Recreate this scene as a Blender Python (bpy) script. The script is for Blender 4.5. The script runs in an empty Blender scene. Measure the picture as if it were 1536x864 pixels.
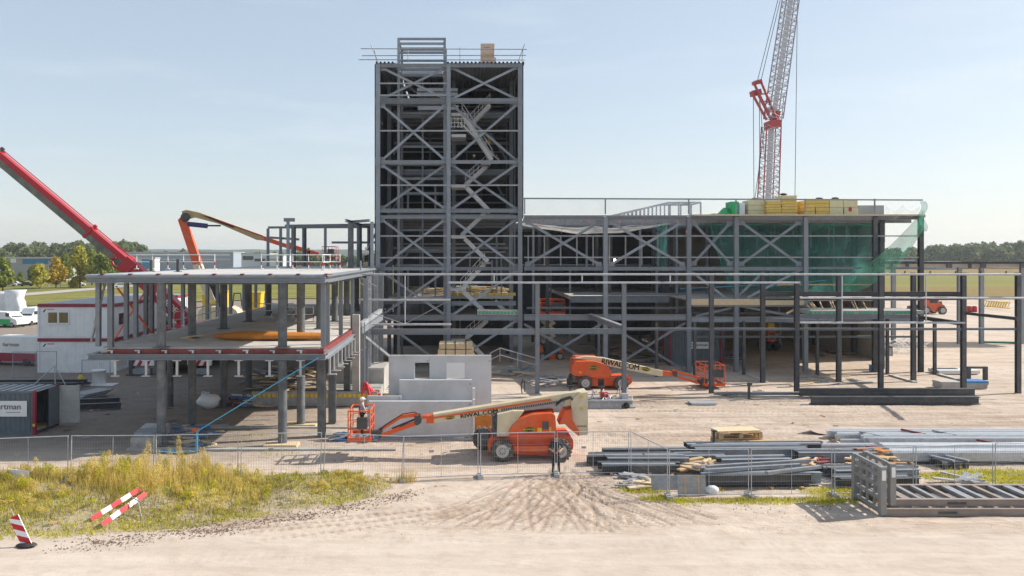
import bpy, math, random
import numpy as np
from mathutils import Vector as V, Matrix
random.seed(7); RNG = np.random.default_rng(7)
SC = bpy.context.scene; COL = SC.collection
R = math.radians
F, VX, VY, H = 1200.0, 695.0, 385.0, 9.8          # focal (px), vanishing point, camera height

def P(px, py, Y):                                  # a point at real distance Y
    return V(((px-VX)*Y/F, Y, H-(py-VY)*Y/F))
def XY(px, Y): return (px-VX)*Y/F
def G(px, py):
    Y = H*F/(py-VY); return V(((px-VX)*Y/F, Y, 0))
def v3(p): return p if isinstance(p, V) else V(p)

class MB:
    def __init__(s): s.v=[]; s.f=[]; s.m=[]; s.s=[]
    def add(s, vs, fs, mi=0, sm=False):
        o=len(s.v); s.v.extend(tuple(v) for v in vs)
        for f in fs: s.f.append(tuple(i+o for i in f)); s.m.append(mi); s.s.append(sm)
        return s
    def box(s, c, d, mi=0, rz=0, rx=0, ry=0):
        M = Matrix.Translation(v3(c)) @ Matrix.Rotation(rz,4,'Z') @ Matrix.Rotation(ry,4,'Y') @ Matrix.Rotation(rx,4,'X')
        x,y,z=d[0]/2,d[1]/2,d[2]/2
        vs=[M@V(p) for p in ((-x,-y,-z),(x,-y,-z),(x,y,-z),(-x,y,-z),(-x,-y,z),(x,-y,z),(x,y,z),(-x,y,z))]
        return s.add(vs, ((0,3,2,1),(4,5,6,7),(0,1,5,4),(1,2,6,5),(2,3,7,6),(3,0,4,7)), mi)
    def bb(s, x0,x1,y0,y1,z0,z1, mi=0):
        return s.box(((x0+x1)/2,(y0+y1)/2,(z0+z1)/2),(abs(x1-x0),abs(y1-y0),abs(z1-z0)),mi)
    def prof(s, p, q, poly, mi=0, up=(0,0,1)):
        p,q,up=v3(p),v3(q),v3(up); d=(q-p).normalized()
        if abs(d.dot(up))>.98: up=V((0,1,0)) if abs(d.y)<.9 else V((1,0,0))
        a=d.cross(up).normalized(); b=a.cross(d).normalized(); n=len(poly)
        vs=[p+a*u+b*w for u,w in poly]+[q+a*u+b*w for u,w in poly]
        fs=[(i,(i+1)%n,n+(i+1)%n,n+i) for i in range(n)]+[tuple(range(n))[::-1],tuple(range(n,2*n))]
        return s.add(vs,fs,mi)
    def bar(s, p, q, w, h=None, mi=0, up=(0,0,1)):
        h=w if h is None else h; return s.prof(p,q,((-w/2,-h/2),(w/2,-h/2),(w/2,h/2),(-w/2,h/2)),mi,up)
    def ib(s, p, q, h, b, t=.03, mi=0, up=(0,0,1)):
        w=t/2; H2,B=h/2,b/2
        return s.prof(p,q,((-B,-H2),(B,-H2),(B,-H2+t),(w,-H2+t),(w,H2-t),(B,H2-t),(B,H2),(-B,H2),(-B,H2-t),(-w,H2-t),(-w,-H2+t),(-B,-H2+t)),mi,up)
    def tube(s, p, q, r, n=6, r2=None, mi=0, sm=True):
        p,q=v3(p),v3(q); d=(q-p)
        if d.length<1e-6: return s
        d.normalize(); up=V((0,0,1)) if abs(d.z)<.95 else V((1,0,0)); a=d.cross(up).normalized(); b=a.cross(d); r2=r if r2 is None else r2
        vs=[]
        for c,rr in ((p,r),(q,r2)):
            vs+=[c+(a*math.cos(2*math.pi*i/n)+b*math.sin(2*math.pi*i/n))*rr for i in range(n)]
        s.add(vs,[(i,(i+1)%n,n+(i+1)%n,n+i) for i in range(n)],mi,sm)
        return s.add(vs,[tuple(range(n))[::-1],tuple(range(n,2*n))],mi,False)
    def path(s, pts, r, n=6, mi=0):
        for a,b in zip(pts,pts[1:]): s.tube(a,b,r,n,None,mi)
        return s
    def prism(s, poly, y0, y1, mi=0):              # polygon in XZ, thickness along Y
        n=len(poly); vs=[(x,y0,z) for x,z in poly]+[(x,y1,z) for x,z in poly]
        return s.add(vs,[(i,(i+1)%n,n+(i+1)%n,n+i) for i in range(n)]+[tuple(range(n))[::-1],tuple(range(n,2*n))],mi)
    def prismx(s, poly, x0, x1, mi=0):             # polygon in YZ, thickness along X
        n=len(poly); vs=[(x0,y,z) for y,z in poly]+[(x1,y,z) for y,z in poly]
        return s.add(vs,[(i,(i+1)%n,n+(i+1)%n,n+i) for i in range(n)]+[tuple(range(n))[::-1],tuple(range(n,2*n))],mi)
    def ell(s, c, r, nu=10, nv=6, mi=0, M=None):
        vs=[];c=v3(c)
        for j in range(nv+1):
            t=math.pi*j/nv
            for i in range(nu):
                a=2*math.pi*i/nu; p=V((r[0]*math.sin(t)*math.cos(a),r[1]*math.sin(t)*math.sin(a),r[2]*math.cos(t)))
                vs.append(c+((M@p) if M else p))
        return s.add(vs,[(j*nu+i,(j+1)*nu+i,(j+1)*nu+(i+1)%nu,j*nu+(i+1)%nu) for j in range(nv) for i in range(nu)],mi,True)
    def lathe(s, prof, axis='Z', c=(0,0,0), n=16, mi=0):   # prof: (r, h)
        vs=[];c=v3(c)
        for r,h in prof:
            for i in range(n):
                a=2*math.pi*i/n; x,y=r*math.cos(a),r*math.sin(a)
                vs.append(c+(V((x,y,h)) if axis=='Z' else V((x,h,y)) if axis=='Y' else V((h,x,y))))
        k=len(prof)
        s.add(vs,[(j*n+i,j*n+(i+1)%n,(j+1)*n+(i+1)%n,(j+1)*n+i) for j in range(k-1) for i in range(n)],mi,True)
        return s.add(vs,[tuple(range(n))[::-1],tuple(range((k-1)*n,k*n))],mi)
    def build(s, name, mats, parent=None, local=False, label=None, cat=None, group=None, kind=None):
        mats = mats if isinstance(mats,(list,tuple)) else [mats]
        if parent is not None: org = V((0,0,0)) if local else ORG[parent.name]
        elif local or not s.v: org=V((0,0,0))
        else:
            a=np.array(s.v); org=V(((a[:,0].min()+a[:,0].max())/2,(a[:,1].min()+a[:,1].max())/2,a[:,2].min()))
        me=bpy.data.meshes.new(name)
        me.from_pydata([(v[0]-org.x,v[1]-org.y,v[2]-org.z) for v in s.v],[],s.f)
        for m in mats: me.materials.append(m)
        me.polygons.foreach_set('material_index',s.m); me.polygons.foreach_set('use_smooth',s.s)
        me.update()
        o=bpy.data.objects.new(name,me); COL.objects.link(o)
        if parent is not None: o.parent=parent; ORG[o.name]=ORG.get(parent.name,V((0,0,0)))
        else: o.location=org; ORG[o.name]=org
        return tag(o,label,cat,group,kind)
ORG={}
def tag(o, label=None, cat=None, group=None, kind=None):
    if label: o['label']=label
    if cat: o['category']=cat
    if group: o['group']=group
    if kind: o['kind']=kind
    return o
def thing(name, label, cat, loc=(0,0,0), rz=0, group=None):
    o=bpy.data.objects.new(name,None); COL.objects.link(o); o.location=loc; o.rotation_euler=(0,0,rz)
    o.empty_display_size=.3; ORG[o.name]=V(loc)
    return tag(o,label,cat,group)
def kids(o): return [c for c in bpy.data.objects if c.parent==o]
def dup(o, loc=None, rz=None, label=None, group=None, scale=None, parent=None):
    c=o.copy(); COL.objects.link(c)
    if parent is not None: c.parent=parent
    if loc is not None: c.location=loc
    if rz is not None: c.rotation_euler=(c.rotation_euler[0],c.rotation_euler[1],rz)
    if label: c['label']=label
    if group: c['group']=group
    if scale: c.scale=scale
    for k in kids(o): dup(k,parent=c)
    return c
def text_mesh(body, size, depth=.01):
    cu=bpy.data.curves.new('lettering','FONT'); cu.body=body; cu.size=size; cu.extrude=depth; cu.align_x='CENTER'; cu.align_y='CENTER'
    cu.resolution_u=3
    o=bpy.data.objects.new('lettering_source',cu); COL.objects.link(o)
    dg=bpy.context.evaluated_depsgraph_get(); me=bpy.data.meshes.new_from_object(o.evaluated_get(dg))
    vs=[v.co.copy() for v in me.vertices]; fs=[tuple(p.vertices) for p in me.polygons]
    bpy.data.objects.remove(o); bpy.data.curves.remove(cu); bpy.data.meshes.remove(me)
    return vs,fs
def text(mb, body, size, M, mi=0, bold=0, sx=1.0):
    vs,fs=text_mesh(body,size)
    offs=[0] if not bold else [-bold,0,bold]
    for k,o in enumerate(offs): mb.add([M@V((v.x*sx+o,v.y,v.z+k*.002)) for v in vs],fs,mi)
    return mb
def face_front(loc, rot=0, flip=False):            # text in XZ plane that reads from -Y; rot tilts it
    return Matrix.Translation(v3(loc)) @ Matrix.Rotation(-rot if flip else rot,4,'Y') @ Matrix.Rotation(R(90),4,'X')

# ---------------------------------------------------------------- materials
def nd(nt,t,**k):
    n=nt.nodes.new(t)
    for a,b in k.items(): setattr(n,a,b)
    return n
MATS={}
def mat(name, col, rough=.6, metal=0., var=.12, scale=3., bump=0., bscale=20., dirt=None, spec=.4, aniso=(1,1,1), island=0., dirt_amt=.35, objvar=0.):
    m=bpy.data.materials.new(name); m.use_nodes=True; nt=m.node_tree; b=nt.nodes['Principled BSDF']; L=nt.links.new
    b.inputs['Roughness'].default_value=rough; b.inputs['Metallic'].default_value=metal; b.inputs['Specular IOR Level'].default_value=spec
    geo=nd(nt,'ShaderNodeNewGeometry'); mp=nd(nt,'ShaderNodeMapping'); mp.inputs['Scale'].default_value=aniso
    L(geo.outputs['Position'],mp.inputs['Vector'])
    n1=nd(nt,'ShaderNodeTexNoise'); n1.inputs['Scale'].default_value=scale; n1.inputs['Detail'].default_value=6; n1.inputs['Roughness'].default_value=.65
    L(mp.outputs[0],n1.inputs['Vector'])
    cr=nd(nt,'ShaderNodeValToRGB'); e=cr.color_ramp.elements
    e[0].position=.3; e[1].position=.7
    e[0].color=(*[max(0,c*(1-var)) for c in col],1); e[1].color=(*[min(1,c*(1+var)) for c in col],1)
    L(n1.outputs['Fac'],cr.inputs['Fac']); out=cr.outputs['Color']
    if dirt:
        n2=nd(nt,'ShaderNodeTexNoise'); n2.inputs['Scale'].default_value=scale*.45+.3; n2.inputs['Detail'].default_value=8; n2.inputs['Roughness'].default_value=.75
        L(geo.outputs['Position'],n2.inputs['Vector'])
        r2=nd(nt,'ShaderNodeValToRGB'); r2.color_ramp.elements[0].position=.45; r2.color_ramp.elements[1].position=.75
        r2.color_ramp.elements[1].color=(dirt_amt*2,)*3+(1,)
        L(n2.outputs['Fac'],r2.inputs['Fac'])
        mx=nd(nt,'ShaderNodeMixRGB'); L(r2.outputs[0],mx.inputs['Fac']); L(out,mx.inputs['Color1']); mx.inputs['Color2'].default_value=(*dirt,1); out=mx.outputs[0]
    if island:
        hs=nd(nt,'ShaderNodeHueSaturation'); mr=nd(nt,'ShaderNodeMapRange'); mr.inputs['To Min'].default_value=1-island; mr.inputs['To Max'].default_value=1+island
        L(geo.outputs['Random Per Island'],mr.inputs['Value']); L(mr.outputs[0],hs.inputs['Value']); L(out,hs.inputs['Color']); out=hs.outputs[0]
    if objvar:
        oi=nd(nt,'ShaderNodeObjectInfo'); hs=nd(nt,'ShaderNodeHueSaturation'); mr=nd(nt,'ShaderNodeMapRange'); mr.inputs['To Min'].default_value=1-objvar; mr.inputs['To Max'].default_value=1+objvar
        L(oi.outputs['Random'],mr.inputs['Value']); L(mr.outputs[0],hs.inputs['Value']); L(out,hs.inputs['Color']); out=hs.outputs[0]
    L(out,b.inputs['Base Color'])
    if bump:
        n3=nd(nt,'ShaderNodeTexNoise'); n3.inputs['Scale'].default_value=bscale; n3.inputs['Detail'].default_value=5; L(mp.outputs[0],n3.inputs['Vector'])
        bp=nd(nt,'ShaderNodeBump'); bp.inputs['Strength'].default_value=bump; bp.inputs['Distance'].default_value=.05
        L(n3.outputs['Fac'],bp.inputs['Height']); L(bp.outputs[0],b.inputs['Normal'])
    MATS[name]=m; return m
SAND=(.46,.36,.28)
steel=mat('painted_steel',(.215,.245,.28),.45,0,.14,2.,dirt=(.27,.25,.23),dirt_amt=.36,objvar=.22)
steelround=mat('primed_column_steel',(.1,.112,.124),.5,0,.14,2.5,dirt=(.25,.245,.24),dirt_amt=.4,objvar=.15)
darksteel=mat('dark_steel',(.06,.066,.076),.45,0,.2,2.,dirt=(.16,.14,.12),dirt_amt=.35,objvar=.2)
galv=mat('galvanised_steel',(.5,.52,.55),.42,.35,.14,5.,dirt=(.33,.33,.33))
purlinm=mat('bright_purlin_zinc',(.68,.69,.7),.45,.08,.06,4.,dirt=(.5,.5,.5),dirt_amt=.2)
galvdull=mat('weathered_galvanised',(.34,.35,.37),.5,.3,.18,5.,dirt=(.22,.2,.18))
concrete=mat('concrete',(.4,.385,.36),.9,0,.14,.9,.3,18,dirt=(.27,.25,.23))
panelgrey=mat('precast_concrete',(.56,.57,.58),.85,0,.07,.7,.12,30,dirt=(.38,.37,.35),dirt_amt=.36)
slabmat=mat('screed_concrete',(.54,.51,.47),.9,0,.16,.5,.2,14,dirt=(.27,.25,.22))
stairgrey=mat('pale_stair_steel',(.62,.63,.64),.5,.05,.1,3.,dirt=(.4,.4,.4),dirt_amt=.2)
white=mat('white_paint',(.74,.74,.73),.45,0,.05,2.,dirt=(.5,.48,.45),dirt_amt=.2)
bracketm=mat('pale_bracket_paint',(.5,.5,.5),.5,0,.08,2.)
tancream=mat('tan_lift_paint',(.5,.37,.17),.45,0,.1,2.,dirt=(.36,.27,.13),dirt_amt=.3)
cabin=mat('cabin_panel',(.76,.77,.77),.45,0,.05,1.2,dirt=(.45,.44,.43),dirt_amt=.2)
redpaint=mat('red_paint',(.45,.016,.026),.35,0,.12,2.,dirt=(.3,.1,.09),dirt_amt=.15)
wine=mat('wine_red_paint',(.27,.02,.05),.45,0,.12,2.,dirt=(.2,.08,.08),dirt_amt=.2)
primer=mat('red_primer',(.2,.038,.04),.6,0,.15,3.,dirt=(.25,.13,.11))
orange=mat('orange_lift_paint',(.74,.1,.02),.4,0,.1,2.5,dirt=(.5,.22,.12),dirt_amt=.34)
cream=mat('cream_lift_paint',(.68,.585,.4),.42,0,.08,2.,dirt=(.44,.36,.26),dirt_amt=.34)
black=mat('black_rubber',(.02,.02,.021),.75,0,.2,6.,.2,40,dirt=(.16,.13,.1),dirt_amt=.35)
tyremat=mat('dusty_tyre',(.07,.063,.058),.9,0,.25,8.,.3,40,dirt=(.3,.25,.2),dirt_amt=.5)
rimmat=mat('dusty_wheel_rim',(.5,.48,.46),.55,0,.15,6.,dirt=(.33,.27,.22))
darkclad=mat('dark_cladding',(.06,.072,.09),.65,0,.25,1.5,dirt=(.075,.075,.075))
greywall=mat('grey_inner_wall',(.46,.43,.4),.85,0,.1,.9,dirt=(.3,.28,.25))
deckmat=mat('roof_deck_sheet',(.27,.3,.335),.5,.2,.12,1.,dirt=(.13,.13,.13))
wood=mat('pine_wood',(.58,.4,.22),.75,0,.2,5.,.15,30,dirt=(.42,.29,.17))
woodpale=mat('pale_wood',(.66,.52,.33),.75,0,.15,5.,dirt=(.5,.38,.24))
rust=mat('rusty_orange_sheet',(.52,.2,.035),.65,0,.2,3.,.15,10,dirt=(.38,.13,.03))
yellow=mat('yellow_paint',(.75,.5,.02),.45,0,.1,3.,dirt=(.45,.3,.1))
pinkpack=mat('pinkish_pack',(.62,.43,.33),.7,0,.08,3.)
yellowfoam=mat('yellow_insulation',(.72,.5,.13),.8,0,.1,3.,dirt=(.6,.42,.16))
palefoam=mat('pale_insulation',(.68,.61,.37),.8,0,.07,3.)
greenpaint=mat('green_pack',(.03,.42,.14),.5,0,.15,3.)
greenspot=mat('green_edge_former',(.04,.45,.22),.6,0,.15,3.)
bluestrap=mat('blue_strap',(.09,.38,.56),.6,0,.15,8.)
bluestuff=mat('blue_plastic',(.05,.2,.45),.5,0,.2,5.)
plastic=mat('white_plastic_wrap',(.72,.73,.74),.35,0,.1,2.,.5,3)
skin=mat('skin',(.5,.3,.2),.6,0,.05,8.)
shirtdark=mat('dark_shirt',(.022,.023,.028),.85,0,.25,9.)
trouserdark=mat('dark_trousers',(.018,.02,.028),.85,0,.25,9.)
shirtgrey=mat('grey_shirt',(.33,.36,.4),.85,0,.15,9.)
shirtwhite=mat('white_shirt',(.7,.7,.69),.85,0,.08,9.)
hairmat=mat('dark_hair',(.05,.035,.025),.7,0,.2,20.)
helmetmat=mat('white_helmet',(.78,.76,.66),.35,0,.03,5.)
bootmat=mat('work_boots',(.05,.04,.03),.8,0,.2,9.)
glassdark=mat('dark_glass',(.03,.036,.042),.12,0,.2,2.,spec=.7)
brownglass=mat('blind_behind_glass',(.17,.13,.055),.25,0,.25,3.)
signwhite=mat('sign_white',(.8,.8,.8),.4,0,.02,3.)
signred=mat('sign_red',(.5,.018,.03),.4,0,.06,3.)
inkblack=mat('black_lettering',(.015,.015,.017),.5,0,.05,3.)
inkgrey=mat('grey_lettering',(.13,.13,.14),.5,0,.05,3.)
yellowlogo=mat('yellow_logo',(.85,.66,.03),.45,0,.03,3.)
blackstripe=mat('black_logo',(.015,.014,.012),.4,0,.05,3.)
contgrey=mat('container_blue_grey',(.12,.15,.175),.5,0,.12,1.5,dirt=(.2,.2,.2),dirt_amt=.25)
contdoor=mat('container_inner_door',(.5,.51,.5),.5,0,.1,1.5,dirt=(.35,.34,.33))
rednet=mat('red_hose',(.62,.05,.06),.5,0,.1,5.)
bluesteel=mat('blue_cylinder',(.05,.06,.17),.4,.2,.1,5.)
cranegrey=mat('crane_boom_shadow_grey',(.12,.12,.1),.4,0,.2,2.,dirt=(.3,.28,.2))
def net_mat(name, col, alpha, trans=.4):
    m=bpy.data.materials.new(name); m.use_nodes=True; nt=m.node_tree; L=nt.links.new; b=nt.nodes['Principled BSDF']; out=nt.nodes['Material Output']
    b.inputs['Roughness'].default_value=.8
    geo=nd(nt,'ShaderNodeNewGeometry'); n=nd(nt,'ShaderNodeTexNoise'); n.inputs['Scale'].default_value=.9; n.inputs['Detail'].default_value=7; L(geo.outputs['Position'],n.inputs['Vector'])
    cr=nd(nt,'ShaderNodeValToRGB'); e=cr.color_ramp.elements; e[0].position=.35; e[1].position=.7
    e[0].color=(*[c*.8 for c in col],1); e[1].color=(*[min(1,c*1.2) for c in col],1); L(n.outputs['Fac'],cr.inputs['Fac']); L(cr.outputs[0],b.inputs['Base Color'])
    tl=nd(nt,'ShaderNodeBsdfTranslucent'); L(cr.outputs[0],tl.inputs['Color']); mx=nd(nt,'ShaderNodeMixShader'); mx.inputs[0].default_value=trans
    L(b.outputs[0],mx.inputs[1]); L(tl.outputs[0],mx.inputs[2])
    tr=nd(nt,'ShaderNodeBsdfTransparent'); m2=nd(nt,'ShaderNodeMixShader')
    mr=nd(nt,'ShaderNodeMapRange'); mr.inputs['From Min'].default_value=.3; mr.inputs['From Max'].default_value=.7; mr.inputs['To Min'].default_value=alpha*.82; mr.inputs['To Max'].default_value=min(1,alpha*1.18)
    L(n.outputs['Fac'],mr.inputs['Value']); L(mr.outputs[0],m2.inputs[0]); L(tr.outputs[0],m2.inputs[1]); L(mx.outputs[0],m2.inputs[2]); L(m2.outputs[0],out.inputs['Surface'])
    return m
greennet=net_mat('green_safety_net',(.1,.34,.3),.5)
palenet=net_mat('pale_mesh_net',(.75,.76,.78),.22)
greynet=net_mat('grey_safety_net',(.55,.54,.52),.6)
def leaf_mat(name, c1, c2, trans=.35):
    m=bpy.data.materials.new(name); m.use_nodes=True; nt=m.node_tree; L=nt.links.new; b=nt.nodes['Principled BSDF']; out=nt.nodes['Material Output']
    b.inputs['Roughness'].default_value=.7; b.inputs['Specular IOR Level'].default_value=.2
    geo=nd(nt,'ShaderNodeNewGeometry'); n=nd(nt,'ShaderNodeTexNoise'); n.inputs['Scale'].default_value=.5; n.inputs['Detail'].default_value=3; L(geo.outputs['Position'],n.inputs['Vector'])
    ad=nd(nt,'ShaderNodeMath',operation='ADD'); ad.inputs[1].default_value=-.5; L(n.outputs['Fac'],ad.inputs[0])
    a2=nd(nt,'ShaderNodeMath',operation='MULTIPLY_ADD'); L(ad.outputs[0],a2.inputs[0]); a2.inputs[1].default_value=1.6; L(geo.outputs['Random Per Island'],a2.inputs[2])
    cr=nd(nt,'ShaderNodeValToRGB'); e=cr.color_ramp.elements; e[0].color=(*c1,1); e[1].color=(*c2,1); L(a2.outputs[0],cr.inputs['Fac']); L(cr.outputs[0],b.inputs['Base Color'])
    tl=nd(nt,'ShaderNodeBsdfTranslucent'); L(cr.outputs[0],tl.inputs['Color']); mx=nd(nt,'ShaderNodeMixShader'); mx.inputs[0].default_value=trans
    L(b.outputs[0],mx.inputs[1]); L(tl.outputs[0],mx.inputs[2]); L(mx.outputs[0],out.inputs['Surface'])
    return m
# ---------------------------------------------------------------- camera, light
cam=bpy.data.cameras.new('camera'); co=bpy.data.objects.new('camera',cam); COL.objects.link(co)
co.location=(0,0,H); co.rotation_euler=(R(90),0,0); cam.sensor_width=36; cam.lens=36*F/1536
cam.shift_x=(768-VX)/1536; cam.shift_y=-(432-VY)/1536; cam.clip_end=12000; cam.clip_start=.5
SC.camera=co
SUN_EL, SUN_AZ = 35.0, 76.0                         # azimuth clockwise from +Y
w=bpy.data.worlds.new('World'); SC.world=w; w.use_nodes=True; nt=w.node_tree
bg=nt.nodes['Background']; sky=nt.nodes.new('ShaderNodeTexSky'); sky.sky_type='NISHITA'; sky.sun_disc=False
sky.sun_elevation=R(SUN_EL); sky.sun_rotation=R(SUN_AZ); sky.air_density=1.0; sky.dust_density=0.8; sky.ozone_density=2.6; sky.altitude=0
hsv=nt.nodes.new('ShaderNodeHueSaturation'); hsv.inputs['Saturation'].default_value=1.02; gm=nt.nodes.new('ShaderNodeGamma'); gm.inputs['Gamma'].default_value=.45; nt.links.new(sky.outputs[0],gm.inputs['Color']); nt.links.new(gm.outputs[0],hsv.inputs['Color']); 
tc=nt.nodes.new('ShaderNodeTexCoord'); mpp=nt.nodes.new('ShaderNodeMapping'); mpp.inputs['Scale'].default_value=(2.2,2.2,13); nz=nt.nodes.new('ShaderNodeTexNoise'); nz.inputs['Scale'].default_value=1.4; nz.inputs['Detail'].default_value=7; nz.inputs['Roughness'].default_value=.6
nt.links.new(tc.outputs['Generated'],mpp.inputs[0]); nt.links.new(mpp.outputs[0],nz.inputs[0]); cr=nt.nodes.new('ShaderNodeValToRGB'); cr.color_ramp.elements[0].position=.52; cr.color_ramp.elements[1].position=.78; cr.color_ramp.elements[1].color=(.16,.16,.16,1)
nt.links.new(nz.outputs['Fac'],cr.inputs[0]); cmx=nt.nodes.new('ShaderNodeMixRGB'); cmx.blend_type='SCREEN'; nt.links.new(cr.outputs[0],cmx.inputs[0]); nt.links.new(hsv.outputs[0],cmx.inputs[1]); cmx.inputs[2].default_value=(3,3,3,1); cmx.blend_type='MIX'
nt.links.new(cmx.outputs[0],bg.inputs['Color']); bg.inputs['Strength'].default_value=.15
sd=V((math.cos(R(SUN_EL))*math.sin(R(SUN_AZ)),math.cos(R(SUN_EL))*math.cos(R(SUN_AZ)),math.sin(R(SUN_EL))))
sl=bpy.data.lights.new('sun','SUN'); sl.energy=2.5; sl.angle=R(.6); sl.color=(1,.94,.85)
so=bpy.data.objects.new('sun',sl); COL.objects.link(so); so.rotation_euler=sd.to_track_quat('Z','Y').to_euler(); so.location=(60,40,60)
SC.view_settings.view_transform='Standard'; SC.view_settings.look='None'; SC.view_settings.exposure=1.42; SC.view_settings.gamma=1
SC.cycles.max_bounces=6; SC.cycles.transparent_max_bounces=16; SC.cycles.use_denoising=True

# ---------------------------------------------------------------- terrain
def hash2(ix,iy):
    h=np.sin(ix*127.1+iy*311.7)*43758.5453; return h-np.floor(h)
def vnoise(x,y):
    x=np.asarray(x,float); y=np.asarray(y,float)
    ix,iy=np.floor(x),np.floor(y); fx,fy=x-ix,y-iy; fx=fx*fx*(3-2*fx); fy=fy*fy*(3-2*fy)
    a=hash2(ix,iy); b=hash2(ix+1,iy); c=hash2(ix,iy+1); d=hash2(ix+1,iy+1)
    return (a*(1-fx)+b*fx)*(1-fy)+(c*(1-fx)+d*fx)*fy
def fbm(x,y,o=4):
    r=0;a=.5
    for k in range(o): r=r+a*(vnoise(x*2**k+13*k,y*2**k+7*k)-.5); a*=.5
    return r
def sst(a,b,x):
    t=np.clip((np.asarray(x,float)-a)/(b-a),0,1); return t*t*(3-2*t)
def EDGE(x):
    u=np.maximum(np.asarray(x,float)+12.4,-1.5); return 27.4+.24*u+.03*u*u
def mound(x,y):
    edge=EDGE(x)+1.2+1.0*fbm(x*.3,y*0+3,3)
    m=sst(edge,edge+2.6,y)*(1-sst(33.8,36.4,y))*(1-sst(-4.8,-2.2,x+.3*(y-33)))
    return m*(.45+.6*fbm(x*.35,y*.35,3))
RUTS=[]
rr=random.Random(5)
for k in range(95):                                  # ruts fanning out of the gate
    a=rr.uniform(-1,1); x0=4.2+rr.uniform(-1.5,1.5); y0=36.2+rr.uniform(-1.2,1.5)
    x1=4.0+a*5.5+rr.uniform(-.5,.5); y1=28.1+rr.uniform(0,1.8)+abs(a)*1.2
    bend=rr.uniform(-.5,.5)+a*1.0
    pts=[(x0+(x1-x0)*t**1.5+bend*math.sin(math.pi*t)*.5, y0+(y1-y0)*t) for t in np.linspace(rr.uniform(0,.35),1,12)]
    RUTS.append((pts,rr.uniform(.03,.085),rr.uniform(.012,.04),0))
for (a,b,c) in (((2.6,33.2),(-1.5,30.6),(-9,28.4)),((3.2,32.6),(-.5,29.9),(-7,27.7)),((1.8,31.8),(-3.5,29.3),(-12,27.3)),((-1,31.3),(-4,30.1),(-12,28.6))):
    pts=[((1-t)**2*a[0]+2*t*(1-t)*b[0]+t*t*c[0],(1-t)**2*a[1]+2*t*(1-t)*b[1]+t*t*c[1]) for t in np.linspace(0,1,24)]
    RUTS.append((pts,.15,.026,1))
for k in range(80):                                  # machine tracks across the yard
    y0=rr.uniform(36,54); x0=rr.uniform(4,34); ln=rr.uniform(6,18); dy=rr.uniform(-1.4,1.4)
    pts=[(x0+ln*t,y0+dy*t+rr.uniform(-.05,.05)) for t in np.linspace(0,1,9)]
    for off in (0,rr.choice((1.9,2.2))): RUTS.append(([(x,y+off) for x,y in pts],.2,rr.uniform(.01,.026),rr.choice((0,1,1))))
for k in range(6):                                  # long tracks on the haul road
    y0=rr.uniform(24.5,28.4); pts=[(x,y0+.25*math.sin(x*.08+k)) for x in np.linspace(-24,30,30)]
    RUTS.append((pts,.22,rr.uniform(.006,.012),0))
for (x0,y0,x1,y1) in ((-9,25.6,-4.5,26.2),(-9,26.0,-4.5,26.6),(-6,28.0,3,27.4),(5,27.0,17,26.3),(6,27.5,18,26.8),(-16,26.2,-10,26.6),(10,25.4,20,25.0)):
    RUTS.append(([(x0+(x1-x0)*t,y0+(y1-y0)*t+.08*math.sin(t*5)) for t in np.linspace(0,1,12)],.14,.014,1))
def make_axis(segs):
    out=[]
    for a,b,st in segs: out+=list(np.arange(a,b-1e-6,st))
    out.append(segs[-1][1]); return np.array(out)
xs=make_axis([(-9000,-1000,800),(-1000,-200,80),(-200,-60,10),(-60,-26,1.5),(-26,-12,.25),(-12,14,.1),(14,40,.16),(40,80,1.5),(80,300,10),(300,1200,90),(1200,9000,780)])
ys=make_axis([(-60,18,6),(18,23,.8),(23,27.5,.12),(27.5,37,.07),(37,56,.16),(56,120,1.2),(120,400,12),(400,1500,90),(1500,9600,810)])
GX,GY=np.meshgrid(xs,ys)
near=sst(130,90,GY) if False else (1-sst(90,130,GY))
GZ=near*(.10*fbm(GX*.25,GY*.25,4)+.05*fbm(GX*1.3,GY*1.8,4))
road=1-sst(28.0,29.2,GY+.03*GX)
GZ=GZ*(1-.75*road)
GZ=GZ+near*(1-.8*road)*(.022*fbm(GX*3.1,GY*3.7,3)+.022*fbm(GX*7.3,GY*8.1,2))
RUT=np.zeros_like(GZ)
for pts,wd,dp,tread in RUTS:
    pa=np.array(pts); x0,x1,y0,y1=pa[:,0].min()-.8,pa[:,0].max()+.8,pa[:,1].min()-.8,pa[:,1].max()+.8
    i0,i1=np.searchsorted(xs,(x0,x1)); j0,j1=np.searchsorted(ys,(y0,y1))
    if i1<=i0 or j1<=j0: continue
    sx,sy=GX[j0:j1,i0:i1],GY[j0:j1,i0:i1]; best=np.full(sx.shape,9.); arc=np.zeros(sx.shape); acc=0
    for (ax,ay),(bx,by) in zip(pts,pts[1:]):
        dx,dy=bx-ax,by-ay; l2=dx*dx+dy*dy; t=np.clip(((sx-ax)*dx+(sy-ay)*dy)/l2,0,1); d=np.hypot(sx-ax-t*dx,sy-ay-t*dy)
        u=d<best; best=np.where(u,d,best); arc=np.where(u,acc+t*math.sqrt(l2),arc); acc+=math.sqrt(l2)
    g=np.exp(-(best/wd)**2); sh=np.exp(-((best-wd*1.7)/(wd*.7))**2)
    if tread: g=g*(.6+.4*np.sign(np.sin(arc*2*math.pi/.34)))
    fade=1
    GZ[j0:j1,i0:i1]+=(-dp*g+.35*dp*sh); RUT[j0:j1,i0:i1]=np.maximum(RUT[j0:j1,i0:i1],g*min(1,dp/.03))
GZ+=mound(GX,GY)*1.0
TURF=np.clip(sst(.3,1.6,GY-EDGE(GX)+1.0*fbm(GX*.7,GY*.8,4))*(1-sst(34.4,36.2,GY))*(1-sst(-4.4,-2.0,GX))*(.75+1.2*fbm(GX*.5,GY*.6,3)),0,1)
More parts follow.
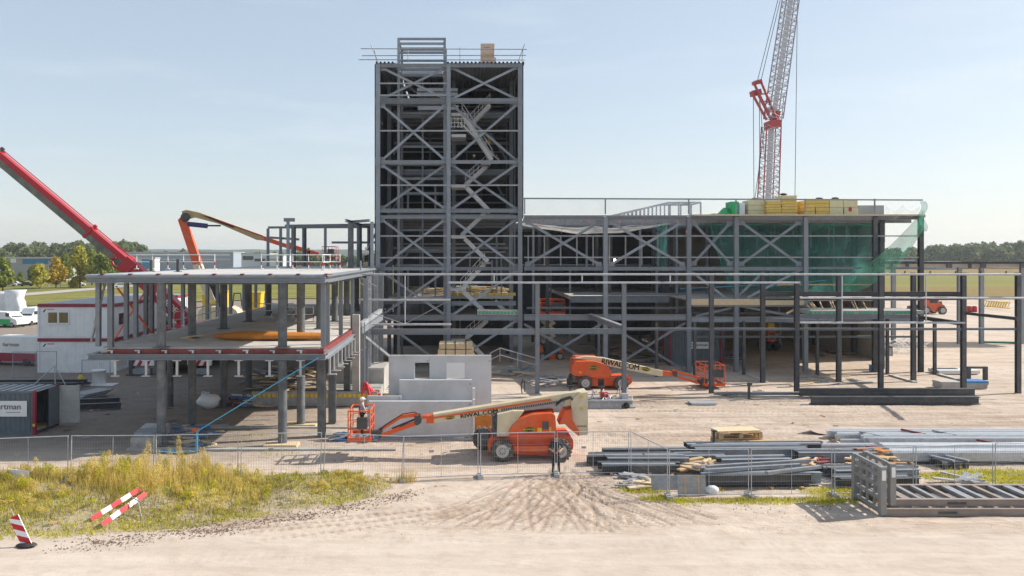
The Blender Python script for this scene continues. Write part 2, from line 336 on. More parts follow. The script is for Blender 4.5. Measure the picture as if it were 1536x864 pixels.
# trampled earth strip along the mound's foot
st=np.exp(-((GY-EDGE(GX)-.2)/.7)**2)*(1-sst(-4,-1,GX)); GZ+=st*.12*(fbm(GX*3,GY*3,3)+.1)
def gz(x,y):
    i=min(max(np.searchsorted(xs,x)-1,0),len(xs)-2); j=min(max(np.searchsorted(ys,y)-1,0),len(ys)-2)
    fx=(x-xs[i])/(xs[i+1]-xs[i]); fy=(y-ys[j])/(ys[j+1]-ys[j])
    return float((GZ[j,i]*(1-fx)+GZ[j,i+1]*fx)*(1-fy)+(GZ[j+1,i]*(1-fx)+GZ[j+1,i+1]*fx)*fy)
def ground_mat():
    m=bpy.data.materials.new('sandy_ground'); m.use_nodes=True; nt=m.node_tree; L=nt.links.new; b=nt.nodes['Principled BSDF']
    b.inputs['Roughness'].default_value=.95; b.inputs['Specular IOR Level'].default_value=.15
    geo=nd(nt,'ShaderNodeNewGeometry')
    def noise(sc,det,rg,vec,dist=0):
        n=nd(nt,'ShaderNodeTexNoise'); n.inputs['Scale'].default_value=sc; n.inputs['Detail'].default_value=det; n.inputs['Roughness'].default_value=rg; n.inputs['Distortion'].default_value=dist; L(vec,n.inputs['Vector']); return n.outputs['Fac']
    def ramp(f,a,b_,ca,cb):
        r=nd(nt,'ShaderNodeValToRGB'); e=r.color_ramp.elements; e[0].position=a; e[1].position=b_; e[0].color=(*ca,1); e[1].color=(*cb,1); L(f,r.inputs['Fac']); return r.outputs[0]
    def mix(f,a,c,t='MIX'):
        x=nd(nt,'ShaderNodeMixRGB',blend_type=t)
        if isinstance(f,float): x.inputs[0].default_value=f
        else: L(f,x.inputs[0])
        L(a,x.inputs[1]); L(c,x.inputs[2]) if not isinstance(c,tuple) else setattr(x.inputs[2],'default_value',(*c,1)); return x.outputs[0]
    mp=nd(nt,'ShaderNodeMapping'); mp.inputs['Scale'].default_value=(.22,1.3,1); L(geo.outputs['Position'],mp.inputs['Vector'])
    str_=noise(.9,7,.7,mp.outputs[0],.6); big=noise(.14,4,.55,geo.outputs['Position'],.4); mid=noise(1.1,6,.7,geo.outputs['Position'])
    fine=noise(14,5,.7,geo.outputs['Position'])
    c=ramp(str_,.3,.68,(.36,.265,.195),(.62,.52,.43))
    c=mix(ramp(big,.42,.62,(0,0,0),(.75,)*3),c,(.6,.5,.41))
    c=mix(ramp(mid,.55,.8,(0,0,0),(.8,)*3),c,(.32,.235,.175))
    c=mix(ramp(fine,.58,.72,(0,0,0),(.5,)*3),c,(.27,.205,.155))
    at=nd(nt,'ShaderNodeAttribute',attribute_name='rut'); am=nd(nt,'ShaderNodeMath',operation='MULTIPLY'); L(at.outputs['Fac'],am.inputs[0]); am.inputs[1].default_value=.7
    c=mix(am.outputs[0],c,(.27,.19,.135))
    at=nd(nt,'ShaderNodeAttribute',attribute_name='turf'); am=nd(nt,'ShaderNodeMath',operation='MULTIPLY'); L(at.outputs['Fac'],am.inputs[0]); am.inputs[1].default_value=.55
    c=mix(am.outputs[0],c,ramp(fine,.35,.65,(.17,.135,.06),(.36,.29,.14)))
    # the smooth haul road in front
    sp=nd(nt,'ShaderNodeSeparateXYZ'); L(geo.outputs['Position'],sp.inputs[0])
    n2=nd(nt,'ShaderNodeMath',operation='MULTIPLY_ADD'); L(big,n2.inputs[0]); n2.inputs[1].default_value=2.2; L(sp.outputs['Y'],n2.inputs[2])
    rd=nd(nt,'ShaderNodeMapRange'); rd.inputs['From Min'].default_value=30.2; rd.inputs['From Max'].default_value=28.6; L(n2.outputs[0],rd.inputs['Value'])
    m2=nd(nt,'ShaderNodeMath',operation='MULTIPLY'); L(rd.outputs[0],m2.inputs[0]); m2.inputs[1].default_value=.72
    c=mix(m2.outputs[0],c,ramp(str_,.3,.7,(.5,.415,.34),(.6,.515,.435)))
    c=mix(ramp(mid,.5,.78,(0,0,0),(.38,)*3),c,(.36,.27,.205))
    sp5=noise(4.5,6,.75,geo.outputs['Position']); c=mix(ramp(sp5,.56,.74,(0,0,0),(.4,)*3),c,(.32,.24,.18))
    # shade of the left yard and deck painted into the soil colour
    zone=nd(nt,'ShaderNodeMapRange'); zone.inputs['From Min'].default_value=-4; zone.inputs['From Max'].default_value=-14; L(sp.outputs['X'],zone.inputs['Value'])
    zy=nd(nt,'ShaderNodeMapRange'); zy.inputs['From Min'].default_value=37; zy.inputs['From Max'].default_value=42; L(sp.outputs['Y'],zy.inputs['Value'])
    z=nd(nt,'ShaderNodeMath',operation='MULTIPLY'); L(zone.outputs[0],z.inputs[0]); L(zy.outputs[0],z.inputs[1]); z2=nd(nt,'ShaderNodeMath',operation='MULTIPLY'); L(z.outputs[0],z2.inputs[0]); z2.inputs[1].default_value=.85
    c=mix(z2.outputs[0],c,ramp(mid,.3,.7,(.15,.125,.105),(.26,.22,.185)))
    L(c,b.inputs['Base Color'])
    w=nd(nt,'ShaderNodeTexWave'); w.wave_type='BANDS'; w.bands_direction='X'; w.inputs['Scale'].default_value=1.1; w.inputs['Distortion'].default_value=9; w.inputs['Detail'].default_value=3; w.inputs['Detail Scale'].default_value=1.6; L(mp.outputs[0],w.inputs['Vector'])
    ma=nd(nt,'ShaderNodeMath',operation='MULTIPLY_ADD'); L(w.outputs['Fac'],ma.inputs[0]); ma.inputs[1].default_value=.25; L(mid,ma.inputs[2])
    mb=nd(nt,'ShaderNodeMath',operation='MULTIPLY_ADD'); L(fine,mb.inputs[0]); mb.inputs[1].default_value=.35; L(ma.outputs[0],mb.inputs[2])
    mc=nd(nt,'ShaderNodeMath',operation='MULTIPLY_ADD'); L(str_,mc.inputs[0]); mc.inputs[1].default_value=.8; L(mb.outputs[0],mc.inputs[2])
    bp=nd(nt,'ShaderNodeBump'); bp.inputs['Strength'].default_value=.75; bp.inputs['Distance'].default_value=.09
    inv=nd(nt,'ShaderNodeMapRange'); L(rd.outputs[0],inv.inputs['Value']); inv.inputs['To Min'].default_value=.75; inv.inputs['To Max'].default_value=.35; L(inv.outputs[0],bp.inputs['Strength'])
    L(mc.outputs[0],bp.inputs['Height']); L(bp.outputs[0],b.inputs['Normal'])
    return m
def grid_mesh(name, X, Y, Z, m):
    ny,nx=X.shape; me=bpy.data.meshes.new(name); co_=np.stack([X,Y,Z],-1).reshape(-1,3).astype(np.float32)
    idx=np.arange(nx*ny).reshape(ny,nx); q=np.stack([idx[:-1,:-1],idx[:-1,1:],idx[1:,1:],idx[1:,:-1]],-1).reshape(-1,4)
    me.vertices.add(len(co_)); me.vertices.foreach_set('co',co_.ravel()); me.loops.add(q.size); me.loops.foreach_set('vertex_index',q.ravel().astype(np.int32))
    me.polygons.add(len(q)); me.polygons.foreach_set('loop_start',np.arange(0,q.size,4,dtype=np.int32)); me.polygons.foreach_set('loop_total',np.full(len(q),4,np.int32))
    me.update(calc_edges=True); me.polygons.foreach_set('use_smooth',np.ones(len(q),bool)); me.materials.append(m)
    o=bpy.data.objects.new(name,me); COL.objects.link(o); return o
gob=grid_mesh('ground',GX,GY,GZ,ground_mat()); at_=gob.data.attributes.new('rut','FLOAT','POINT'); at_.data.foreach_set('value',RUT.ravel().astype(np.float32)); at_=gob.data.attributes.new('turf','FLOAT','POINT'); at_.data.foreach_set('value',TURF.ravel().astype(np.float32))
tag(gob,kind='structure',label='pale sandy building site ground with tyre ruts')
def tris_mesh(name, vs, nper, m, kind='stuff', label=None):
    """vs: array (k,nper,3) of separate faces"""
    k=len(vs); me=bpy.data.meshes.new(name); me.vertices.add(k*nper); me.vertices.foreach_set('co',vs.reshape(-1).astype(np.float32))
    me.loops.add(k*nper); me.loops.foreach_set('vertex_index',np.arange(k*nper,dtype=np.int32)); me.polygons.add(k)
    me.polygons.foreach_set('loop_start',np.arange(0,k*nper,nper,dtype=np.int32)); me.polygons.foreach_set('loop_total',np.full(k,nper,np.int32)); me.update(calc_edges=True)
    me.materials.append(m); o=bpy.data.objects.new(name,me); COL.objects.link(o); return tag(o,label,kind=kind)
# fields, verge, path beyond the site
def field_mat(name,c1,c2,c3,sc=(.004,.03,1)):
    m=bpy.data.materials.new(name); m.use_nodes=True; nt=m.node_tree; L=nt.links.new; b=nt.nodes['Principled BSDF']; b.inputs['Roughness'].default_value=1; b.inputs['Specular IOR Level'].default_value=.1
    g=nd(nt,'ShaderNodeNewGeometry'); mp=nd(nt,'ShaderNodeMapping'); mp.inputs['Scale'].default_value=sc; L(g.outputs['Position'],mp.inputs[0])
    n=nd(nt,'ShaderNodeTexNoise'); n.inputs['Scale'].default_value=1; n.inputs['Detail'].default_value=8; n.inputs['Roughness'].default_value=.7; L(mp.outputs[0],n.inputs[0])
    r=nd(nt,'ShaderNodeValToRGB'); e=r.color_ramp.elements; e[0].position=.32; e[1].position=.68; e[0].color=(*c1,1); e[1].color=(*c3,1); x=e.new(.5); x.color=(*c2,1); L(n.outputs[0],r.inputs[0])
    n2=nd(nt,'ShaderNodeTexNoise'); n2.inputs['Scale'].default_value=.8; n2.inputs['Detail'].default_value=6; L(g.outputs['Position'],n2.inputs[0]); mx=nd(nt,'ShaderNodeMixRGB',blend_type='MULTIPLY'); mx.inputs[0].default_value=.6
    r2=nd(nt,'ShaderNodeValToRGB'); r2.color_ramp.elements[0].position=.3; r2.color_ramp.elements[0].color=(.55,.55,.5,1); r2.color_ramp.elements[1].position=.65; L(n2.outputs[0],r2.inputs[0])
    L(r.outputs[0],mx.inputs[1]); L(r2.outputs[0],mx.inputs[2]); L(mx.outputs[0],b.inputs['Base Color']); return m
def sheet(name, pts, z, m, label=None, kind='structure'):
    mb=MB(); mb.add([(x,y,z) for x,y in pts],[tuple(range(len(pts)))]); return mb.build(name,m,local=True,label=label,kind=kind)
meadow=field_mat('meadow',(.17,.175,.05),(.24,.225,.06),(.3,.25,.085))
drygrass=field_mat('dry_grass',(.2,.13,.05),(.27,.19,.07),(.25,.21,.06))
verge=field_mat('verge',(.13,.15,.035),(.22,.21,.055),(.32,.27,.09),(.03,.12,1))
sheet('dry_field_edge',[(-2500,196),(2500,196),(2500,262),(-2500,262)],.05,drygrass)
sheet('green_field',[(-2500,262),(2500,262),(2500,455),(-2500,455)],.05,meadow)
sheet('far_field',[(-4000,455),(4000,455),(4000,2500),(-4000,2500)],.05,drygrass)
sheet('grass_verge',[(-240,158),(-75,158),(-40,185),(8,190),(8,300),(-240,300)],.16,verge)
pathm=mat('path_gravel',(.4,.36,.31),.95,0,.1,.4)
mb=MB()
pp=[G(x,y) for x,y in ((-80,449),(0,446),(60,441),(120,436),(180,431),(260,426),(340,423),(440,421))]
q=[(p.x,p.y) for p in pp]
vs=[]
for k,(x,y) in enumerate(q):
    a=V(q[max(0,k-1)]); b=V(q[min(len(q)-1,k+1)]); d=(b-a).normalized(); n=V((-d.y,d.x))*4.2; vs+=[(x+n.x,y+n.y,.24),(x-n.x,y-n.y,.24)]
mb.add(vs,[(2*k,2*k+1,2*k+3,2*k+2) for k in range(len(q)-1)])
mb.build('path',pathm,local=True,kind='structure',label='pale gravel path curving past the trees')
# hills
def hills():
    hx=np.linspace(-3500,3500,180); hy=np.linspace(2300,4200,24); X,Y=np.meshgrid(hx,hy)
    Z=(sst(2300,3000,Y))*(40+26*fbm(X*.0011,Y*.001,3)*2-26*sst(-400,900,X)+10*fbm(X*.02,Y*.02,3))
    return grid_mesh('hills',X,Y,Z,field_mat('hill_woods',(.03,.055,.02),(.045,.075,.03),(.06,.09,.035),(.012,.012,.03)))
tag(hills(),kind='structure',label='low wooded hills on the far skyline')
# ================================================================ left two-storey deck
D=thing('steel_deck_frame','two-storey grey steel deck frame with round columns and concrete floors, at the left','building frame',(-13.3,60,0))
DY0,DY1,DXL,DXR=41.5,80.0,-19.4,-7.2
for x in (-15.7,-9.4):
    for y in (41.6,46.3,52.4,58.5,64.5,70.5,76.5):
        MB().tube((x,y,0),(x,y,4.43),.235,18).box((x,y,.03),(.75,.75,.05)).build('column',steelround,D)
        MB().tube((x,y,5.08),(x,y,8.5),.235,18).box((x,y,5.10),(.7,.7,.03)).build('column',steelround,D)
for y in (52.4,64.5,76.5): MB().tube((-19.2,y,0),(-19.2,y,4.43),.2,14).build('column',steelround,D)
for y in (42.1,45.6,46.9,48.4,49.3,52.4,54.8,56.2,60,62.5,66,70,74,78): # square posts along the left edge
    MB().ib((-19.2,y,5.08),(-19.2,y,8.5),.26,.22,.04,up=(0,1,0)).build('post',steel,D)
MB().ib((-18.4,41.75,5.08),(-18.4,41.75,8.5),.26,.26,.05,up=(0,1,0)).build('post',steel,D)
for y in (42.0,43.3,48,53,58,63,69,75):
    MB().ib((-7.35,y,5.08),(-7.35,y,8.5),.26,.22,.04,up=(0,1,0)).build('post',steel,D)
for y in (43.5,47,53,58): MB().ib((-7.7,y,0),(-7.7,y,4.43),.4,.4,.05,up=(0,1,0)).build('post',steelround,D)
# floor
MB().bb(DXL+.5,DXR-.3,DY0+.2,DY1,4.8,5.06).build('floor_slab',slabmat,D)
MB().ib((DXL-.05,DY0,4.6),(DXR+.05,DY0,4.6),.3,.3,.04).build('edge_beam',steel,D)
MB().ib((DXL,DY0+.16,4.6),(DXL,DY1,4.6),.3,.3,.04).build('edge_beam',steel,D)
MB().ib((DXR,DY0+.16,4.6),(DXR,DY1,4.6),.3,.3,.04).build('edge_beam',steel,D)
e=MB().bb(DXL+.9,DXR-.05,DY0+.05,DY0+.19,4.76,5.0)
e.build('edge_former',primer,D)
e=MB().bb(DXR-.29,DXR-.05,DY0+.2,62,4.76,5.02).build('edge_former',primer,D)
for k in range(9):
    x=DXL+1.1+k*1.4
    MB().box((x,DY0+.0,4.93),(.28,.1,.05)).box((x+.08,DY0-.03,4.86),(.1,.06,.14)).build('edge_clip',galv,D)
for k in range(7):                                   # hanging white facade brackets
    x=XY(173+k*46.3,DY0-.1)
    MB().bar((x,DY0-.1,3.62),(x,DY0-.1,4.44),.11,.09).box((x,DY0-.1,3.63),(.42,.2,.04)).box((x,DY0-.1,4.43),(.42,.2,.04)).build('bracket',bracketm,D)
for k in range(15):
    y=DY0+.9+1.38*k
    MB().bar((DXR+.12,y,3.55),(DXR+.12,y,4.44),.1,.09).box((DXR+.25,y,3.57),(.5,.13,.05)).build('bracket',bracketm,D)
for y in (46.3,52.4,58.5,64.5,70.5,76.5):
    MB().ib((DXL+.2,y,4.58),(DXR-.2,y,4.58),.36,.3,.04).build('beam',steel,D)
    MB().ib((DXL+.2,y,8.38),(DXR-.2,y,8.38),.36,.3,.04).build('beam',steel,D)
# roof
MB().bb(DXL+.2,DXR-.2,DY0+.18,DY1,8.62,8.85).build('roof_slab',slabmat,D)
for p,q in (((DXL-.15,DY0,8.62),(DXR+.05,DY0,8.62)),((DXL,DY0+.2,8.62),(DXL,DY1,8.62)),((DXR,DY0+.2,8.62),(DXR,DY1,8.62))):
    MB().ib(p,q,.34,.34,.04).tube(V(p)+V((0,0,.14)),V(q)+V((0,0,.14)),.13,8).build('edge_beam',steel,D)
for k in range(9):
    x=DXL+.7+k*1.45; MB().box((x,DY0-.02,8.9),(.18,.24,.05)).box((x+.1,DY0+.05,8.87),(.4,.05,.03)).build('edge_clip',primer,D)
# top storey at the back
for (x,y,r) in ((-15.7,74,.22),(-15.7,79,.22),(-9.4,66.8,.24),(-9.4,72.3,.24),(-9.0,76.5,.2)):
    MB().tube((x,y,8.85),(x,y,12.6),r,14).build('column',steelround,D)
for (px,y) in ((402,79.5),(421,79),(432,69.5),(488,79),(558,64)):
    MB().ib((XY(px,y),y,8.85),(XY(px,y),y,12.6 if px!=432 else 12.9),.24,.24,.04,up=(0,1,0)).build('post',steel,D)
MB().box((XY(434,69.5),69.5,13.0),(.9,.4,.3)).build('post_cap',steel,D)
for p,q in (((-19.4,79.5,12.7),(-7.4,79.5,12.75)),((-16.5,74,12.65),(-8,72.3,12.7)),((-9.4,64,12.7),(-9.4,79.4,12.7)),((-19.2,79.3,11.7),(-16.2,79,11.5)),((-13,79,11.2),(-8,79,11.2)),((-9.4,66.8,12.7),(-7.5,64,12.7))):
    MB().ib(p,q,.22,.2,.04).build('beam',steel,D)
MB().bar((-9,76,10.6),(-7.6,71,12.3),.14).build('brace',steel,D)
# guard rails standing on the roof: white scaffold rails, one thing per run
def guard_run(label, pts, n_posts, z, hgt=1.15, group='temporary guard rails on the deck roof', red=True):
    a,b=V(pts[0]),V(pts[1]); T=thing('guard_rail',label,'guard rail',((a.x+b.x)/2,(a.y+b.y)/2,z),group=group)
    for h in (.55,1.08): MB().tube(a+V((0,0,h)),b+V((0,0,h)),.035,6).build('rail',white,T)
    for k in range(n_posts):
        p=a+(b-a)*(k/(n_posts-1)); m=MB().tube(p,p+V((0,0,hgt)),.035,6)
        if red: m.tube(p+V((0,0,.3)),p+V((0,0,.55)),.04,6,mi=1)
        m.box(p+V((0,0,.03)),(.25,.25,.05)); m.build('post',[white,redpaint],T)
    return T
guard_run('white guard rail with red post bands along the deck roof before the boom lift basket',[(XY(392,61),61,8.86),(XY(510,61),61,8.86)],6,8.86)
guard_run('white guard rail at the right end of the deck roof beside the worker in white',[(XY(484,56),56,8.86),(XY(505,66),66,8.86)],3,8.86)
guard_run('white guard rail on the left part of the deck roof beside the red crane boom',[(XY(205,60),60,8.86),(XY(322,60),60,8.86)],6,8.86)
for k,(px,h,lb) in enumerate(((227,.75,'short dark stub post standing alone on the left deck roof edge'),(267,.8,'second short dark stub post on the deck roof, right of the first'))):
    y=50; MB().box((XY(px,y),y,8.85+h/2),(.16,.16,h)).box((XY(px,y),y,8.87),(.4,.4,.03)).build('stub_post',darksteel,label=lb,cat='post',group='stub posts on the deck roof')
# rail along the lower floor, far side
for (px0,px1,y,lb) in ((375,440,62,'white guard rail round the floor opening on the lower deck, left side'),(418,470,58,'white guard rail round the floor opening on the lower deck, right side')):
    guard_run(lb,[(XY(px0,y),y,5.07),(XY(px1,y),y,5.07)],3,5.07,group='guard rails on the lower deck floor')
guard_run('white guard rail along the left edge of the lower deck by the site cabins',[(-19.0,52.5,5.07),(-19.0,62,5.07)],6,5.07,group='guard rails on the lower deck floor',red=False)
# orange rolled sheet on the floor
def bundle():
    n=22; prof=[]; 
    for k in range(n+1):
        t=k/n; w=math.sin(math.pi*min(1,.01+t*.86))**.75; prof.append((.03+.45*w, .9+t*6.5))
    m=MB(); rings=[]
    vs=[];N=14
    for r,h in prof:
        for i in range(N):
            a=2*math.pi*i/N; vs.append((-15.1+h, 45.4+.9*r*math.cos(a)*1.3, 5.09+max(0,.20+r*.62*math.sin(a))+.06*math.sin(h*.9)*math.sin(a)))
    fs=[(j*N+i,j*N+(i+1)%N,(j+1)*N+(i+1)%N,(j+1)*N+i) for j in range(n) for i in range(N)]
    m.add(vs,fs,0,True); return m
T=thing('rolled_sheet','long rust orange rolled sheet tapering at its ends, lying on the lower deck floor','rolled sheet',(-11.5,45.4,5.07))
bundle().build('roll',rust,T)
m=MB()
for k in range(9): m.path([V((-15.0+.05*k,45.3+random.uniform(-.2,.3),5.35)),V((-15.6+random.uniform(-.2,.1),45.2+random.uniform(-.5,.5),5.25)),V((-15.2,45.2+random.uniform(-.4,.4),5.1))],.02,4)
m.build('loose_string',woodpale,T)
# braces at the front corners
MB().tube(P(158,424,42.2),P(137,512,42.2),.07,8).tube(P(151,449,42.2),P(143,486,42.2),.1,8).build('push_pull_prop',galvdull,label='grey push-pull prop leaning at the left front corner of the deck',cat='prop')
MB().tube(P(487,432,43.2),P(484,500,43.2),.06,8).build('push_pull_prop',galv,label='bright galvanised push-pull prop between posts at the right front corner of the deck',cat='prop')
T=thing('tension_strap','pair of orange lashing straps crossed between the left edge posts of the deck','strap',P(200,460,47))
MB().bar(P(176,432,46.2),P(228,500,48.6),.14,.05).build('strap_band',orange,T)
MB().bar(P(221,432,48.6),P(172,508,46.4),.1,.05).build('strap_band',orange,T)
# blue strap down to ground
T=thing('lifting_strap','long sky blue lashing strap stretched from the deck corner to the ground','strap',(-13.6,41.2,0))
a=P(477,537,41.1); b=V((-13.5,40.6,.95)); c=V((-13.3,39.9,.1))
MB().bar(a,b,.12,.05).build('strap_band',bluestrap,T)
m=MB().bar(b,c,.13,.04)
pts=[c]
for k in range(26): pts.append(V((-13.2-abs(random.gauss(0,.9)),39.8+random.uniform(-.25,.3),.06+random.uniform(0,.12))))
for p,q in zip(pts,pts[1:]): m.bar(p,q,.07,.02)
m.build('strap_tail',bluestrap,T)
m=MB().box((-13.6,40.7,.98),(.3,.14,.2)); m.build('ratchet',orange,T)
# steps / plinth at foot of deck's right side: concrete base blocks and foundation strips
for k,(x,y,dx,dy,z,lb) in enumerate(((-9.4,41.4,1.7,.9,.14,'timber and concrete pad under the right front round column'),(-9.4,46.4,1.8,.9,.14,'timber pad under the second round column on the right'))):
    MB().box((x,y,z/2),(dx,dy,z)).build('base_pad',woodpale,label=lb,cat='base pad',group='pads under the deck columns')
MB().bb(-17,-3.4,40.35,40.75,0,.09).build('foundation_strip',concrete,label='long low pale foundation strip in front of the deck columns, behind the mesh fence',cat='foundation')
MB().bb(-16,-6,45.6,45.95,0,.08).build('foundation_strip',concrete,label='pale foundation strip beneath the second row of deck columns',cat='foundation')
MB().bb(-9.2,-5.6,53.5,56.2,0,.9).bb(-9.2,-5.6,56.2,60,0,1.9).build('concrete_plinth',concrete,label='stepped concrete plinth under the right side of the deck',cat='plinth')
T=thing('formwork_barrier','low grey formwork barrier with a row of yellow squares under the deck','barrier',(-10,52.3,0))
MB().bb(-13.8,-5.6,52.2,52.4,.05,1.0).build('board',galvdull,T)
m=MB()
for k in range(26): m.bb(-13.7+k*.31,-13.5+k*.31,52.17,52.2,.62,.86)
m.build('yellow_squares',yellow,T)
# sunlit flange of a column at the deck's right, its light put into pale colour
MB().bb(XY(529,52.5),XY(539.5,52.5),52.3,52.75,0,6.0).build('sunlit_flange_column',concrete,label='tall column with its sunlit flange painted pale, standing between the deck and the tower',cat='column')
# ================================================================ stair tower
TY,TB=68.0,88.0
TXL,TXC,TXR=-7.25,-1.25,4.82
TW=thing('steel_tower','tall dark steel tower frame with cross bracing and open stair inside, centre of the site','building frame',(-1.2,78,0))
def zt(py,Y=TY): return H-(py-VY)*Y/F
TOP=zt(96)
for x,b in ((TXL,.36),(TXC,.34),(TXR,.36)):
    m=MB().ib((x,TY,0),(x,TY,TOP),.36,b,.05,up=(0,1,0)); m.box((x,TY,.03),(.7,.7,.06))
    for py in (152,243,320,403,476): 
        m.box((x,TY-.2,zt(py)),(b+.05,.035,.62))
        for dz in (-.22,-.08,.08,.22):
            for dx in (-.1,.1): m.box((x+dx,TY-.23,zt(py)+dz),(.05,.03,.05))
    m.build('column',steel,TW)
for x in (TXL,TXC,TXR):
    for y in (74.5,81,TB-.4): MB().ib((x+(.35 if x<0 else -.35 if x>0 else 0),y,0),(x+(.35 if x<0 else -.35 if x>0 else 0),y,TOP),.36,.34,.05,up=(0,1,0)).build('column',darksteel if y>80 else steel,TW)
def hb(py,h,x0=TXL,x1=TXR,y=TY,m=steel,name='beam',off=0):
    z=zt(py,y)
    for a,b in ((x0,TXC),(TXC,x1)) if x0<TXC-.5<x1-.5 else ((x0,x1),):
        MB().ib((a+.19,y+off,z),(b-.19,y+off,z),h,.24,.035).build(name,m,TW)
for py,h in ((98.5,.3),(150,.26),(154,.14),(243,.28),(316,.34),(325.5,.26),(403,.28),(476.5,.46)): hb(py,h)
hb(455,.38,TXC,TXR,y=70.5); hb(453,.34,TXL,TXC,y=70.5)
for py,x0,x1 in ((125.5,TXL,TXC),(143.3,TXL,TXC),(196.5,TXL,TXR),(278,TXL,TXR),(354,TXL,TXR),(386.5,TXL,TXR),(423,TXC,TXR)):
    z=zt(py); MB().bar((x0+.19,TY-.1,z),(x1-.19,TY-.1,z),.1,.12).build('rail',galvdull,TW)
def xb(x0,x1,p0,p1,both=True,y=TY+.12,w=.2):
    z0,z1=zt(p0),zt(p1)
    MB().bar((x0+.3,y,z0),(x1-.3,y,z1),w*.5,w).box((x0+.35,y,z0-.05),(.5,.05,.45)).box((x1-.35,y,z1+.05),(.5,.05,.45)).build('brace',steel,TW)
    if both: MB().bar((x0+.3,y+.1,z1),(x1-.3,y+.1,z0),w*.5,w).box((x0+.35,y+.1,z1+.05),(.5,.05,.45)).box((x1-.35,y+.1,z0-.05),(.5,.05,.45)).build('brace',steel,TW)
for p0,p1 in ((101,148),(157,240),(247,313),(329,400),(407,473)):
    xb(TXL,TXC,p0,p1); xb(TXC,TXR,p1,p0,both=(p0!=407))
xb(TXC,TXR,545,481,False); xb(TXL,TXC,481,550,False)
# floors seen from below and above; stair well left free at the front of the right bay
RZ0=13.1
for py,th in ((150,.25),(243,.28),(316,.3)):
    z=zt(py)
    MB().bb(TXL+.5,TXR-.5,74.2,TB-.2,z-.12,z+.05).build('floor_deck',deckmat,TW)
    MB().bb(TXL+.4,TXC-.3,69.2,70.2,z-.1,z+.04).build('floor_deck',deckmat,TW)
    for k in range(6):
        y=74.3+k*2.4; MB().ib((TXL+.5,y,z-.3),(TXR-.5,y,z-.3),.34,.2,.03).build('joist',steel,TW)
    for k in range(5):
        x=TXL+1.4+k*2.3; MB().bar((x,74.3,z-.2),(x,TB-.3,z-.2),.09,.16).build('joist',galvdull,TW)
for py,y in ((110,78),(135,77),(168,76.5),(215,77),(262,78),(340,77),(372,77)):   # secondary beams inside
    z=zt(py,y); MB().ib((TXL+.5,y,z),(TXR-.5,y,z),.24,.2,.03).build('joist',steel,TW)
for px,p0,p1,y in ((612,280,314,72),(653,279,314,72),(634,96,470,73.5),(612,406,470,72),(653,406,445,72),(580,330,470,75),(588,330,470,80),(752,386,470,75),(745,355,470,73.5),(765,355,470,73),(738,390,450,76)):
    MB().ib((XY(px,y),y,zt(p1,y)),(XY(px,y),y,zt(p0,y)),.2,.16,.03,up=(0,1,0)).build('post',steel,TW)
for (ax,ay,bx,by,y) in ((590,232,612,200,74),(588,315,612,278,76),(592,400,612,380,74),(765,315,742,270,76),(760,240,735,200,76),(640,150,610,128,74)):
    MB().bar(P(ax,ay,y),P(bx,by,y),.1,.16).build('brace',steel,TW)
MB().bb(TXL-.05,TXR+.05,TB,TB+.15,0,TOP+.15).build('back_wall',darkclad,TW)
MB().bb(TXR+.2,TXR+.3,TY+.1,TB+.15,RZ0,TOP+.02).build('side_wall',darkclad,TW)
MB().bb(TXL-.3,TXL-.2,TY+.1,TB+.15,8.9,TOP+.02).build('side_wall',darkclad,TW)
# roof: trapezoid deck
poly=[]; pitch=.335; n=int((TXR-TXL+.5)/pitch)+1; x=TXL-.2
up=[];
for k in range(n):
    for dx,z in ((0,0),(.06,.14),(.17,.14),(.23,0)): up.append((x+k*pitch+dx,TOP+.02+z))
lo=[(a,b-.02) for a,b in up][::-1]
for seg in (lambda a:a<XY(595,68.2), lambda a:a>XY(668,68.2)):
    u=[p for p in up if seg(p[0])]; l=[p for p in lo if seg(p[0])]
    MB().prism(u+l,67.75,TB+.2).build('roof_sheet',deckmat,TW)
u=[p for p in up if XY(595,68.2)<=p[0]<=XY(668,68.2)]; MB().prism(u+[(a,b-.02) for a,b in u][::-1],73,TB+.2).build('roof_sheet',deckmat,TW)
MB().bb(TXL,TXR,67.86,67.98,TOP-.3,TOP+.01).build('roof_edge',steel,TW)
# lift shaft frame with louvre bars, passing above the roof
xa,xc=XY(598,69.6),XY(667,69.6)
for x in (xa,xc):
    for y in (69.6,73.2): MB().ib((x,y,0),(x,y,zt(57,69.6)),.22,.22,.035,up=(0,1,0)).build('shaft_post',steel,TW)
for py in (58.5,65.5,73,79,91): MB().bar((xa,69.6,zt(py,69.6)),(xc,69.6,zt(py,69.6)),.12,.2).build('louvre_bar',steel,TW)
for py in (58.5,76): MB().bar((xa,73.2,zt(py,69.6)),(xc,73.2,zt(py,69.6)),.12,.2).build('louvre_bar',steel,TW)
for py in (58.5,91):
    for x in (xa,xc): MB().bar((x,69.7,zt(py,69.6)),(x,73.1,zt(py,69.6)),.12,.2).build('louvre_bar',steel,TW)
for py in (104,113,170,220,268,290,345,375,398): MB().ib((xa,70.2,zt(py,70.2)),(xc,70.2,zt(py,70.2)),.2,.16,.03).build('shaft_beam',steel,TW)
for py,dx in ((108,0),(134,1.6),(139,1.6),(160,1.7)):       # white duct pieces hanging in the shaft
    y=72; MB().bb(XY(603+dx*14,y),XY(664+dx*14,y),y,y+1,zt(py,y)-.28,zt(py,y)+.12).build('duct',galv,TW)
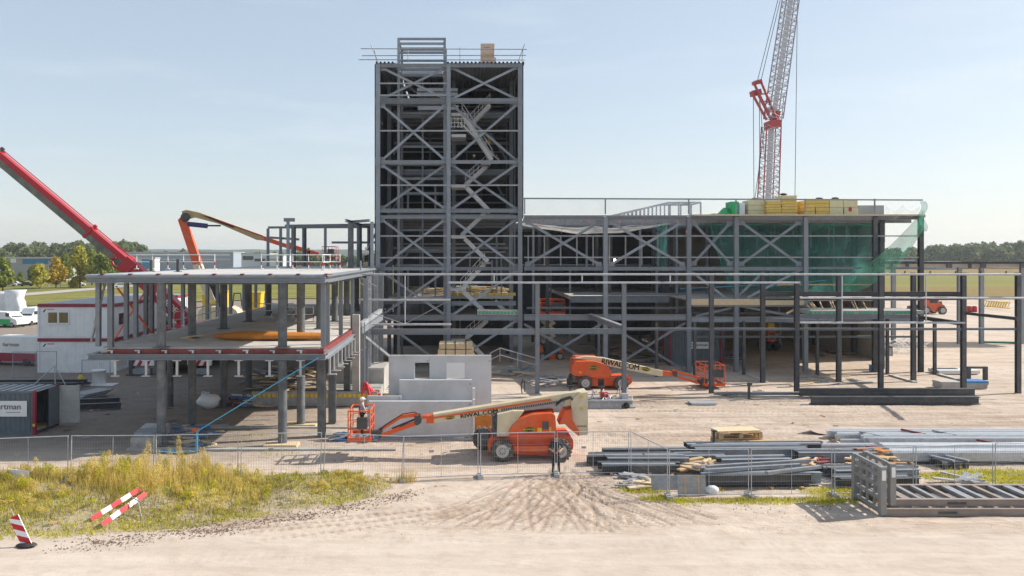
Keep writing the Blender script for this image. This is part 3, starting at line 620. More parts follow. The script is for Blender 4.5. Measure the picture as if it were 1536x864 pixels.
# stair: flights (stringers with treads), landings
fl=[((735,157),(706,187)),((693,170),(738,240)),((730,249),(698,277)),((700,281),(733,315)),((727,320),(692,353)),((697,358),(732,392)),((727,396),(691,435)),((694,437),(725,466)),((743,452),(765,474)),((731,481),(699,508)),((703,512),(727,538))]
for k,((ax,ay),(bx,by)) in enumerate(fl):
    y=70.4 if k%2 else 71.9
    p,q=P(ax,ay,y),P(bx,by,y)
    m=MB()
    for o in (0,1.1): m.bar(p+V((0,o,0)),q+V((0,o,0)),.07,.34)
    n=9
    for i in range(1,n): m.box(p+(q-p)*(i/n)+V((0,.55,.05)),(.28,1.04,.04))
    f=m.build('stair_flight',stairgrey,TW)
    if k in (0,1,2,6,9):
        m=MB(); d=V((0,-.05,0))
        for h in (.5,.95): m.tube(p+d+V((0,0,h)),q+d+V((0,0,h)),.03,5)
        for i in range(6): c=p+(q-p)*(i/5); m.tube(c+d,c+d+V((0,0,.95)),.025,5)
        m.build('handrail',white,f)
for py in (171,203,278.5,354.5,434,510):
    y=70.2; z=zt(py,y); MB().bb(XY(677,y),XY(699,y),y,y+2.6,z-.16,z+.1).build('landing',stairgrey,TW)
for py in (245,317,394,476):
    y=70.4; z=zt(py,y); MB().bb(XY(722,y),XY(736,y),y,y+2.4,z-.12,z+.06).build('landing',galvdull,TW)
m=MB()
y=70
for k in range(7): m.tube(P(690+k*3,184+k*2,y+.2*k),P(737+k*2.0,232+k*1.5,y+.2*k),.03,5)
for k in range(11): m.tube(P(684+k*6.0,180+k*5.2,y),P(684+k*6.0+8,192+k*5.2,y+1.2),.03,5)
for h in (178,184,190): m.tube(P(677,h,y),P(698,h,y),.03,5)
for k in range(5): m.tube(P(677+k*5,176,y),P(677+k*5,192,y),.03,5)
m.build('stair_guard_frame',white,TW)
for px,p0,p1,Y_ in ((690,440,545,76),(705,360,470,80),(722,250,316,82),(700,160,243,84),(760,160,316,80),(772,100,400,74),(630,320,470,80),(645,180,243,78)): MB().bar(P(px,p0,Y_),P(px,p1,Y_),.13,.13).build('post',steel,TW)
for p0 in (160,172,184,208,228,255,268,292,304,336,366,378): MB().bar((TXL+.6,80,zt(p0,80)),(TXR-.6,80,zt(p0,80)),.12,.14).build('joist',galvdull,TW)
# roof rails
T=thing('roof_guard_rail','scaffold tube guard rail with leaning end posts along the tower roof edge','guard rail',(-1.2,68.3,TOP+.2))
y=68.3
for a,b,c,d in ((541,73,790,74),(543,83.5,789,83),(538,89.5,787,90)): MB().tube(P(a,b,y),P(c,d,y),.04,6).build('rail',galvdull,T)
for a,b,c,d in ((556,67,568,93),(562,75,565,93),(690,71,690,94),(787,66,777,93),(785,70,783,93),(596,72,596,93),(741,72,741,93),(612,75,612,94)): MB().tube(P(a,b,y+.1),P(c,d,y+.1),.035,6).build('post',galvdull,T)
T=thing('packaged_pallet','pinkish orange striped packs stacked on the tower roof at the right','packaged goods',(XY(732,71),71,TOP+.16))
x0,x1=XY(721,71),XY(743,71); zb=TOP+.16; hh=zt(67.5,71)-zb
for k,(f0,f1,mt) in enumerate(((0,.46,pinkpack),(.47,.58,wood),(.59,1,pinkpack))): MB().bb(x0,x1-(.1 if k else -.03),70.5,71.6,zb+f0*hh,zb+f1*hh).build('pack',mt,T)
for f in (.12,.85): MB().bb(x0+.3,x1-.5,70.46,70.5,zb+f*hh-.04,zb+f*hh+.03).build('green_print',greenspot,T)
# working floor with timber and packs behind the stair (z ~6.3)
FZ=zt(448)
MB().bb(TXL+.6,TXC-.2,70.8,TB-.3,FZ-.25,FZ).bb(TXC-.2,TXR-.3,72.6,TB-.3,FZ-.25,FZ).build('work_floor',slabmat,TW)
MB().bb(TXL+.6,TXR-.3,TY+1,TB-.3,zt(478)-.1,zt(478)+.05).build('lower_floor',concrete,TW)
g=MB(); sp=MB()
x0,x1=XY(716,68.2),XY(777,68.2); z=zt(472,68.2); g.bb(x0,x1,67.9,69.6,z,z+.36)
for k in range(11): sp.tube((x0+.17+k*.31,67.88,z+.18),(x0+.17+k*.31,67.9,z+.18),.11,8)
T=thing('hollow_core_slab','pale slab end with a row of green plugs, lying on the tower beam','floor slab',((x0+x1)/2,68.7,z)); g.build('slab',concrete,T); sp.build('green_plugs',greenspot,T)
T=thing('insulation_pack_row','row of pale timber topped packs with yellow ends along the tower working floor','packs',(1.8,73,FZ))
for k in range(9):
    x=TXC+.1+k*.66; MB().bb(x,x+.62,72.7,73.3+.2*(k%2),FZ+.01,FZ+.26).build('pack',yellowfoam if k!=4 else palefoam,T)
rs=random.Random(3)
lbs=['pale plank pile on the left of the tower working floor','splayed white boards on the tower working floor behind the centre column','loose battens heaped near the back of the tower working floor','light sheets stacked right of the stair on the working floor','jumble of cut boards on the right of the tower working floor']
for k,(px,Y,w_) in enumerate(((640,78,3.4),(665,76,2.5),(700,83,2.6),(730,80,2.6),(752,77,2.2))):
    m=MB(); cx=XY(px,Y)
    for i in range(34): m.box((min(cx+rs.uniform(-w_/2,w_/2),TXR-1.3),Y+rs.uniform(-2.2,2.2),FZ+.05+i*.016),(rs.uniform(.6,1.9),rs.uniform(.15,.5),.05),rz=rs.uniform(-.35,.35),mi=i%3)
    m.build('board_pile',[woodpale,white,yellowfoam],label=lbs[k],cat='board pile',group='board piles on the tower working floor')
# big timber block / crates at the base behind the panels
T=thing('strapped_timber_stack','strapped bundle of pale timber boards at the foot of the tower','timber stack',(XY(690,66),66,0))
for i in range(5):
    MB().bb(XY(652,66)+.1*i,XY(716,66)-.1*i,65,67,.3+i*.5,.74+i*.5).build('board_layer',woodpale,T)
for px in (668,682,698): MB().bb(XY(px,65),XY(px,65)+.08,64.97,67.03,.28,2.8).build('strap',darksteel,T)
T=thing('stair_railing_unit','loose galvanised stair railing unit standing beside the tower base','railing',(XY(768,64),64,0))
for o in (0,1.3):
    p=[P(735,530,64+o),P(750,522,64+o),P(803,537,64+o)]
    MB().path(p,.04,6).path([a-V((0,0,.55)) for a in p],.035,6).build('rail',galv,T)
    m=MB()
    for a in (p[0],p[1],(p[1]+p[2])/2,p[2]): m.tube(a,a-V((0,0,1.1)),.03,6)
    m.build('baluster',galv,T)
MB().bb(TXL,TXR,TY-.7,TY+.9,0,.35).build('foundation_strip',concrete,label='concrete foundation strip under the tower front columns',cat='foundation')
# ================================================================ long hall right of the tower
HB=100.0; RZ=zt(325); HX1=39.4
HL=thing('steel_hall','wide two-storey dark steel hall frame with cross bracing to the right of the tower','building frame',(22,84,0))
hc=[(908,0),(1033,0),(1104,0),(1208,0),(1312,0),(1381,0)]
for px,_ in hc:
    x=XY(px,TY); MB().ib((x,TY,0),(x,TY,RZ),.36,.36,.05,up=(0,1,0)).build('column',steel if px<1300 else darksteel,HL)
for px,y,z1 in ((1325,73.5,RZ),(1325,73.5,RZ)): pass
MB().ib((XY(1322,70),70,0),(XY(1322,70),70,RZ-.2),.4,.4,.06,up=(0,1,0)).build('column',darksteel,HL)
for y in (76,84,92): 
    for x in (8,14,20,26,32): MB().ib((x+rr.uniform(-.5,.5),y,0),(x,y,RZ-.4),.36,.3,.05,up=(0,1,0)).build('column',darksteel,HL)
for y in (80,89): MB().ib((HX1-.35,y,0),(HX1-.35,y,RZ-.4),.45,.4,.05,up=(0,1,0)).build('column',darksteel,HL)
xl=TXR+.2
def hbeam(px0,px1,py,h,y=TY,m=steel,nm='beam',b=.26): 
    MB().ib((XY(px0,y),y,zt(py,y)),(XY(px1,y),y,zt(py,y)),h,b,.04).build(nm,m,HL)
xsn=[783,908,1033,1104,1208,1312,1381]
for a,b in zip(xsn,xsn[1:]):
    hbeam(a+3,b-3,326.5,.32); 
    if b<=1208: hbeam(a+3,b-3,403,.3)
    else: hbeam(a+3,b-3,402,.18)
    for py in (354,386): MB().bar((XY(a+3,TY),TY-.05,zt(py)),(XY(b-3,TY),TY-.05,zt(py)),.09,.1).build('rail',galvdull,HL)
    if b<=1208:
        z0,z1=zt(331),zt(399)
        for s,o in ((0,0),(1,.1)):
            p,q=(V((XY(a+5,TY),TY+.1+o,z0)),V((XY(b-5,TY),TY+.1+o,z1))) if not s else (V((XY(a+5,TY),TY+.1+o,z1)),V((XY(b-5,TY),TY+.1+o,z0)))
            d=(q-p).normalized()
            MB().bar(p,q,.1,.22).box(p+d*.3,(.5,.06,.4)).box(q-d*.3,(.5,.06,.4)).build('brace',steel,HL)
hbeam(786,1030,476,.5); hbeam(1036,1378,479,.46)
for px,p0,p1,Y_ in ((855,400,530,80),(898,478,545,74),(1002,400,540,82),(800,330,470,72),(826,400,500,86),(880,335,403,76),(960,335,403,78),(985,400,470,76),(1015,330,470,74),(1060,330,440,78),(1085,470,540,80),(1140,470,535,82),(1170,470,530,84),(1250,330,440,80)): MB().ib(P(px,max(p0,334),Y_),P(px,p1,Y_),.2,.18,.03,up=(0,1,0)).build('column',steel,HL)
for p0,a,b in ((441,860,1030),(462,790,1030),(470,1040,1200),(505,1040,1380)): hbeam(a,b,p0,.16,y=70)
# lower bracing
for (ax,ay,bx,by) in ((786,486,905,555),(905,484,786,555),(911,486,1028,556),(1028,484,911,556)):
    MB().bar(P(ax,ay,TY+.1 if ax<bx else TY+.22),P(bx,by,TY+.1 if ax<bx else TY+.22),.1,.2).build('brace',steel,HL)
for (ax,ay,bx,by) in ((1044,474,1110,459),(1110,459,1210,478),(1038,408,1090,448),(1145,408,1104,447),(1200,405,1120,447)):
    MB().bar(P(ax,ay,TY+.3),P(bx,by,TY+.3),.1,.2).build('brace',steel,HL)
# roof and floors
MB().bb(22.9,HX1,TY+.2,HB,RZ-.05,RZ+.16).bb(20.4,22.9,69.3,73.4,RZ-.05,RZ+.16).bb(xl+.1,22.9,86,HB,RZ-.05,RZ+.16).build('roof_deck',deckmat,HL)
for k in range(6):
    y=70+k*5; MB().ib((xl+.2,y,RZ-.25),(HX1-.2,y,RZ-.25),.4,.2,.03).build('roof_beam',galvdull if k<2 else steel,HL)
MB().bb(XY(1040,TY-.3),XY(1385,TY-.3),TY-.55,TY+.19,RZ+.06,RZ+.17).build('roof_edge_board',woodpale,HL)
MB().bb(xl+.1,XY(1036,TY),TY-.2,TY-.1,RZ+.02,RZ+.12).build('roof_edge_board',galvdull,HL)
FZ2=zt(449)
MB().bb(XY(1036,TY),HX1-.6,TY-.1,94,FZ2-.12,FZ2).build('floor_slab',slabmat,HL)
MB().bb(XY(1036,TY),XY(1205,TY),TY-.2,TY-.12,FZ2-.48,FZ2+.04).build('floor_edge',woodpale,HL)
MB().bb(XY(1036,TY)+.1,XY(1205,TY),TY-.1,TY-.02,FZ2-.62,FZ2-.13).build('floor_edge',steel,HL)
MB().bb(9.9,XY(1030,TY),74,94,FZ2-.35,FZ2).build('floor_slab',slabmat,HL)
MB().ib((9.9,73.8,FZ2-.3),(XY(1030,TY),73.8,FZ2-.3),.6,.3,.04).build('beam',steel,HL)
MB().bb(XY(1206,65.5),XY(1372,65.5),64.2,67.6,zt(471.5,64.2),zt(466,64.2)).build('floor_slab',concrete,HL)
hbeam(1200,1375,475,.34,y=64.2)
m=MB(); mm=MB(); x0=XY(1209,64.2); x1=XY(1369,64.2); n=int((x1-x0)/.3)
for k in range(n):
    if k%9==4: continue
    m.tube((x0+.15+k*.3,64.17,zt(468.8,64.2)),(x0+.15+k*.3,64.2,zt(468.8,64.2)),.1,8)
m.build('green_plugs',greenspot,HL)
# walls
m=MB()
for (a,b,c,d) in ((1205,452,1222,470),(1210,450,1226,468),(1214,450,1231,470),(1228,449,1236,467),(1243,449,1252,468),(1247,449,1254,466),(1276,450,1285,468),(1280,449,1287,466),(1292,449,1302,467),(1196,462,1180,470)): m.bar(P(a,b,68.6),P(c,d,65.6),.06,.16)
m.build('leaning_boards',woodpale,label='pale boards leaning in a row behind the green plugged slab',cat='boards')
for k,(a,b,w_,lb) in enumerate((((1335,563),(1373,574),.35,'pale concrete strip in the sand between two right front posts, left one'),((1404,561),(1475,580),.35,'pale concrete strip in the sand running to the right front posts, right one'),((1206,566),(1246,574),.3,'pale concrete strip in the sand beside the middle front post'),((1085,548),(1150,574),.35,'pale concrete strip in the sand below the second lift basket'))):
    p,q=G(*a),G(*b); p.z=q.z=.05; MB().bar(p,q,w_,.1).build('concrete_strip',slabmat,label=lb,cat='concrete strip')
MB().bb(xl-.3,HX1+.2,HB,HB+.2,0,RZ).build('back_wall',darkclad,HL)
MB().bb(23.5,HX1,HB-.25,HB-.05,0,RZ-.2).build('inner_wall',greywall,HL)
MB().bb(HX1,HX1+.22,75.6,HB-.3,0,RZ-.1).build('end_wall',greywall,HL)
MB().bb(HX1-.14,HX1-.02,76,HB-.4,0,.12).build('wall_base_strip',concrete,HL)
MB().bb(XY(990,80),XY(1000,80),79,80,FZ2,RZ-.3).build('partition',darkclad,HL)
for k in range(9): MB().bar((6+k*1.5,74,zt(355,74)),(6+k*1.5,74,zt(398,74)),.12,.12).build('hanger',galvdull,HL)
for k in range(8): MB().bar((24.5+k*1.7,76,zt(352,76)-rr.uniform(0,2)),(24.5+k*1.7,76,RZ-.3),.07,.07).build('hanger',galvdull,HL)
MB().bb(xl+.5,22.5,80,98,zt(399,71)-.15,zt(399,71)).build('gallery_floor',darkclad,HL)
# pale sagging net under the roof
def netsheet(name, fn, nu, nv, m, parent=None, **k):
    vs=[fn(i/nu,j/nv) for j in range(nv+1) for i in range(nu+1)]
    fs=[(j*(nu+1)+i,j*(nu+1)+i+1,(j+1)*(nu+1)+i+1,(j+1)*(nu+1)+i) for j in range(nv) for i in range(nu)]
    b=MB(); b.add(vs,fs,0,True); return b.build(name,m,parent,**k)
netsheet('safety_net',lambda u,v:(5.3+13.2*u,69+7*v,RZ-.35-1.0*math.sin(math.pi*min(1,u*1.02))**.7*(.25+.75*math.sin(math.pi*min(1,.15+v*.9)))-.12*math.sin(u*21)*v),24,10,greynet,label='grey safety net sagging under the hall roof beside the tower',cat='safety net')
# rail on top with mesh
T=thing('roof_guard_rail','dark steel guard rail with pale mesh along the hall roof edge','guard rail',(22,67.9,RZ+.2))
MB().tube((xl,67.9,zt(297.5,67.9)),(XY(1384,67.9),67.9,zt(300,67.9)),.07,6).build('rail',steel,T)
for px in (787,908,1033,1104,1208,1312): MB().bar((XY(px,67.9),67.9,RZ+.2),(XY(px,67.9),67.9,zt(298,67.9)),.1,.1).build('post',steel,T)
netsheet('mesh',lambda u,v:(xl+.1+(XY(1050,67.9)-xl)*u,67.9+.05*math.sin(u*40),RZ+.2+(zt(298.5,67.9)-RZ-.2)*v),40,4,palenet,T)
# green nets
def gnet(u,v):
    pxt=1050+u*278; top=331+5*abs(math.sin(u*16))
    bot_=438 if u>.12 else 340+u/.12*98
    if u>.78: bot_=438-(u-.78)/.22*75
    py=top+(bot_-top)*v; px=pxt+(16*(v)*(1-u*2)*.8 if u<.5 else 0)
    Y=70.8+.55*math.sin(u*31+v*2.2)*(.4+.6*v)+.3*math.sin(v*7+u*9); return tuple(P(px,py,Y))
netsheet('debris_net',gnet,60,16,greennet,label='large dark green debris net hanging across the right half of the hall front',cat='debris net')
m=MB().path([P(1050+278*u,331+5*abs(math.sin(u*16)),70.5) for u in np.linspace(0,1,60)],.13,6)
for k in range(7): m.tube(P(1050+278*(k*.196),331,70.4),P(1050+278*k*.196+4,341+3*(k%3),70.3),.05,4)
hemm=mat('green_net_hem',(.05,.26,.2),.8,0,.2,3.)
m.build('net_rope',hemm,label='green bunched hem with ties along the top of the large debris net',cat='rope')
MB().path([P(1066+u*34,338+100*u**.8,70.4) for u in np.linspace(0,1,8)],.06,5).build('net_rope',hemm,label='green edge rope running down the left side of the large debris net',cat='rope')
def gnet2(u,v):
    a=P(1250,425+14*v-2*math.sin(u*7),67.4-.0*v); 
    px=1252+u*133; py=420-105*u**1.5+v*(20+16*math.sin(math.pi*u)+(10 if u>.6 else 0)); return tuple(P(px,py,67.3+.25*math.sin(u*9+v*4)))
netsheet('debris_net',gnet2,40,6,net_mat('light_green_net',(.12,.42,.28),.5),label='light green net swag sweeping up from the hall floor to its right roof corner',cat='debris net')
netsheet('debris_net',lambda u,v:tuple(P(1379+10*v+3*math.sin(u*9),302+u*45,67.5+.4*v+.1*math.sin(u*12))),20,5,greennet,label='green net bunched round the top of the hall\'s right corner column',cat='debris net')
netsheet('debris_net',lambda u,v:tuple(P(1328+52*u,(307+9*math.sin(math.pi*((u*2)%1)))+v*(17-10*u),67.6+.2*math.sin(u*15))),30,5,palenet,label='pale mesh looped along the open right end of the hall roof rail',cat='mesh net')
netsheet('debris_net',lambda u,v:tuple(P(985+16*u,330+76*v,73+.3*math.sin(u*9+v*5))),10,12,greennet,label='narrow dark green net hanging inside the hall between bays',cat='debris net')
MB().bb(XY(1328,68),XY(1380,68),TY+.3,72,RZ+.1,RZ+.18).build('roof_edge_sheet',steel,HL)
m=MB()
for (a,b,c,d) in ((1020,433,1150,427),(1150,430,1240,420)): m.bar(P(a,b,69),P(c,d,69),.06,.06)
m.build('blue_rope',bluestrap,label='blue rope strung across the hall floor opening beneath the green net',cat='rope')
MB().bar(P(1165,427,68.5),P(1320,427,68.5),.12,.1).build('guard_plank',wood,label='orange brown guard plank fixed across the hall bays at the right',cat='plank')
# steel framing with sloped top on the roof
T=thing('roof_frame','pale galvanised steel framing with sloping top standing on the hall roof','steel framing',(17,74,RZ+.16))
y0,y1=72,75
def rp(px,py,y): p=P(px,py,y); return V((p.x,y,max(p.z,RZ+.17)))
zt_=lambda x:0
xA,xB,xC=XY(912,72),XY(1003,72),XY(1051,72); zA=RZ+.2; zB=zt(304,72)
for y in (y0,y1):
    MB().bar((xA,y,zA),(xB,y,zB),.12,.16).bar((xB,y,zB),(xC,y,zB),.12,.16).build('rail',galv,T)
for k in range(13):
    x=xA+1+(xB-xA-1)*k/12; z=zA+(zB-zA)*(x-xA)/(xB-xA)
    for y in (y0,y1): MB().bar((x,y,RZ+.17),(x,y,z),.1,.1).build('stud',galv,T)
    MB().bar((x,y0,z),(x,y1,z),.08,.08).build('cross_bar',galv,T)
for x in (xB+.9,xB+1.9,xC):
    for y in (y0,y1): MB().bar((x,y,RZ+.17),(x,y,zB),.12,.12).build('stud',galv,T)
    MB().bar((x,y0,zB),(x,y1,zB),.1,.1).build('cross_bar',galv,T)
# packs on the roof
T=0
def pack_stack(label,px0,px1,py0,y,mt,layers,name='insulation_pack',dy=1.6,lid=None,zb=None):
    zb=RZ+.21; z1=zt(py0,y); t=thing(name,label,'insulation packs',((XY(px0,y)+XY(px1,y))/2,y+dy/2,zb),group='insulation packs on the hall roof'); h=(z1-zb)/layers
    for k in range(layers):
        j=random.uniform(-.05,.05); MB().bb(XY(px0,y)+j,XY(px1,y)+j,y,y+dy,zb+k*h+.01,zb+(k+1)*h-.015).build('pack',mt if k<layers-1 or not lid else lid,t)
    return t
pack_stack('bright green wrapped pack at the left end of the roof stacks',1097,1108,302,70,greenpaint,1)
pack_stack('white wrapped pack just right of the green pack on the roof',1110,1118,304,70,plastic,1)
pack_stack('pale cream insulation stack left of the first yellow stack',1122,1149,300,70,palefoam,3)
pack_stack('yellow insulation stack, tallest on the roof, left half',1150,1172,299,69.5,yellowfoam,6,lid=palefoam)
pack_stack('yellow insulation stack, tallest on the roof, right half with paler lid',1173,1196,293,69.6,yellowfoam,7,lid=palefoam)
pack_stack('orange striped insulation stack in the gap right of the tallest pair',1196,1208,302,71,yellowfoam,8)
pack_stack('yellow insulation stack with square block joints, right of centre on the roof',1209,1223,300,69.6,yellowfoam,4)
pack_stack('yellow insulation stack beside the pale stack with the red label',1224,1244,299.5,69.6,yellowfoam,4)
pack_stack('pale cream insulation stack left of the one with the red label',1245,1265,299,69.6,palefoam,2)
t=pack_stack('pale cream insulation stack with a red label, right end of the row',1266,1287,299.5,69.6,palefoam,2)
MB().bb(XY(1274,69.5),XY(1278,69.5),69.54,69.6,zt(317,69.5),zt(311,69.5)).build('red_label',signred,t)
MB().bb(XY(1289,72),XY(1326,72),72,73,RZ+.17,zt(308,72)).build('roof_upstand',greywall,label='low brown grey wall upstand at the right end of the hall roof',cat='upstand')
netsheet('green_tarp',lambda u,v:(XY(1060+36*u,71),70+2*v,RZ+.24+1.0*u*math.sin(math.pi*v)*(.7+.3*math.sin(u*11))),14,8,greenpaint,label='crumpled green tarp heaped left of the roof stacks',cat='tarp')
for k,(px,lb) in enumerate(((1135,'small black bag lying on the pale roof stack'),(1178,'small black bag lying on the tallest yellow stack'),(1232,'small black bag lying on the stack right of centre'),(1256,'small black bag lying on the pale stack at right'))):
    z=zt([299.5,292.5,299,298.7][k],69.9); MB().ell((XY(px,70),70.4,z+.1),(.35,.25,.11),8,5).build('black_bag',black,label=lb,cat='bag')
# red clips and lights under roof edge
lamp=bpy.data.materials.new('work_lamp_glow'); lamp.use_nodes=True; b=lamp.node_tree.nodes['Principled BSDF']; b.inputs['Emission Color'].default_value=(1,.62,.25,1); b.inputs['Emission Strength'].default_value=12
T=thing('work_lamp','lit work lamp glowing inside the dark hall, beside the second column','lamp',P(922,390,72)); MB().ell(P(922,390,72),(.11,.09,.12),10,6).build('bulb',lamp,T); MB().tube(P(922,393,72.1),P(922,402,72.1),.05,6).build('stand',darksteel,T)
m=MB()
for px,py in ((805,330),(811,336),(843,341),(836,328),(885,330),(930,331),(963,331),(998,332),(1016,329),(1030,345)): m.bar(P(px,py,67.7),P(px+rr.uniform(-2,2),py+rr.uniform(5,10),67.7),.035,.035); m.bar(P(px-2,py+2,67.7),P(px+3,py+3,67.7),.03,.03)
m.build('net_clips',mat('salmon_clips',(.6,.25,.2)),HL)
# ================================================================ front row frame
FY=57.4
FR=thing('front_steel_frame','row of slim dark steel posts with galvanised rails standing in front of the hall','building frame',(22,62,0))
zf=lambda py,Y=FY: H-(py-VY)*Y/F
for px,t in ((806,424),(936,424),(1067,411),(1195,411),(1321,411),(1445,409),(1527,409)):
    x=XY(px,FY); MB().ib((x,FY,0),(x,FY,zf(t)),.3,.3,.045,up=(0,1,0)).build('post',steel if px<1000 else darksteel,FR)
for px,b,t in ((1144,574,411),(1258,573,411),(1370,572,409)):
    y=H*F/(b-VY); MB().ib((XY(px,y),y,0),(XY(px,y),y,zf(t,y)),.32,.32,.045,up=(0,1,0)).build('post',darksteel,FR)
for px,b,t in ((1226,563,470),(1331,561,470),(1402,561.5,478),(1116,562,478),(1042,563,484),(985,565,484)):
    y=H*F/(b-VY); MB().ib((XY(px,y),y,0),(XY(px,y),y,zf(t,y)),.22,.22,.045,up=(0,1,0)).build('post',darksteel,FR)
fx=[806,936,1067,1195,1321,1445,1527]
def fb(px0,px1,py,h,y=FY,m=steel,nm='beam',b=.24): MB().ib((XY(px0,y),y,zf(py,y)),(XY(px1,y),y,zf(py,y)),h,b,.035).build(nm,m,FR)
for a,b in zip(fx,fx[1:]):
    fb(a+3,b-3,493.5 if a>=936 else 497,.16 if a>=936 else .38)
fb(541,674,497.5,.4); fb(676,803,497.5,.4)
for a,b in ((1147,1318),(1324,1442)): fb(a,b,441,.34,y=58,m=darksteel); fb(a,b,449,.12,y=59,m=darksteel)
fb(1448,1530,447,.2,m=darksteel)
MB().ib(P(1450,470,57.4),P(1525,478,50),.2,.16).build('beam',darksteel,FR)
MB().ib(P(886,474,68),P(934,492,58),.4,.35,.05).build('beam',galvdull,FR)
MB().ib(P(1110,478,66),P(1250,483,62),.3,.24).build('beam',steel,FR)
MB().ib(P(1380,476,66),P(1440,485,58),.3,.24).build('beam',darksteel,FR)
# rails
T=thing('scaffold_rail','long run of bright galvanised scaffold rails across the tower and hall front','guard rail',(17,56.9,zf(500)))
y=56.9
for a,b,py in ((538,1531,411.5),(673,1200,424),(538,676,449.8),(538,677,486.5),(1200,1540,447),(1200,1447,484)):
    MB().tube(P(a,py,y),P(b,py,y),.075,8).build('rail',galv,T)
for px,a,b in ((607.5,411,486),(873,411,424),(1005,411,424),(1263,411,484),(1389,411,484),(741,411,424)): MB().tube(P(px,a,y+.1),P(px,b,y+.1),.045,6).build('standard',galv,T)
for (a,b,c,d) in ((538,415,565,430),(545,465,607,486),(607,486,675,450),(540,424,556,436)): MB().tube(P(a,b,y+.2),P(c,d,y+.2),.03,6).build('tie',galvdull,T)
for k in range(26): MB().box(P(560+k*38,410,y)+V((0,.05,.08)),(.07,.07,.16)).build('coupler',darksteel,T)
# columns left of the tower: paired posts
for px,Y_,z1,mt,lb in ((544,53.6,5.4,steel,0),(549,55.5,8.3,steel,0),(553.5,57.5,8.4,galv,0),(558,59.5,8.5,steel,0),(564,62,8.5,galvdull,0),(572,65,8.6,steel,0)):
    MB().ib((XY(px,Y_),Y_,0),(XY(px,Y_),Y_,z1),.34,.3,.05,up=(0,1,0)).build('post',mt,FR)
m=MB().bar(P(541,487,53),P(571,466,62),.25,.3); m.build('beam',galv,FR)
MB().bar(P(541,496,53),P(572,476,62),.25,.4).build('beam',steel,FR)
MB().bar(P(548,505,54),P(585,535,60),.1,.18).build('brace',steel,FR)
MB().tube(P(541,391,56),P(541,416,56),.06,6).build('post',steel,FR)
# low beam line and stock of beams at the foot
for k,(a,b,py,lb) in enumerate(((1199,1462,590,'longer dark steel beam lying on blocks at the foot of the front posts'),(1216,1468,600,'dark steel beam lying just in front of the other at the foot of the front posts'))):
    y=H*F/(py+7-VY); T=thing('steel_beam',lb,'steel beam',(XY((a+b)/2,y),y,0)); MB().ib((XY(a,y),y,.42 if k==0 else .3),(XY(b,y),y,.42 if k==0 else .3),.5,.4,.05).build('beam',darksteel,T)
    for f in (.3,.5,.75): MB().box((XY(a+(b-a)*f,y),y,.02),(.3,.6,.06)).build('stiffener',darksteel,T)
MB().ib((XY(1066,57),56.2,.2),(XY(1200,57),56.2,.2),.2,.3).build('ground_beam',galvdull,label='low dusty ground beam between two front posts',cat='ground beam')
MB().bar((XY(1125,55),55.2,0),(XY(1125,55),55.2,1.05),.14).box((XY(1126,55),55.2,1.02),(.3,.2,.16)).build('stub_post',darksteel,label='short rusty dark stub post standing alone in the sand before the front posts',cat='post')
MB().box((XY(1048,54),53.2,.1),(1.7,1.0,.1)).box((XY(1048,54),53.2,.03),(1.5,.8,.06)).build('sheet_stack',galv,label='small stack of pale grey sheets lying in the sand before the front posts',cat='sheets')
# far canopy frame on the right
CF=thing('canopy_frame','long low dark steel canopy frame behind the site at the far right','building frame',(60,90,0))
for px in (1439,1472,1533,1340): MB().ib((XY(px,90),90,0),(XY(px,90),90,8.8),.4,.4,.05,up=(0,1,0)).build('post',steel,CF)
MB().bb(XY(1324,90),XY(1640,90),89.6,95,8.6,9.0).build('canopy_slab',greywall,CF)
MB().ib((XY(1324,89),89.3,9.12),(XY(1640,89),89.3,9.12),.24,.3).build('beam',darksteel,CF)
for px in (1336,1360,1423,1454,1474,1533): MB().box((XY(px,89.2),89.1,8.8),(.55 if px in(1423,1474,1533) else .3,.2,.5)).build('bracket',darksteel,CF)
# ================================================================ lifts, cranes, vehicles
def pz(pts, Y): return [(XY(x,Y), H-(y-VY)*Y/F) for x,y in pts]
def round_poly(poly, r=.12, n=3):
    out=[]; N=len(poly)
    for i in range(N):
        a,b,c=V((*poly[i-1],0)),V((*poly[i],0)),V((*poly[(i+1)%N],0))
        la,lc=(a-b).length,(c-b).length; rr_=min(r,la*.45,lc*.45); p=b+(a-b)/la*rr_; q=b+(c-b)/lc*rr_
        for k in range(n+1):
            t=k/n; z=p*(1-t)**2+b*2*t*(1-t)+q*t*t; out.append((z.x,z.y))
    return out
def wheel(parent, c, r, w, mats=(None,None), local=False, lugs=True):
    tw=w/2; m=MB()
    m.lathe([(r*.55,-tw),(r*.88,-tw),(r*.98,-tw*.75),(r,0),(r*.98,tw*.75),(r*.88,tw),(r*.55,tw)],'Y',c,22)
    if lugs:
        for k in range(18):
            a=2*math.pi*k/18
            for s in (-1,1): m.box(V(c)+V((math.cos(a+.1*s)*r,s*tw*.45,math.sin(a+.1*s)*r)),(.07*r/.5,tw*.8,.09*r/.5),ry=-a)
    wh=m.build('wheel',tyremat if lugs else black,parent,local=local)
    g=MB().lathe([(0.02,-tw*1.1),(r*.18,-tw*1.1),(r*.2,-tw*1.02),(r*.36,-tw*1.02),(r*.5,-tw*1.03),(r*.58,-tw*1.12),(r*.6,-tw*1.12),(r*.6,tw*1.02),(r*.3,tw*.6),(.02,tw*.6)],'Y',c,18)
    for k in range(8):
        a=2*math.pi*k/8; g.box(V(c)+V((math.cos(a)*r*.28,-tw*1.04,math.sin(a)*r*.28)),(.04,.05,.04),1)
    g.build('rim',[rimmat,darksteel],wh,local=local); return wh
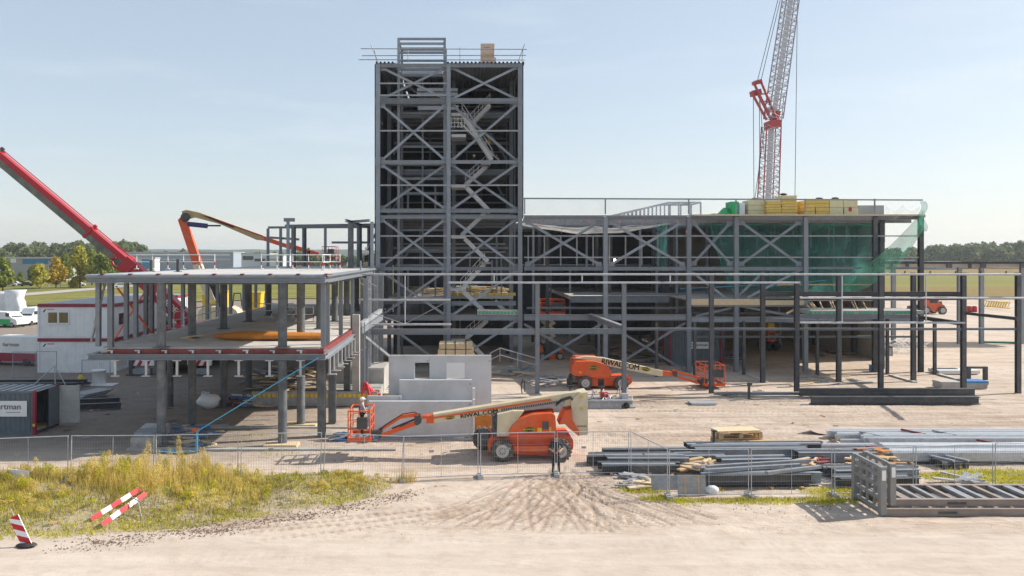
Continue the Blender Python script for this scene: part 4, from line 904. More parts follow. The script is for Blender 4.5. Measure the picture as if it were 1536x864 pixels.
def oval(parent, c, rx, rz, rot=0):
    M=face_front(c,rot); m=MB()
    for sc,mi,dz in ((1,0,0),(.93,1,.004),(.86,0,.008)):
        m.add([M@V((math.cos(2*math.pi*k/20)*rx*sc,math.sin(2*math.pi*k/20)*rz*sc,dz)) for k in range(20)],[tuple(range(20))],mi)
    vs,fs=text_mesh('RIWAL',rz*1.15,.001); m.add([M@V((v.x*1.02*rx/rz/2.0,v.y,.014+v.z)) for v in vs],fs,1)
    return m.build('oval_badge',[blackstripe,yellowlogo],parent)
def basket(T, px0, px1, py0, py1, Y, m=orange, depth=1.7, control=True):
    x0,x1=XY(px0,Y),XY(px1,Y); z1,z0=H-(py0-VY)*Y/F,H-(py1-VY)*Y/F; ya,yb=Y-depth/2,Y+depth/2; r=.028; b=MB()
    hs=(z0+.12,z0+(z1-z0)*.42,z0+(z1-z0)*.72,z1)
    for z in hs: b.path([(x0,ya,z),(x1,ya,z),(x1,yb,z),(x0,yb,z),(x0,ya,z)],r if z<z1 else .036,6)
    for x,y in ((x0,ya),(x1,ya),(x1,yb),(x0,yb),((x0+x1)/2,ya),((x0+x1)/2,yb),(x0,Y),(x1,Y)): b.tube((x,y,z0),(x,y,z1),r*1.1,6)
    b.bb(x0-.04,x1+.04,ya,ya+.03,z0,z0+.2).bb(x0-.04,x1+.04,yb-.03,yb,z0,z0+.2).bb(x0-.04,x0,ya,yb,z0,z0+.2).bb(x1,x1+.04,ya,yb,z0,z0+.2)
    bk=b.build('basket',m,T)
    MB().bb(x0,x1,ya+.04,yb-.04,z0+.02,z0+.06).build('basket_floor',galvdull,bk)
    if control: MB().bb((x0+x1)/2-.1,x1-.12,ya-.12,ya+.15,z0+(z1-z0)*.45,z0+(z1-z0)*.8).build('control_box',darksteel,bk)
    return bk
# ---- front boom lift
Y=39.5
L1=thing('boom_lift','orange and cream boom lift nearest the fence, long boom reaching left to a worker','boom lift',(XY(790,Y),Y,0))
MB().prism(round_poly(pz([(731,655),(738,648),(852,648),(857,655),(857,668),(845,676),(775,677),(765,672),(740,674),(731,668)],Y),.1),38.75,40.5).bb(XY(735,Y),XY(850,Y),38.4,40.8,.45,.7).build('chassis',orange,L1)
MB().bb(XY(718,Y),XY(733,Y),38.8,40.3,.6,1.15).build('bumper',darksteel,L1)
for px,y in ((753,38.35),(839,38.35),(727,40.75),(819,40.75)): wheel(L1,(XY(px,38.6),y,.52),.52,.42)
hood=MB().prism(round_poly(pz([(761,648),(762,638),(768,629),(779,621),(796,615),(823,613),(829,616),(831,648)],Y),.18,4),38.35,39.35).build('engine_hood',orange,L1)
MB().prism(round_poly(pz([(763,642.5),(830,642.5),(830,644),(763,644)],Y),.01),38.335,38.36).build('hood_seam',signred,hood)
MB().bb(XY(810,Y),XY(819,Y),38.31,38.36,zt(636,Y),zt(625,Y)).build('grille',darksteel,hood)
MB().bb(XY(803,Y),XY(809,Y),38.32,38.36,zt(640,Y),zt(634,Y)).bb(XY(820,Y),XY(823,Y),38.32,38.36,zt(640,Y),zt(633,Y)).build('warning_sticker',yellow,hood)
oval(hood,(XY(791,Y),38.33,zt(636.5,Y)),.3,.125)
MB().prism(pz([(745,616),(768,611),(784,611),(770,630),(762,648),(744,648)],Y),38.55,40.3).build('turntable_cover',cream,L1)
MB().bb(XY(738,Y),XY(745,Y),38.6,40.2,zt(649,Y),zt(618,Y)).build('hydraulic_tank',darksteel,L1)
MB().prism(round_poly(pz([(770,620),(800,612),(830,612),(832,648),(765,648)],Y),.1),39.4,40.7).build('counterweight_hood',orange,L1)
m=MB().prism(round_poly(pz([(854,599),(866,587),(879,585),(879,648),(866,649),(857,640)],Y),.06),38.9,40.1)
for k in range(6): m.bb(XY(863.5+k*2.4,Y),XY(864.8+k*2.4,Y),38.88,38.9,zt(636,Y),zt(634.6,Y),1)
m.build('boom_carrier',[cream,blackstripe],L1)
MB().prism(pz([(836,632),(845,611),(854,610),(855,625),(865,641),(865,649),(851,638),(844,631)],Y),38.7,39.9).build('lower_arm',orange,L1)
bp=[(650,619),(820,592.5),(846,588),(869,585.5),(876,590),(862,604),(832,609),(745,617),(650,632)]
boom=MB().prism(pz(bp,Y),39.05,39.6).build('boom',cream,L1)
MB().prism(pz([(641,624),(824,595.5),(826,598),(650,625.5)],Y),39.02,39.049).build('boom_stripe',orange,boom)
m=MB().prism(pz([(751,614),(830,602),(846,599),(842,607),(822,609),(752,616.5)],Y),38.95,39.045)
for k in range(26): a=P(753+k*3.4,614.6-k*.48,38.94); m.box(a,(.06,.03,.09),1)
m.build('hose_carrier',[galvdull,darksteel],boom)
MB().prism(pz([(640,622),(651,619.5),(651,632),(640,632)],Y),39.0,39.65).build('boom_head',orange,boom)
mt=MB(); text(mt,'RIWAL.COM',.275,face_front((XY(718.5,Y),39.03,zt(617.9,Y)),R(-9)),bold=.008,sx=1.22); mt.build('lettering',inkblack,boom)
oval(boom,(XY(675,Y),39.03,zt(623.5,Y)),.24,.09,R(-8))
m=MB()
for y in (39.1,39.5): m.tube(P(633,625,y),P(641,625,y),.1,8)
m.build('boom_joint',orange,boom)
J=MB()
for a,b,w in (((574,642),(601,625),.16),((601,625),(626,621.5),.17),((573,653),(628,633),.2)):
    J.bar(P(*a,39.1),P(*b,39.1),.14,w).bar(P(*a,39.5),P(*b,39.5),.14,w)
jib=J.build('jib',orange,L1)
MB().prism(round_poly(pz([(622,622),(631,620),(633,631),(627,635),(623,633)],Y),.04),38.98,39.62).prism(round_poly(pz([(567,643),(574,640),(574,653),(569,655)],Y),.04),38.98,39.62).build('jib_joint',darksteel,jib)
MB().tube(P(588,643,39.3),P(622,629,39.3),.05,8).tube(P(600,640,39.04),P(618,631,39.04),.03,6).build('jib_cylinder',darksteel,jib)
MB().tube(P(557,649,39.3),P(569,648,39.3),.14,8).build('basket_mount',darksteel,L1)
m=MB()
for o,dz in ((39.0,0),(39.01,.05),(39.0,-.05)): m.path([P(834,607,o-.06)+V((0,0,dz)),P(842,600,o-.12)+V((0,0,dz)),P(856,596,o-.1)+V((0,0,dz)),P(862,604,o-.06)+V((0,0,dz))],.022,5)
for k in range(3): m.path([P(745,618+k*2,38.5),P(741,630,38.45-.03*k),P(743,644-k*3,38.5)],.022,5)
m.path([P(631,623,39.0),P(622,618,38.95),P(604,621,38.97),P(580,636,38.97),P(570,645,38.97)],.025,5); m.build('hose',black,L1)
m=MB()
for px,py in ((748,640),(757,632),(872,595),(872,612),(846,660),(745,661)): m.box(P(px,py,38.62 if px<800 else 38.88 if px>860 else 38.73),(.13,.02,.1))
m.build('warning_sticker',yellow,L1)
basket(L1,526,558,612,657,39.3)
m=MB().path([P(783,590,39.9),P(781.5,577,39.9),P(784,569,39.9),P(787,571,39.9),P(787,588,39.9)],.03,6); m.build('hose',black,L1)
# ---- second boom lift
Y=60.2
L2=thing('boom_lift','orange and cream boom lift further back, its boom pointing down to the right','boom lift',(XY(895,Y),Y,0))
q=lambda pts:[(770+x/4.8,400+y/4.8) for x,y in pts]
MB().prism(round_poly(pz(q([(470,800),(490,782),(690,782),(830,780),(835,820),(815,838),(560,845),(480,835)]),Y),.08),59.2,61.2).build('chassis',orange,L2)
for px,y in ((876,58.95),(930,58.95),(868,61.3),(921,61.3)): wheel(L2,(XY(px,59.5),y,.5),.5,.42)
hood=MB().prism(round_poly(pz(q([(405,765),(404,700),(425,668),(560,664),(640,688),(688,737),(682,776),(600,782)]),Y),.2,4),58.9,60.2).build('engine_hood',orange,L2)
oval(hood,(XY(890.3,58.9),58.88,zt(551.5,58.9)),.37,.17)
MB().bb(XY(865,Y),XY(869,Y),58.86,58.9,zt(556,Y),zt(553.5,Y)).build('warning_sticker',yellow,hood)
MB().prism(round_poly(pz(q([(420,672),(440,648),(600,648),(660,700),(660,776),(420,770)]),Y),.1),60.25,61.3).build('counterweight_hood',orange,L2)
boom=MB().prism(pz(q([(425,655),(520,640),(640,650),(1062,742),(1062,780),(1030,778),(690,712),(560,668)]),Y),59.6,60.15).build('boom',cream,L2)
MB().prism(pz(q([(1062,742),(1140,752),(1140,776),(1062,780)]),Y),59.65,60.1).build('boom_head',orange,boom)
mt=MB(); text(mt,'RIWAL.COM',.56,face_front((XY(930.5,59.6),59.58,zt(547,59.6)),R(10)),bold=.012,sx=.92); mt.build('lettering',inkblack,boom)
oval(boom,(XY(968.5,59.6),59.57,zt(553.5,59.6)),.36,.15,R(11))
jb=MB()
for a,b in (((1148,748),(1345,805)),((1150,782),(1330,838))):
    for o in (59.6,60.1): jb.bar(P(*q([a])[0],o),P(*q([b])[0],o),.13,.17)
jb.build('jib',orange,L2)
MB().prism(round_poly(pz(q([(1135,745),(1160,742),(1165,785),(1135,780)]),Y),.05),59.5,60.2).prism(round_poly(pz(q([(1320,800),(1375,795),(1380,838),(1325,840)]),Y),.05),59.5,60.2).build('jib_joint',darksteel,L2)
basket(L2,1050,1080,545,576,Y,depth=2.2)
# ---- third lift behind the deck
Y=95.
L3=thing('boom_lift','orange and cream articulated boom lift behind the deck, with its knuckle high in the sky','boom lift',(XY(318,Y),Y,0))
MB().prism(pz([(268,330),(272,326),(280,330),(303,396),(294,399),(290,396)],Y),94.7,95.3).build('lower_arm',orange,L3)
MB().bar(P(296,396,Y),P(318,452,Y),.7,1.0).build('lower_arm_base',cream,L3)
MB().bar(P(318,425,Y-.6),P(333,460,Y-.6),.3,.7).build('hose_carrier',black,L3)
boom=MB().prism(pz([(274,317),(281,315),(300,319),(396,354),(396,361),(386,360),(330,336),(292,326),(281,329),(276,333)],Y),94.7,95.3).build('boom',tancream,L3)
MB().prism(pz([(304,323),(332,335),(352,342),(352,339.5),(318,326)],Y),94.6,94.69).build('boom_stripe',blackstripe,boom)
MB().prism(pz([(316,325),(396,353.5),(396,355.5),(330,332)],Y),94.56,94.6).build('boom_edge',redpaint,boom)
MB().prism(pz([(396,354),(436,368),(436,374),(396,361)],Y),94.75,95.25).build('boom_head',orange,boom)
MB().tube(P(282,336,94.9),P(311,339,94.9),.3,10).tube(P(311,338.5,94.9),P(331,338.5,94.9),.1,8).build('lift_cylinder',bluesteel,L3)
MB().tube(P(278,326,94.4),P(278,326,95.6),.55,14).build('knuckle',darksteel,L3)
MB().bar(P(436,369,Y),P(478,382,Y),.3,.5).prism(round_poly(pz([(434,364),(441,364),(441,372),(434,372)],Y),.1),94.6,95.4).build('jib',orange,L3)
basket(L3,486,505,370,388,Y,depth=2.4,m=redpaint)
MB().prism(round_poly(pz([(300,478),(302,464),(315,460),(352,460),(360,466),(360,480),(300,480)],Y),.3),93.9,96.1).build('engine_hood',cream,L3)
for px,y in ((308,93.8),(350,93.8),(308,96.2),(350,96.2)): wheel(L3,(XY(px,Y),y,.55),.55,.45)
MB().bb(XY(302,Y),XY(358,Y),94,96,.5,1.2).build('chassis',orange,L3)
# ---- orange scissor lift inside the hall
Y=77.
SL=thing('scissor_lift','orange scissor lift raised inside the hall, platform above its cream scissor arms','scissor lift',(XY(826,Y),Y,0))
basket(SL,810,845,449,471,Y,depth=2.2)
m=MB(); z0=1.6;z1=zt(474,Y); n=4; hh=(z1-z0)/n; xw0,xw1=XY(814,Y),XY(831,Y)
for k in range(n):
    for y in (76.4,77.6): m.bar((xw0,y,z0+k*hh),(xw1,y+.1,z0+(k+1)*hh),.09,.2).bar((xw1,y,z0+k*hh),(xw0,y+.1,z0+(k+1)*hh),.09,.2)
    for x in (xw0,xw1): m.tube((x,76.3,z0+k*hh),(x,77.8,z0+k*hh),.08,8)
m.build('scissor_arms',cream,SL)
MB().prism(round_poly(pz([(807,539),(807,520),(812,517),(815,530),(836,530),(838,522),(842,522),(842,539)],Y),.08),76,78).build('chassis',orange,SL)
MB().bb(XY(812,Y),XY(838,Y),76.1,77.9,.55,1.5).build('scissor_base',darksteel,SL)
for px,y in ((812,75.9),(838,75.9),(812,78.1),(838,78.1)): wheel(SL,(XY(px,Y),y,.35),.35,.25)
# ---- red telescopic crane left
Y=75.
RC=thing('mobile_crane','red mobile crane with long grey and red telescopic boom rising to the left','mobile crane',(-24.2,72,0))
a,b=P(195,399,Y),P(-60,186,Y); d=(b-a).normalized(); n=V((-d.z,0,d.x)); n=n if n.z>0 else -n
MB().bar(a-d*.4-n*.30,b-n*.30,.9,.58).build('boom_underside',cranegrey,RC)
MB().bar(a-d*.4+n*.24,b+n*.24,.84,.5).tube(a+n*.7,b+n*.7,.05,5).build('boom_topside',redpaint,RC)
for f in (.235,.78): c=a+(b-a)*f; MB().bar(c-d*.12,c+d*.12,1.1,1.25).bar(c+n*.62,c+n*.9,.2,.3).build('boom_collar',redpaint if f<.5 else darksteel,RC)
c0=P(283,482,Y); MB().bar(a-d*.2,c0,1.2,1.35).bar(a-d*.5,a+d*.6,1.3,1.4).build('boom_base',redpaint,RC)
M=face_front((a+c0)/2+V((.9,-.66,-.75)),math.atan2(-(c0-a).z,(c0-a).x)); mt=MB(); text(mt,'O NEDE',.72,M,bold=.02); mt.build('lettering',signwhite,RC)
MB().path([P(168,392,74.4),P(172,401,74.4),P(190,410,74.4),P(196,404,74.4)],.12,6).path([P(166,388,74.4),P(174,387,74.4)],.12,6).build('boom_hook_frame',redpaint,RC)
MB().bar(P(245,476,Y),P(262,520,Y),.5,.6).build('lift_ram',darksteel,RC)
MB().bb(-27,-21.3,71,78,2.2,3.6).build('superstructure',redpaint,RC)
MB().bb(-25.8,-22.6,67,82,.9,2.0).bb(-25.6,-22.8,66.4,67.2,1.2,2.2).build('carrier',darksteel,RC)
for y in (69,71,76,78,80):
    for x in (-25.7,-22.7): MB().lathe([(.3,-.2),(.55,-.2),(.6,0),(.55,.2),(.3,.2)],'X',(x,y,.6),16).build('wheel',black,RC)
for s,(p0,p1) in enumerate(((194,231),(281,317))):
    Yb=66.; x0,x1=XY(p0,Yb),XY(p1,Yb); z0,z1=zt(548.5,Yb),zt(540,Yb)
    MB().bb(x0,x1,Yb,Yb+.3,z0,z1).build('outrigger_board',signwhite,RC)
    m=MB(); k=0; w_=.3; x=x0
    while x<x1-.2: m.add([(x,Yb-.01,z0),(min(x+w_,x1),Yb-.01,z0),(min(x+w_+.25,x1),Yb-.01,z1),(min(x+.25,x1),Yb-.01,z1)],[(0,1,2,3)]); x+=.62
    m.build('outrigger_stripes',signred,RC)
    MB().bb(x0+.3,x1-.3,Yb-.1,Yb+.5,.1,.55).build('outrigger_box',galvdull,RC)
MB().bb(XY(194,66),XY(194,66)+.3,65.9,66.3,0,1.4).bb(XY(190,66),XY(200,66),65.8,66.5,0,.12).build('outrigger_foot',darksteel,RC)
# ---- lattice crane far right
Y=140.
LC=thing('lattice_crane','tall red and white lattice crane rising behind the hall roof','crane',(XY(1152,Y),Y,0))
cranewhite=mat('crane_pale_grey',(.5,.52,.56),.5,0,.1,1.); cranered=mat('crane_faded_red',(.42,.07,.07),.5,0,.1,1.)
cranemix=mat('crane_pinkish_grey',(.36,.31,.33),.5,0,.15,1.)
def lattice(p,q,w0,w1,nseg,par,r=.12,r2=.06,cm=None):
    p,q=v3(p),v3(q); d=(q-p).normalized(); a=d.cross(V((0,1,0))).normalized(); b=a.cross(d)
    cs=lambda t,i:(p+(q-p)*t)+a*((-1,1,1,-1)[i])*(w0+(w1-w0)*t)/2+b*((-1,-1,1,1)[i])*(w0+(w1-w0)*t)/2
    m=MB()
    for i in range(4): m.tube(cs(0,i),cs(1,i),r,5)
    m.build('chord',cm,par); m=MB()
    for k in range(nseg):
        t0,t1=k/nseg,(k+1)/nseg
        for i in range(4):
            j=(i+1)%4
            m.tube(cs(t0,i),cs(t1,j) if (k+i)%2 else cs(t0,j),r2,4); m.tube(cs(t0,j if k%2 else i),cs(t1,i if k%2 else j),r2,4)
    m.build('lacing',cranewhite,par); m=MB()
    m.bar(p,q,w0*.34,.1); m.build('walkway',cranewhite,par)
lattice(P(1147,420,Y),P(1157,189,Y),2.9,2.5,30,LC,cm=cranered)
lattice(P(1160,178,Y),P(1200,-95,Y),2.5,2.0,34,LC,cm=cranemix)
MB().bar(P(1150,188,Y),P(1168,186,Y),2.6,1.2).bar(P(1160,188,Y),P(1166,168,Y),1.8,.6).build('knuckle',cranered,LC)
m=MB()
for o in (-1.1,1.1):
    for (x0,y0,x1,y1) in ((1160,186,1131,125),(1166,182,1142,123),(1160,186,1137,141),(1128,140,1150,180)): m.tube(P(x0,y0,Y+o),P(x1,y1,Y+o),.22,6)
for (x,y) in ((1131,125),(1137,141),(1142,152),(1148,165)): m.tube(P(x,y,Y-1.1),P(x+9,y,Y+1.1),.15,5)
m.bar(P(1127,141,Y),P(1140,138,Y),1.6,.9).bar(P(1130,125,Y),P(1141,122,Y),1.4,.6)
m.build('mast_head_frame',cranered,LC)
m=MB()
for (x0,y0,x1,y1) in ((1136,122,1172,-20),(1141,123,1180,-40),(1130,142,1131,300),(1139,150,1140,290),(1140,150,1147,240),(1147,190,1132,300),(1176,140,1168,235),(1197,-60,1192,330)): m.tube(P(x0,y0,Y),P(x1,y1,Y),.055,4)
m.build('rope',darksteel,LC)
# ---- orange telehandler far right
Y=137.
TH=thing('telehandler','orange telehandler parked on the sand behind the right end of the hall','telehandler',(XY(1396,Y),Y,0))
MB().prism(round_poly(pz([(1386,464),(1386,452),(1391,448),(1402,448),(1405,455),(1412,457),(1412,462),(1400,466)],Y),.2),136,138.2).build('body',orange,TH)
MB().bb(XY(1390,Y),XY(1401,Y),135.95,136.05,zt(454,Y),zt(449,Y)).build('cab_window',glassdark,TH)
MB().bar(P(1412,455,138.4),P(1362,462,138.4),.5,.7).build('boom',darksteel,TH)
MB().bar(P(1366,462,137),P(1362,469,137),1.6,.4).build('fork_carriage',darksteel,TH)
for px,y in ((1383,135.8),(1407,135.8),(1383,138.4),(1407,138.4)): wheel(TH,(XY(px,Y),y,.68),.68,.5)
# ---- vans
def van(label, loc, rz, body, lower=None, L=5.6, Hh=2.5, W=2.0, name='van', cargo=None):
    t=thing(name,label,'van',loc,rz)
    prof=[(-L/2,.4),(-L/2,Hh-.1),(-L/2+.1,Hh),(L/2-1.9,Hh),(L/2-1.7,Hh-.1),(L/2-1.0,1.35),(L/2-.1,1.1),(L/2,.9),(L/2,.4)]
    MB().prism(round_poly(prof,.12),-W/2,W/2).build('body',body,t,local=True)
    if lower: MB().prism([(-L/2-.012,.4),(-L/2-.012,1.15),(L/2-1.2,1.15),(L/2-1.2,.4)],-W/2-.012,W/2+.012).build('lower_panel',lower,t,local=True)
    MB().prism([(L/2-1.75,Hh-.25),(L/2-1.72,Hh-.2),(L/2-1.02,1.42),(L/2-1.1,1.42)],-W/2+.15,W/2-.15).build('windscreen',glassdark,t,local=True)
    for s in (-1,1): MB().box((L/2-1.75,s*(W/2+.004),1.75),(.7,.02,.5)).build('side_window',glassdark,t,local=True)
    for s in (-.5,.5): MB().box((-L/2-.01,s,1.75),(.02,.75,.55)).build('rear_window',glassdark,t,local=True)
    for s in (-1,1): MB().box((-L/2-.02,s*(W/2-.1),1.05),(.03,.12,.4)).build('tail_light',signred,t,local=True)
    for s in (-1,1): MB().box((L/2-.05,s*(W/2-.3),.95),(.1,.35,.2)).build('headlight',galv,t,local=True)
    for x in (-L/2+1.1,L/2-.95):
        for s in (-1,1): wheel(t,(x,s*(W/2-.1),.36),.36,.24,local=True,lugs=False)
    return t
van('white panel van parked on the sand beside the wrapped stacks, far left',(XY(52,116),116,0),R(-100),white)
van('low white van with green lower panels parked left of the plain white van',(XY(12,112),112,0),R(-20),white,greenpaint,Hh=2.1)
hv=van('wine red and white works van parked left of the white site cabins',(XY(20,73),73,0),R(170),white,wine,L=6.4,Hh=2.6)
mt=MB(); text(mt,'hartman',.5,Matrix.Rotation(R(180),4,'Z')@face_front((.6,-1.03,1.95)),sx=1.1)
mt=MB(); vs_,fs_=text_mesh('hartman',.5); mt.add([V((-(v.x)-.6,1.03,v.y+1.9)) for v in vs_],fs_); mt.build('lettering',inkgrey,hv,local=True)
for k,(px,Y_,c) in enumerate(((14,262,galv),(22,268,white),(40,262,darksteel),(182,250,white),(118,262,white))):
    t=thing('parked_car',['silver car parked before the grey warehouse, leftmost','pale car parked behind the small conical tree','dark car parked before the warehouse near the orange tree','white car parked near the gravel path behind the deck corner','white car parked between the yellow green trees'][k],'car',(XY(px,Y_),Y_,.1),R(20),group='cars parked far left')
    MB().prism(round_poly([(-2.1,.3),(-2.1,.85),(-1.5,.95),(-1.0,1.45),(.6,1.45),(1.2,.95),(2.1,.8),(2.1,.3)],.15),-.85,.85).build('body',c,t,local=True)
    MB().prism([(-1.25,1.0),(-.9,1.38),(.5,1.38),(.95,1.0)],-.87,.87).build('windows',glassdark,t,local=True)
    for x in (-1.3,1.3):
        for s in (-.8,.8): MB().lathe([(.02,-.1),(.32,-.1),(.32,.1),(.02,.1)],'Y',(x,s,.32),12).build('wheel',black,t,local=True)
# yellow forklift and yellow bins seen through the deck
Y=100.
T=thing('forklift','yellow forklift seen between the deck columns','forklift',(XY(358,Y),Y,0))
MB().prism(round_poly(pz([(346,474),(346,460),(352,458),(354,464),(362,464),(364,474)],Y),.15),99.4,100.6).build('body',yellow,T)
MB().path([P(349,460,99.5),P(351,440,99.5),P(361,440,99.5),P(363,460,99.5)],.08,6).path([P(349,460,100.5),P(351,440,100.5),P(361,440,100.5),P(363,460,100.5)],.08,6).build('cage',darksteel,T)
MB().bar(P(346,436,99.6),P(346,476,99.6),.15,.2).bar(P(346,436,100.4),P(346,476,100.4),.15,.2).build('mast',darksteel,T)
for px in (350,361):
    for y in (99.4,100.6): MB().lathe([(.02,-.12),(.42,-.12),(.42,.12),(.02,.12)],'Y',(XY(px,Y),y,.42),14).build('wheel',black,T)
for k,(a,b,c,d,Y_,mt,lb) in enumerate(((310,330,441,472,105,yellow,'yellow waste skip seen through the deck, left one'),(332,341,436,470,112,yellow,'tall yellow container seen through the deck behind the forklift'),(382,391,438,466,118,yellow,'narrow yellow container right of the forklift'))):
    x0,x1=XY(a,Y_),XY(b,Y_); z0,z1=0,zt(c,Y_)
    T=thing('waste_skip',lb,'skip',((x0+x1)/2,Y_,0)); MB().prism([(x0,.3),(x1,.3),(x1+.3,z1),(x0-.3,z1)],Y_-1,Y_+1).build('tub',mt,T)
    MB().bb(x0-.38,x1+.38,Y_-1.08,Y_+1.08,z1-.12,z1+.02).build('rim',mt,T)
    for x in (x0+.1,x1-.3): MB().bb(x,x+.2,Y_-1,Y_+1,0,.3).build('skid',darksteel,T)
# ================================================================ people
def person(label, loc, rz, pose, mats, hair='hair', s=1.0):
    """pose: joints in metres, x right, y forward, z up (feet at 0)"""
    J=dict(pelvis=(0,0,.95),waist=(0,.0,1.08),chest=(0,.0,1.32),neck=(0,.0,1.49),skull=(0,.02,1.6),crown=(0,.01,1.7))
    for sg,n in ((-1,'l'),(1,'r')):
        J[n+'sh']=(sg*.19,0,1.42); J[n+'el']=(sg*.25,.0,1.14); J[n+'wr']=(sg*.27,.06,.9); J[n+'ha']=(sg*.27,.08,.81)
        J[n+'hip']=(sg*.095,0,.92); J[n+'kn']=(sg*.11,.02,.5); J[n+'an']=(sg*.12,0,.09); J[n+'to']=(sg*.13,.16,.045)
    J.update(pose)
    E=[('pelvis','waist',1),('waist','chest',0),('chest','neck',0),('neck','skull',2),('skull','crown',2)]
    for n in 'lr': E+=[('chest',n+'sh',0),(n+'sh',n+'el',0),(n+'el',n+'wr',mats.get('sleeve',2)),(n+'wr',n+'ha',2),('pelvis',n+'hip',1),(n+'hip',n+'kn',1),(n+'kn',n+'an',mats.get('shin',1)),(n+'an',n+'to',3)]
    RAD=dict(pelvis=(.15,.11),waist=(.14,.1),chest=(.165,.115),neck=(.062,.062),skull=(.082,.098),crown=(.06,.075),sh=(.07,.07),el=(.048,.048),wr=(.034,.034),ha=(.042,.026),hip=(.092,.095),kn=(.062,.062),an=(.045,.048),to=(.045,.035))
    names=list(J); me=bpy.data.meshes.new('person'); me.from_pydata([J[n] for n in names],[(names.index(a),names.index(b)) for a,b,_ in E],[])
    o=bpy.data.objects.new('person_source',me); COL.objects.link(o); o.modifiers.new('skin','SKIN'); sub=o.modifiers.new('sub','SUBSURF'); sub.levels=1; sub.render_levels=1
    for i,n in enumerate(names):
        k=n if n in RAD else n[1:]; me.skin_vertices[0].data[i].radius=RAD[k]; me.skin_vertices[0].data[i].use_root=(n=='pelvis')
    dg=bpy.context.evaluated_depsgraph_get(); m2=bpy.data.meshes.new_from_object(o.evaluated_get(dg))
    mb=MB(); vs=[v.co.copy()*s for v in m2.vertices]
    for p in m2.polygons:
        c=V(p.center); best=9; mi=0
        for a,b,k in E:
            A,B=V(J[a]),V(J[b]); t=max(0,min(1,(c-A).dot(B-A)/max(1e-6,(B-A).length_squared))); d=(c-A-(B-A)*t).length
            if d<best: best,mi=d,k
        mb.f.append(tuple(p.vertices)); mb.m.append(mi); mb.s.append(True)
    mb.v=[tuple(v) for v in vs]
    bpy.data.objects.remove(o); bpy.data.meshes.remove(m2)
    # fingers, thumb, face
    for n,sg in (('l',-1),('r',1)):
        w_,h_=V(J[n+'wr']),V(J[n+'ha']); d=(h_-w_).normalized(); side=d.cross(V((0,1,0))); side=side.normalized() if side.length>.1 else V((1,0,0)); nrm=side.cross(d)
        for k,ln in enumerate((.07,.082,.077,.06)):
            b=h_+side*(.03-.02*k)+d*.015; m1=b+d*ln*.55+nrm*.006; m3=m1+(d*.8+nrm*.6)*ln*.45
            mb.tube(b*s,m1*s,.0095,5,.009,2); mb.tube(m1*s,m3*s,.009,5,.007,2)
        b=w_+d*.03+side*.03*(1); m1=b+(d*.6+side*.6)*.045; mb.tube(b*s,m1*s,.012,5,.01,2); mb.tube(m1*s,(m1+d*.035)*s,.01,5,.008,2)
    sk=V(J['skull']); f=V((0,1,0))
    mb.ell((sk+f*.1+V((0,0,-.0)))*s,(.014,.02,.022),6,4,2)
    for x in (-.034,.034): mb.ell((sk+V((x,.088,.025)))*s,(.012,.008,.008),6,4,4)
    mb.box((sk+V((0,.094,-.045)))*s,(.045,.008,.01),4)
    for x in (-.088,.088): mb.ell((sk+V((x,.0,.0)))*s,(.012,.022,.032),6,4,2)
    body=mb.build('person',[mats['shirt'],mats['trousers'],skin,bootmat,hairmat],None,local=True,label=label,cat='person')
    body.location=loc; body.rotation_euler=(0,0,rz); ORG[body.name]=V(loc)
    cr=V(J['crown']); h=MB()
    if hair=='hair': h.ell((cr+V((0,-.025,-.045)))*s,(.088,.1,.075),10,6); h.build('hair',hairmat,body,local=True)
    else:
        h.ell((cr+V((0,-.0,-.035)))*s,(.11,.13,.1),12,6); h.box((cr+V((0,.12,-.05)))*s,(.17,.1,.015)); h.build('helmet',hair,body,local=True)
    return body
man=G(834,711)
person('man in dark clothes with dark hair standing behind the mesh fence near the gate',(man.x,man.y,gz(man.x,man.y)),R(180),
  dict(lel=(-.31,-.02,1.16),lwr=(-.14,.2,1.06),lha=(-.06,.24,1.04),rel=(.31,-.02,1.16),rwr=(.14,.2,1.06),rha=(.06,.24,1.02),lan=(-.15,0,.09),rto=(.19,.15,.045),ran=(.15,0,.09),lto=(-.19,.15,.045),lkn=(-.13,.02,.5),rkn=(.13,.02,.5)),
  dict(shirt=shirtdark,trousers=trouserdark))
Y=39.3; z=zt(656,Y)+.06
wk=person('worker in grey top and pale helmet standing with harness in the front boom lift basket',(XY(543,Y),Y,z),R(-75),
  dict(lel=(-.24,.12,1.18),lwr=(-.18,.34,1.12),lha=(-.17,.42,1.1),rel=(.26,.1,1.18),rwr=(.22,.3,1.1),rha=(.21,.38,1.08)),
  dict(shirt=shirtgrey,trousers=trouserdark),helmetmat,s=1.1)
m=MB()
for x in (-.13,.13): m.path([V((x,.125,1.05)),V((x,.12,1.38)),V((x*.9,.0,1.46)),V((0,-.13,1.25)),V((-x,-.115,1.02))],.022,5)
m.path([V((.16*math.cos(a),.125*math.sin(a),1.0)) for a in np.linspace(0,2*math.pi,13)],.03,5); m.v=[tuple(c*1.1 for c in v) for v in m.v]; m.build('harness',black,wk,local=True)
person('worker in white shirt and dark shorts standing on the deck roof beside the tower',(XY(549.5,67.5),67.5,8.86),R(150),
  dict(lel=(-.27,.08,1.16),lwr=(-.2,.26,1.08),lha=(-.17,.33,1.06),rel=(.27,.05,1.15),rwr=(.22,.22,1.02),rha=(.2,.3,1.0),lan=(-.17,.1,.09),lto=(-.18,.26,.045)),
  dict(shirt=shirtwhite,trousers=trouserdark,shin=2),helmetmat)
person('worker in dark clothing and yellow helmet at the back of the deck roof',(XY(463,72),72,8.86),R(120),
  dict(lel=(-.26,.12,1.16),lwr=(-.2,.34,1.1),lha=(-.18,.42,1.1)),dict(shirt=shirtdark,trousers=trouserdark),yellow)
Y=72.2
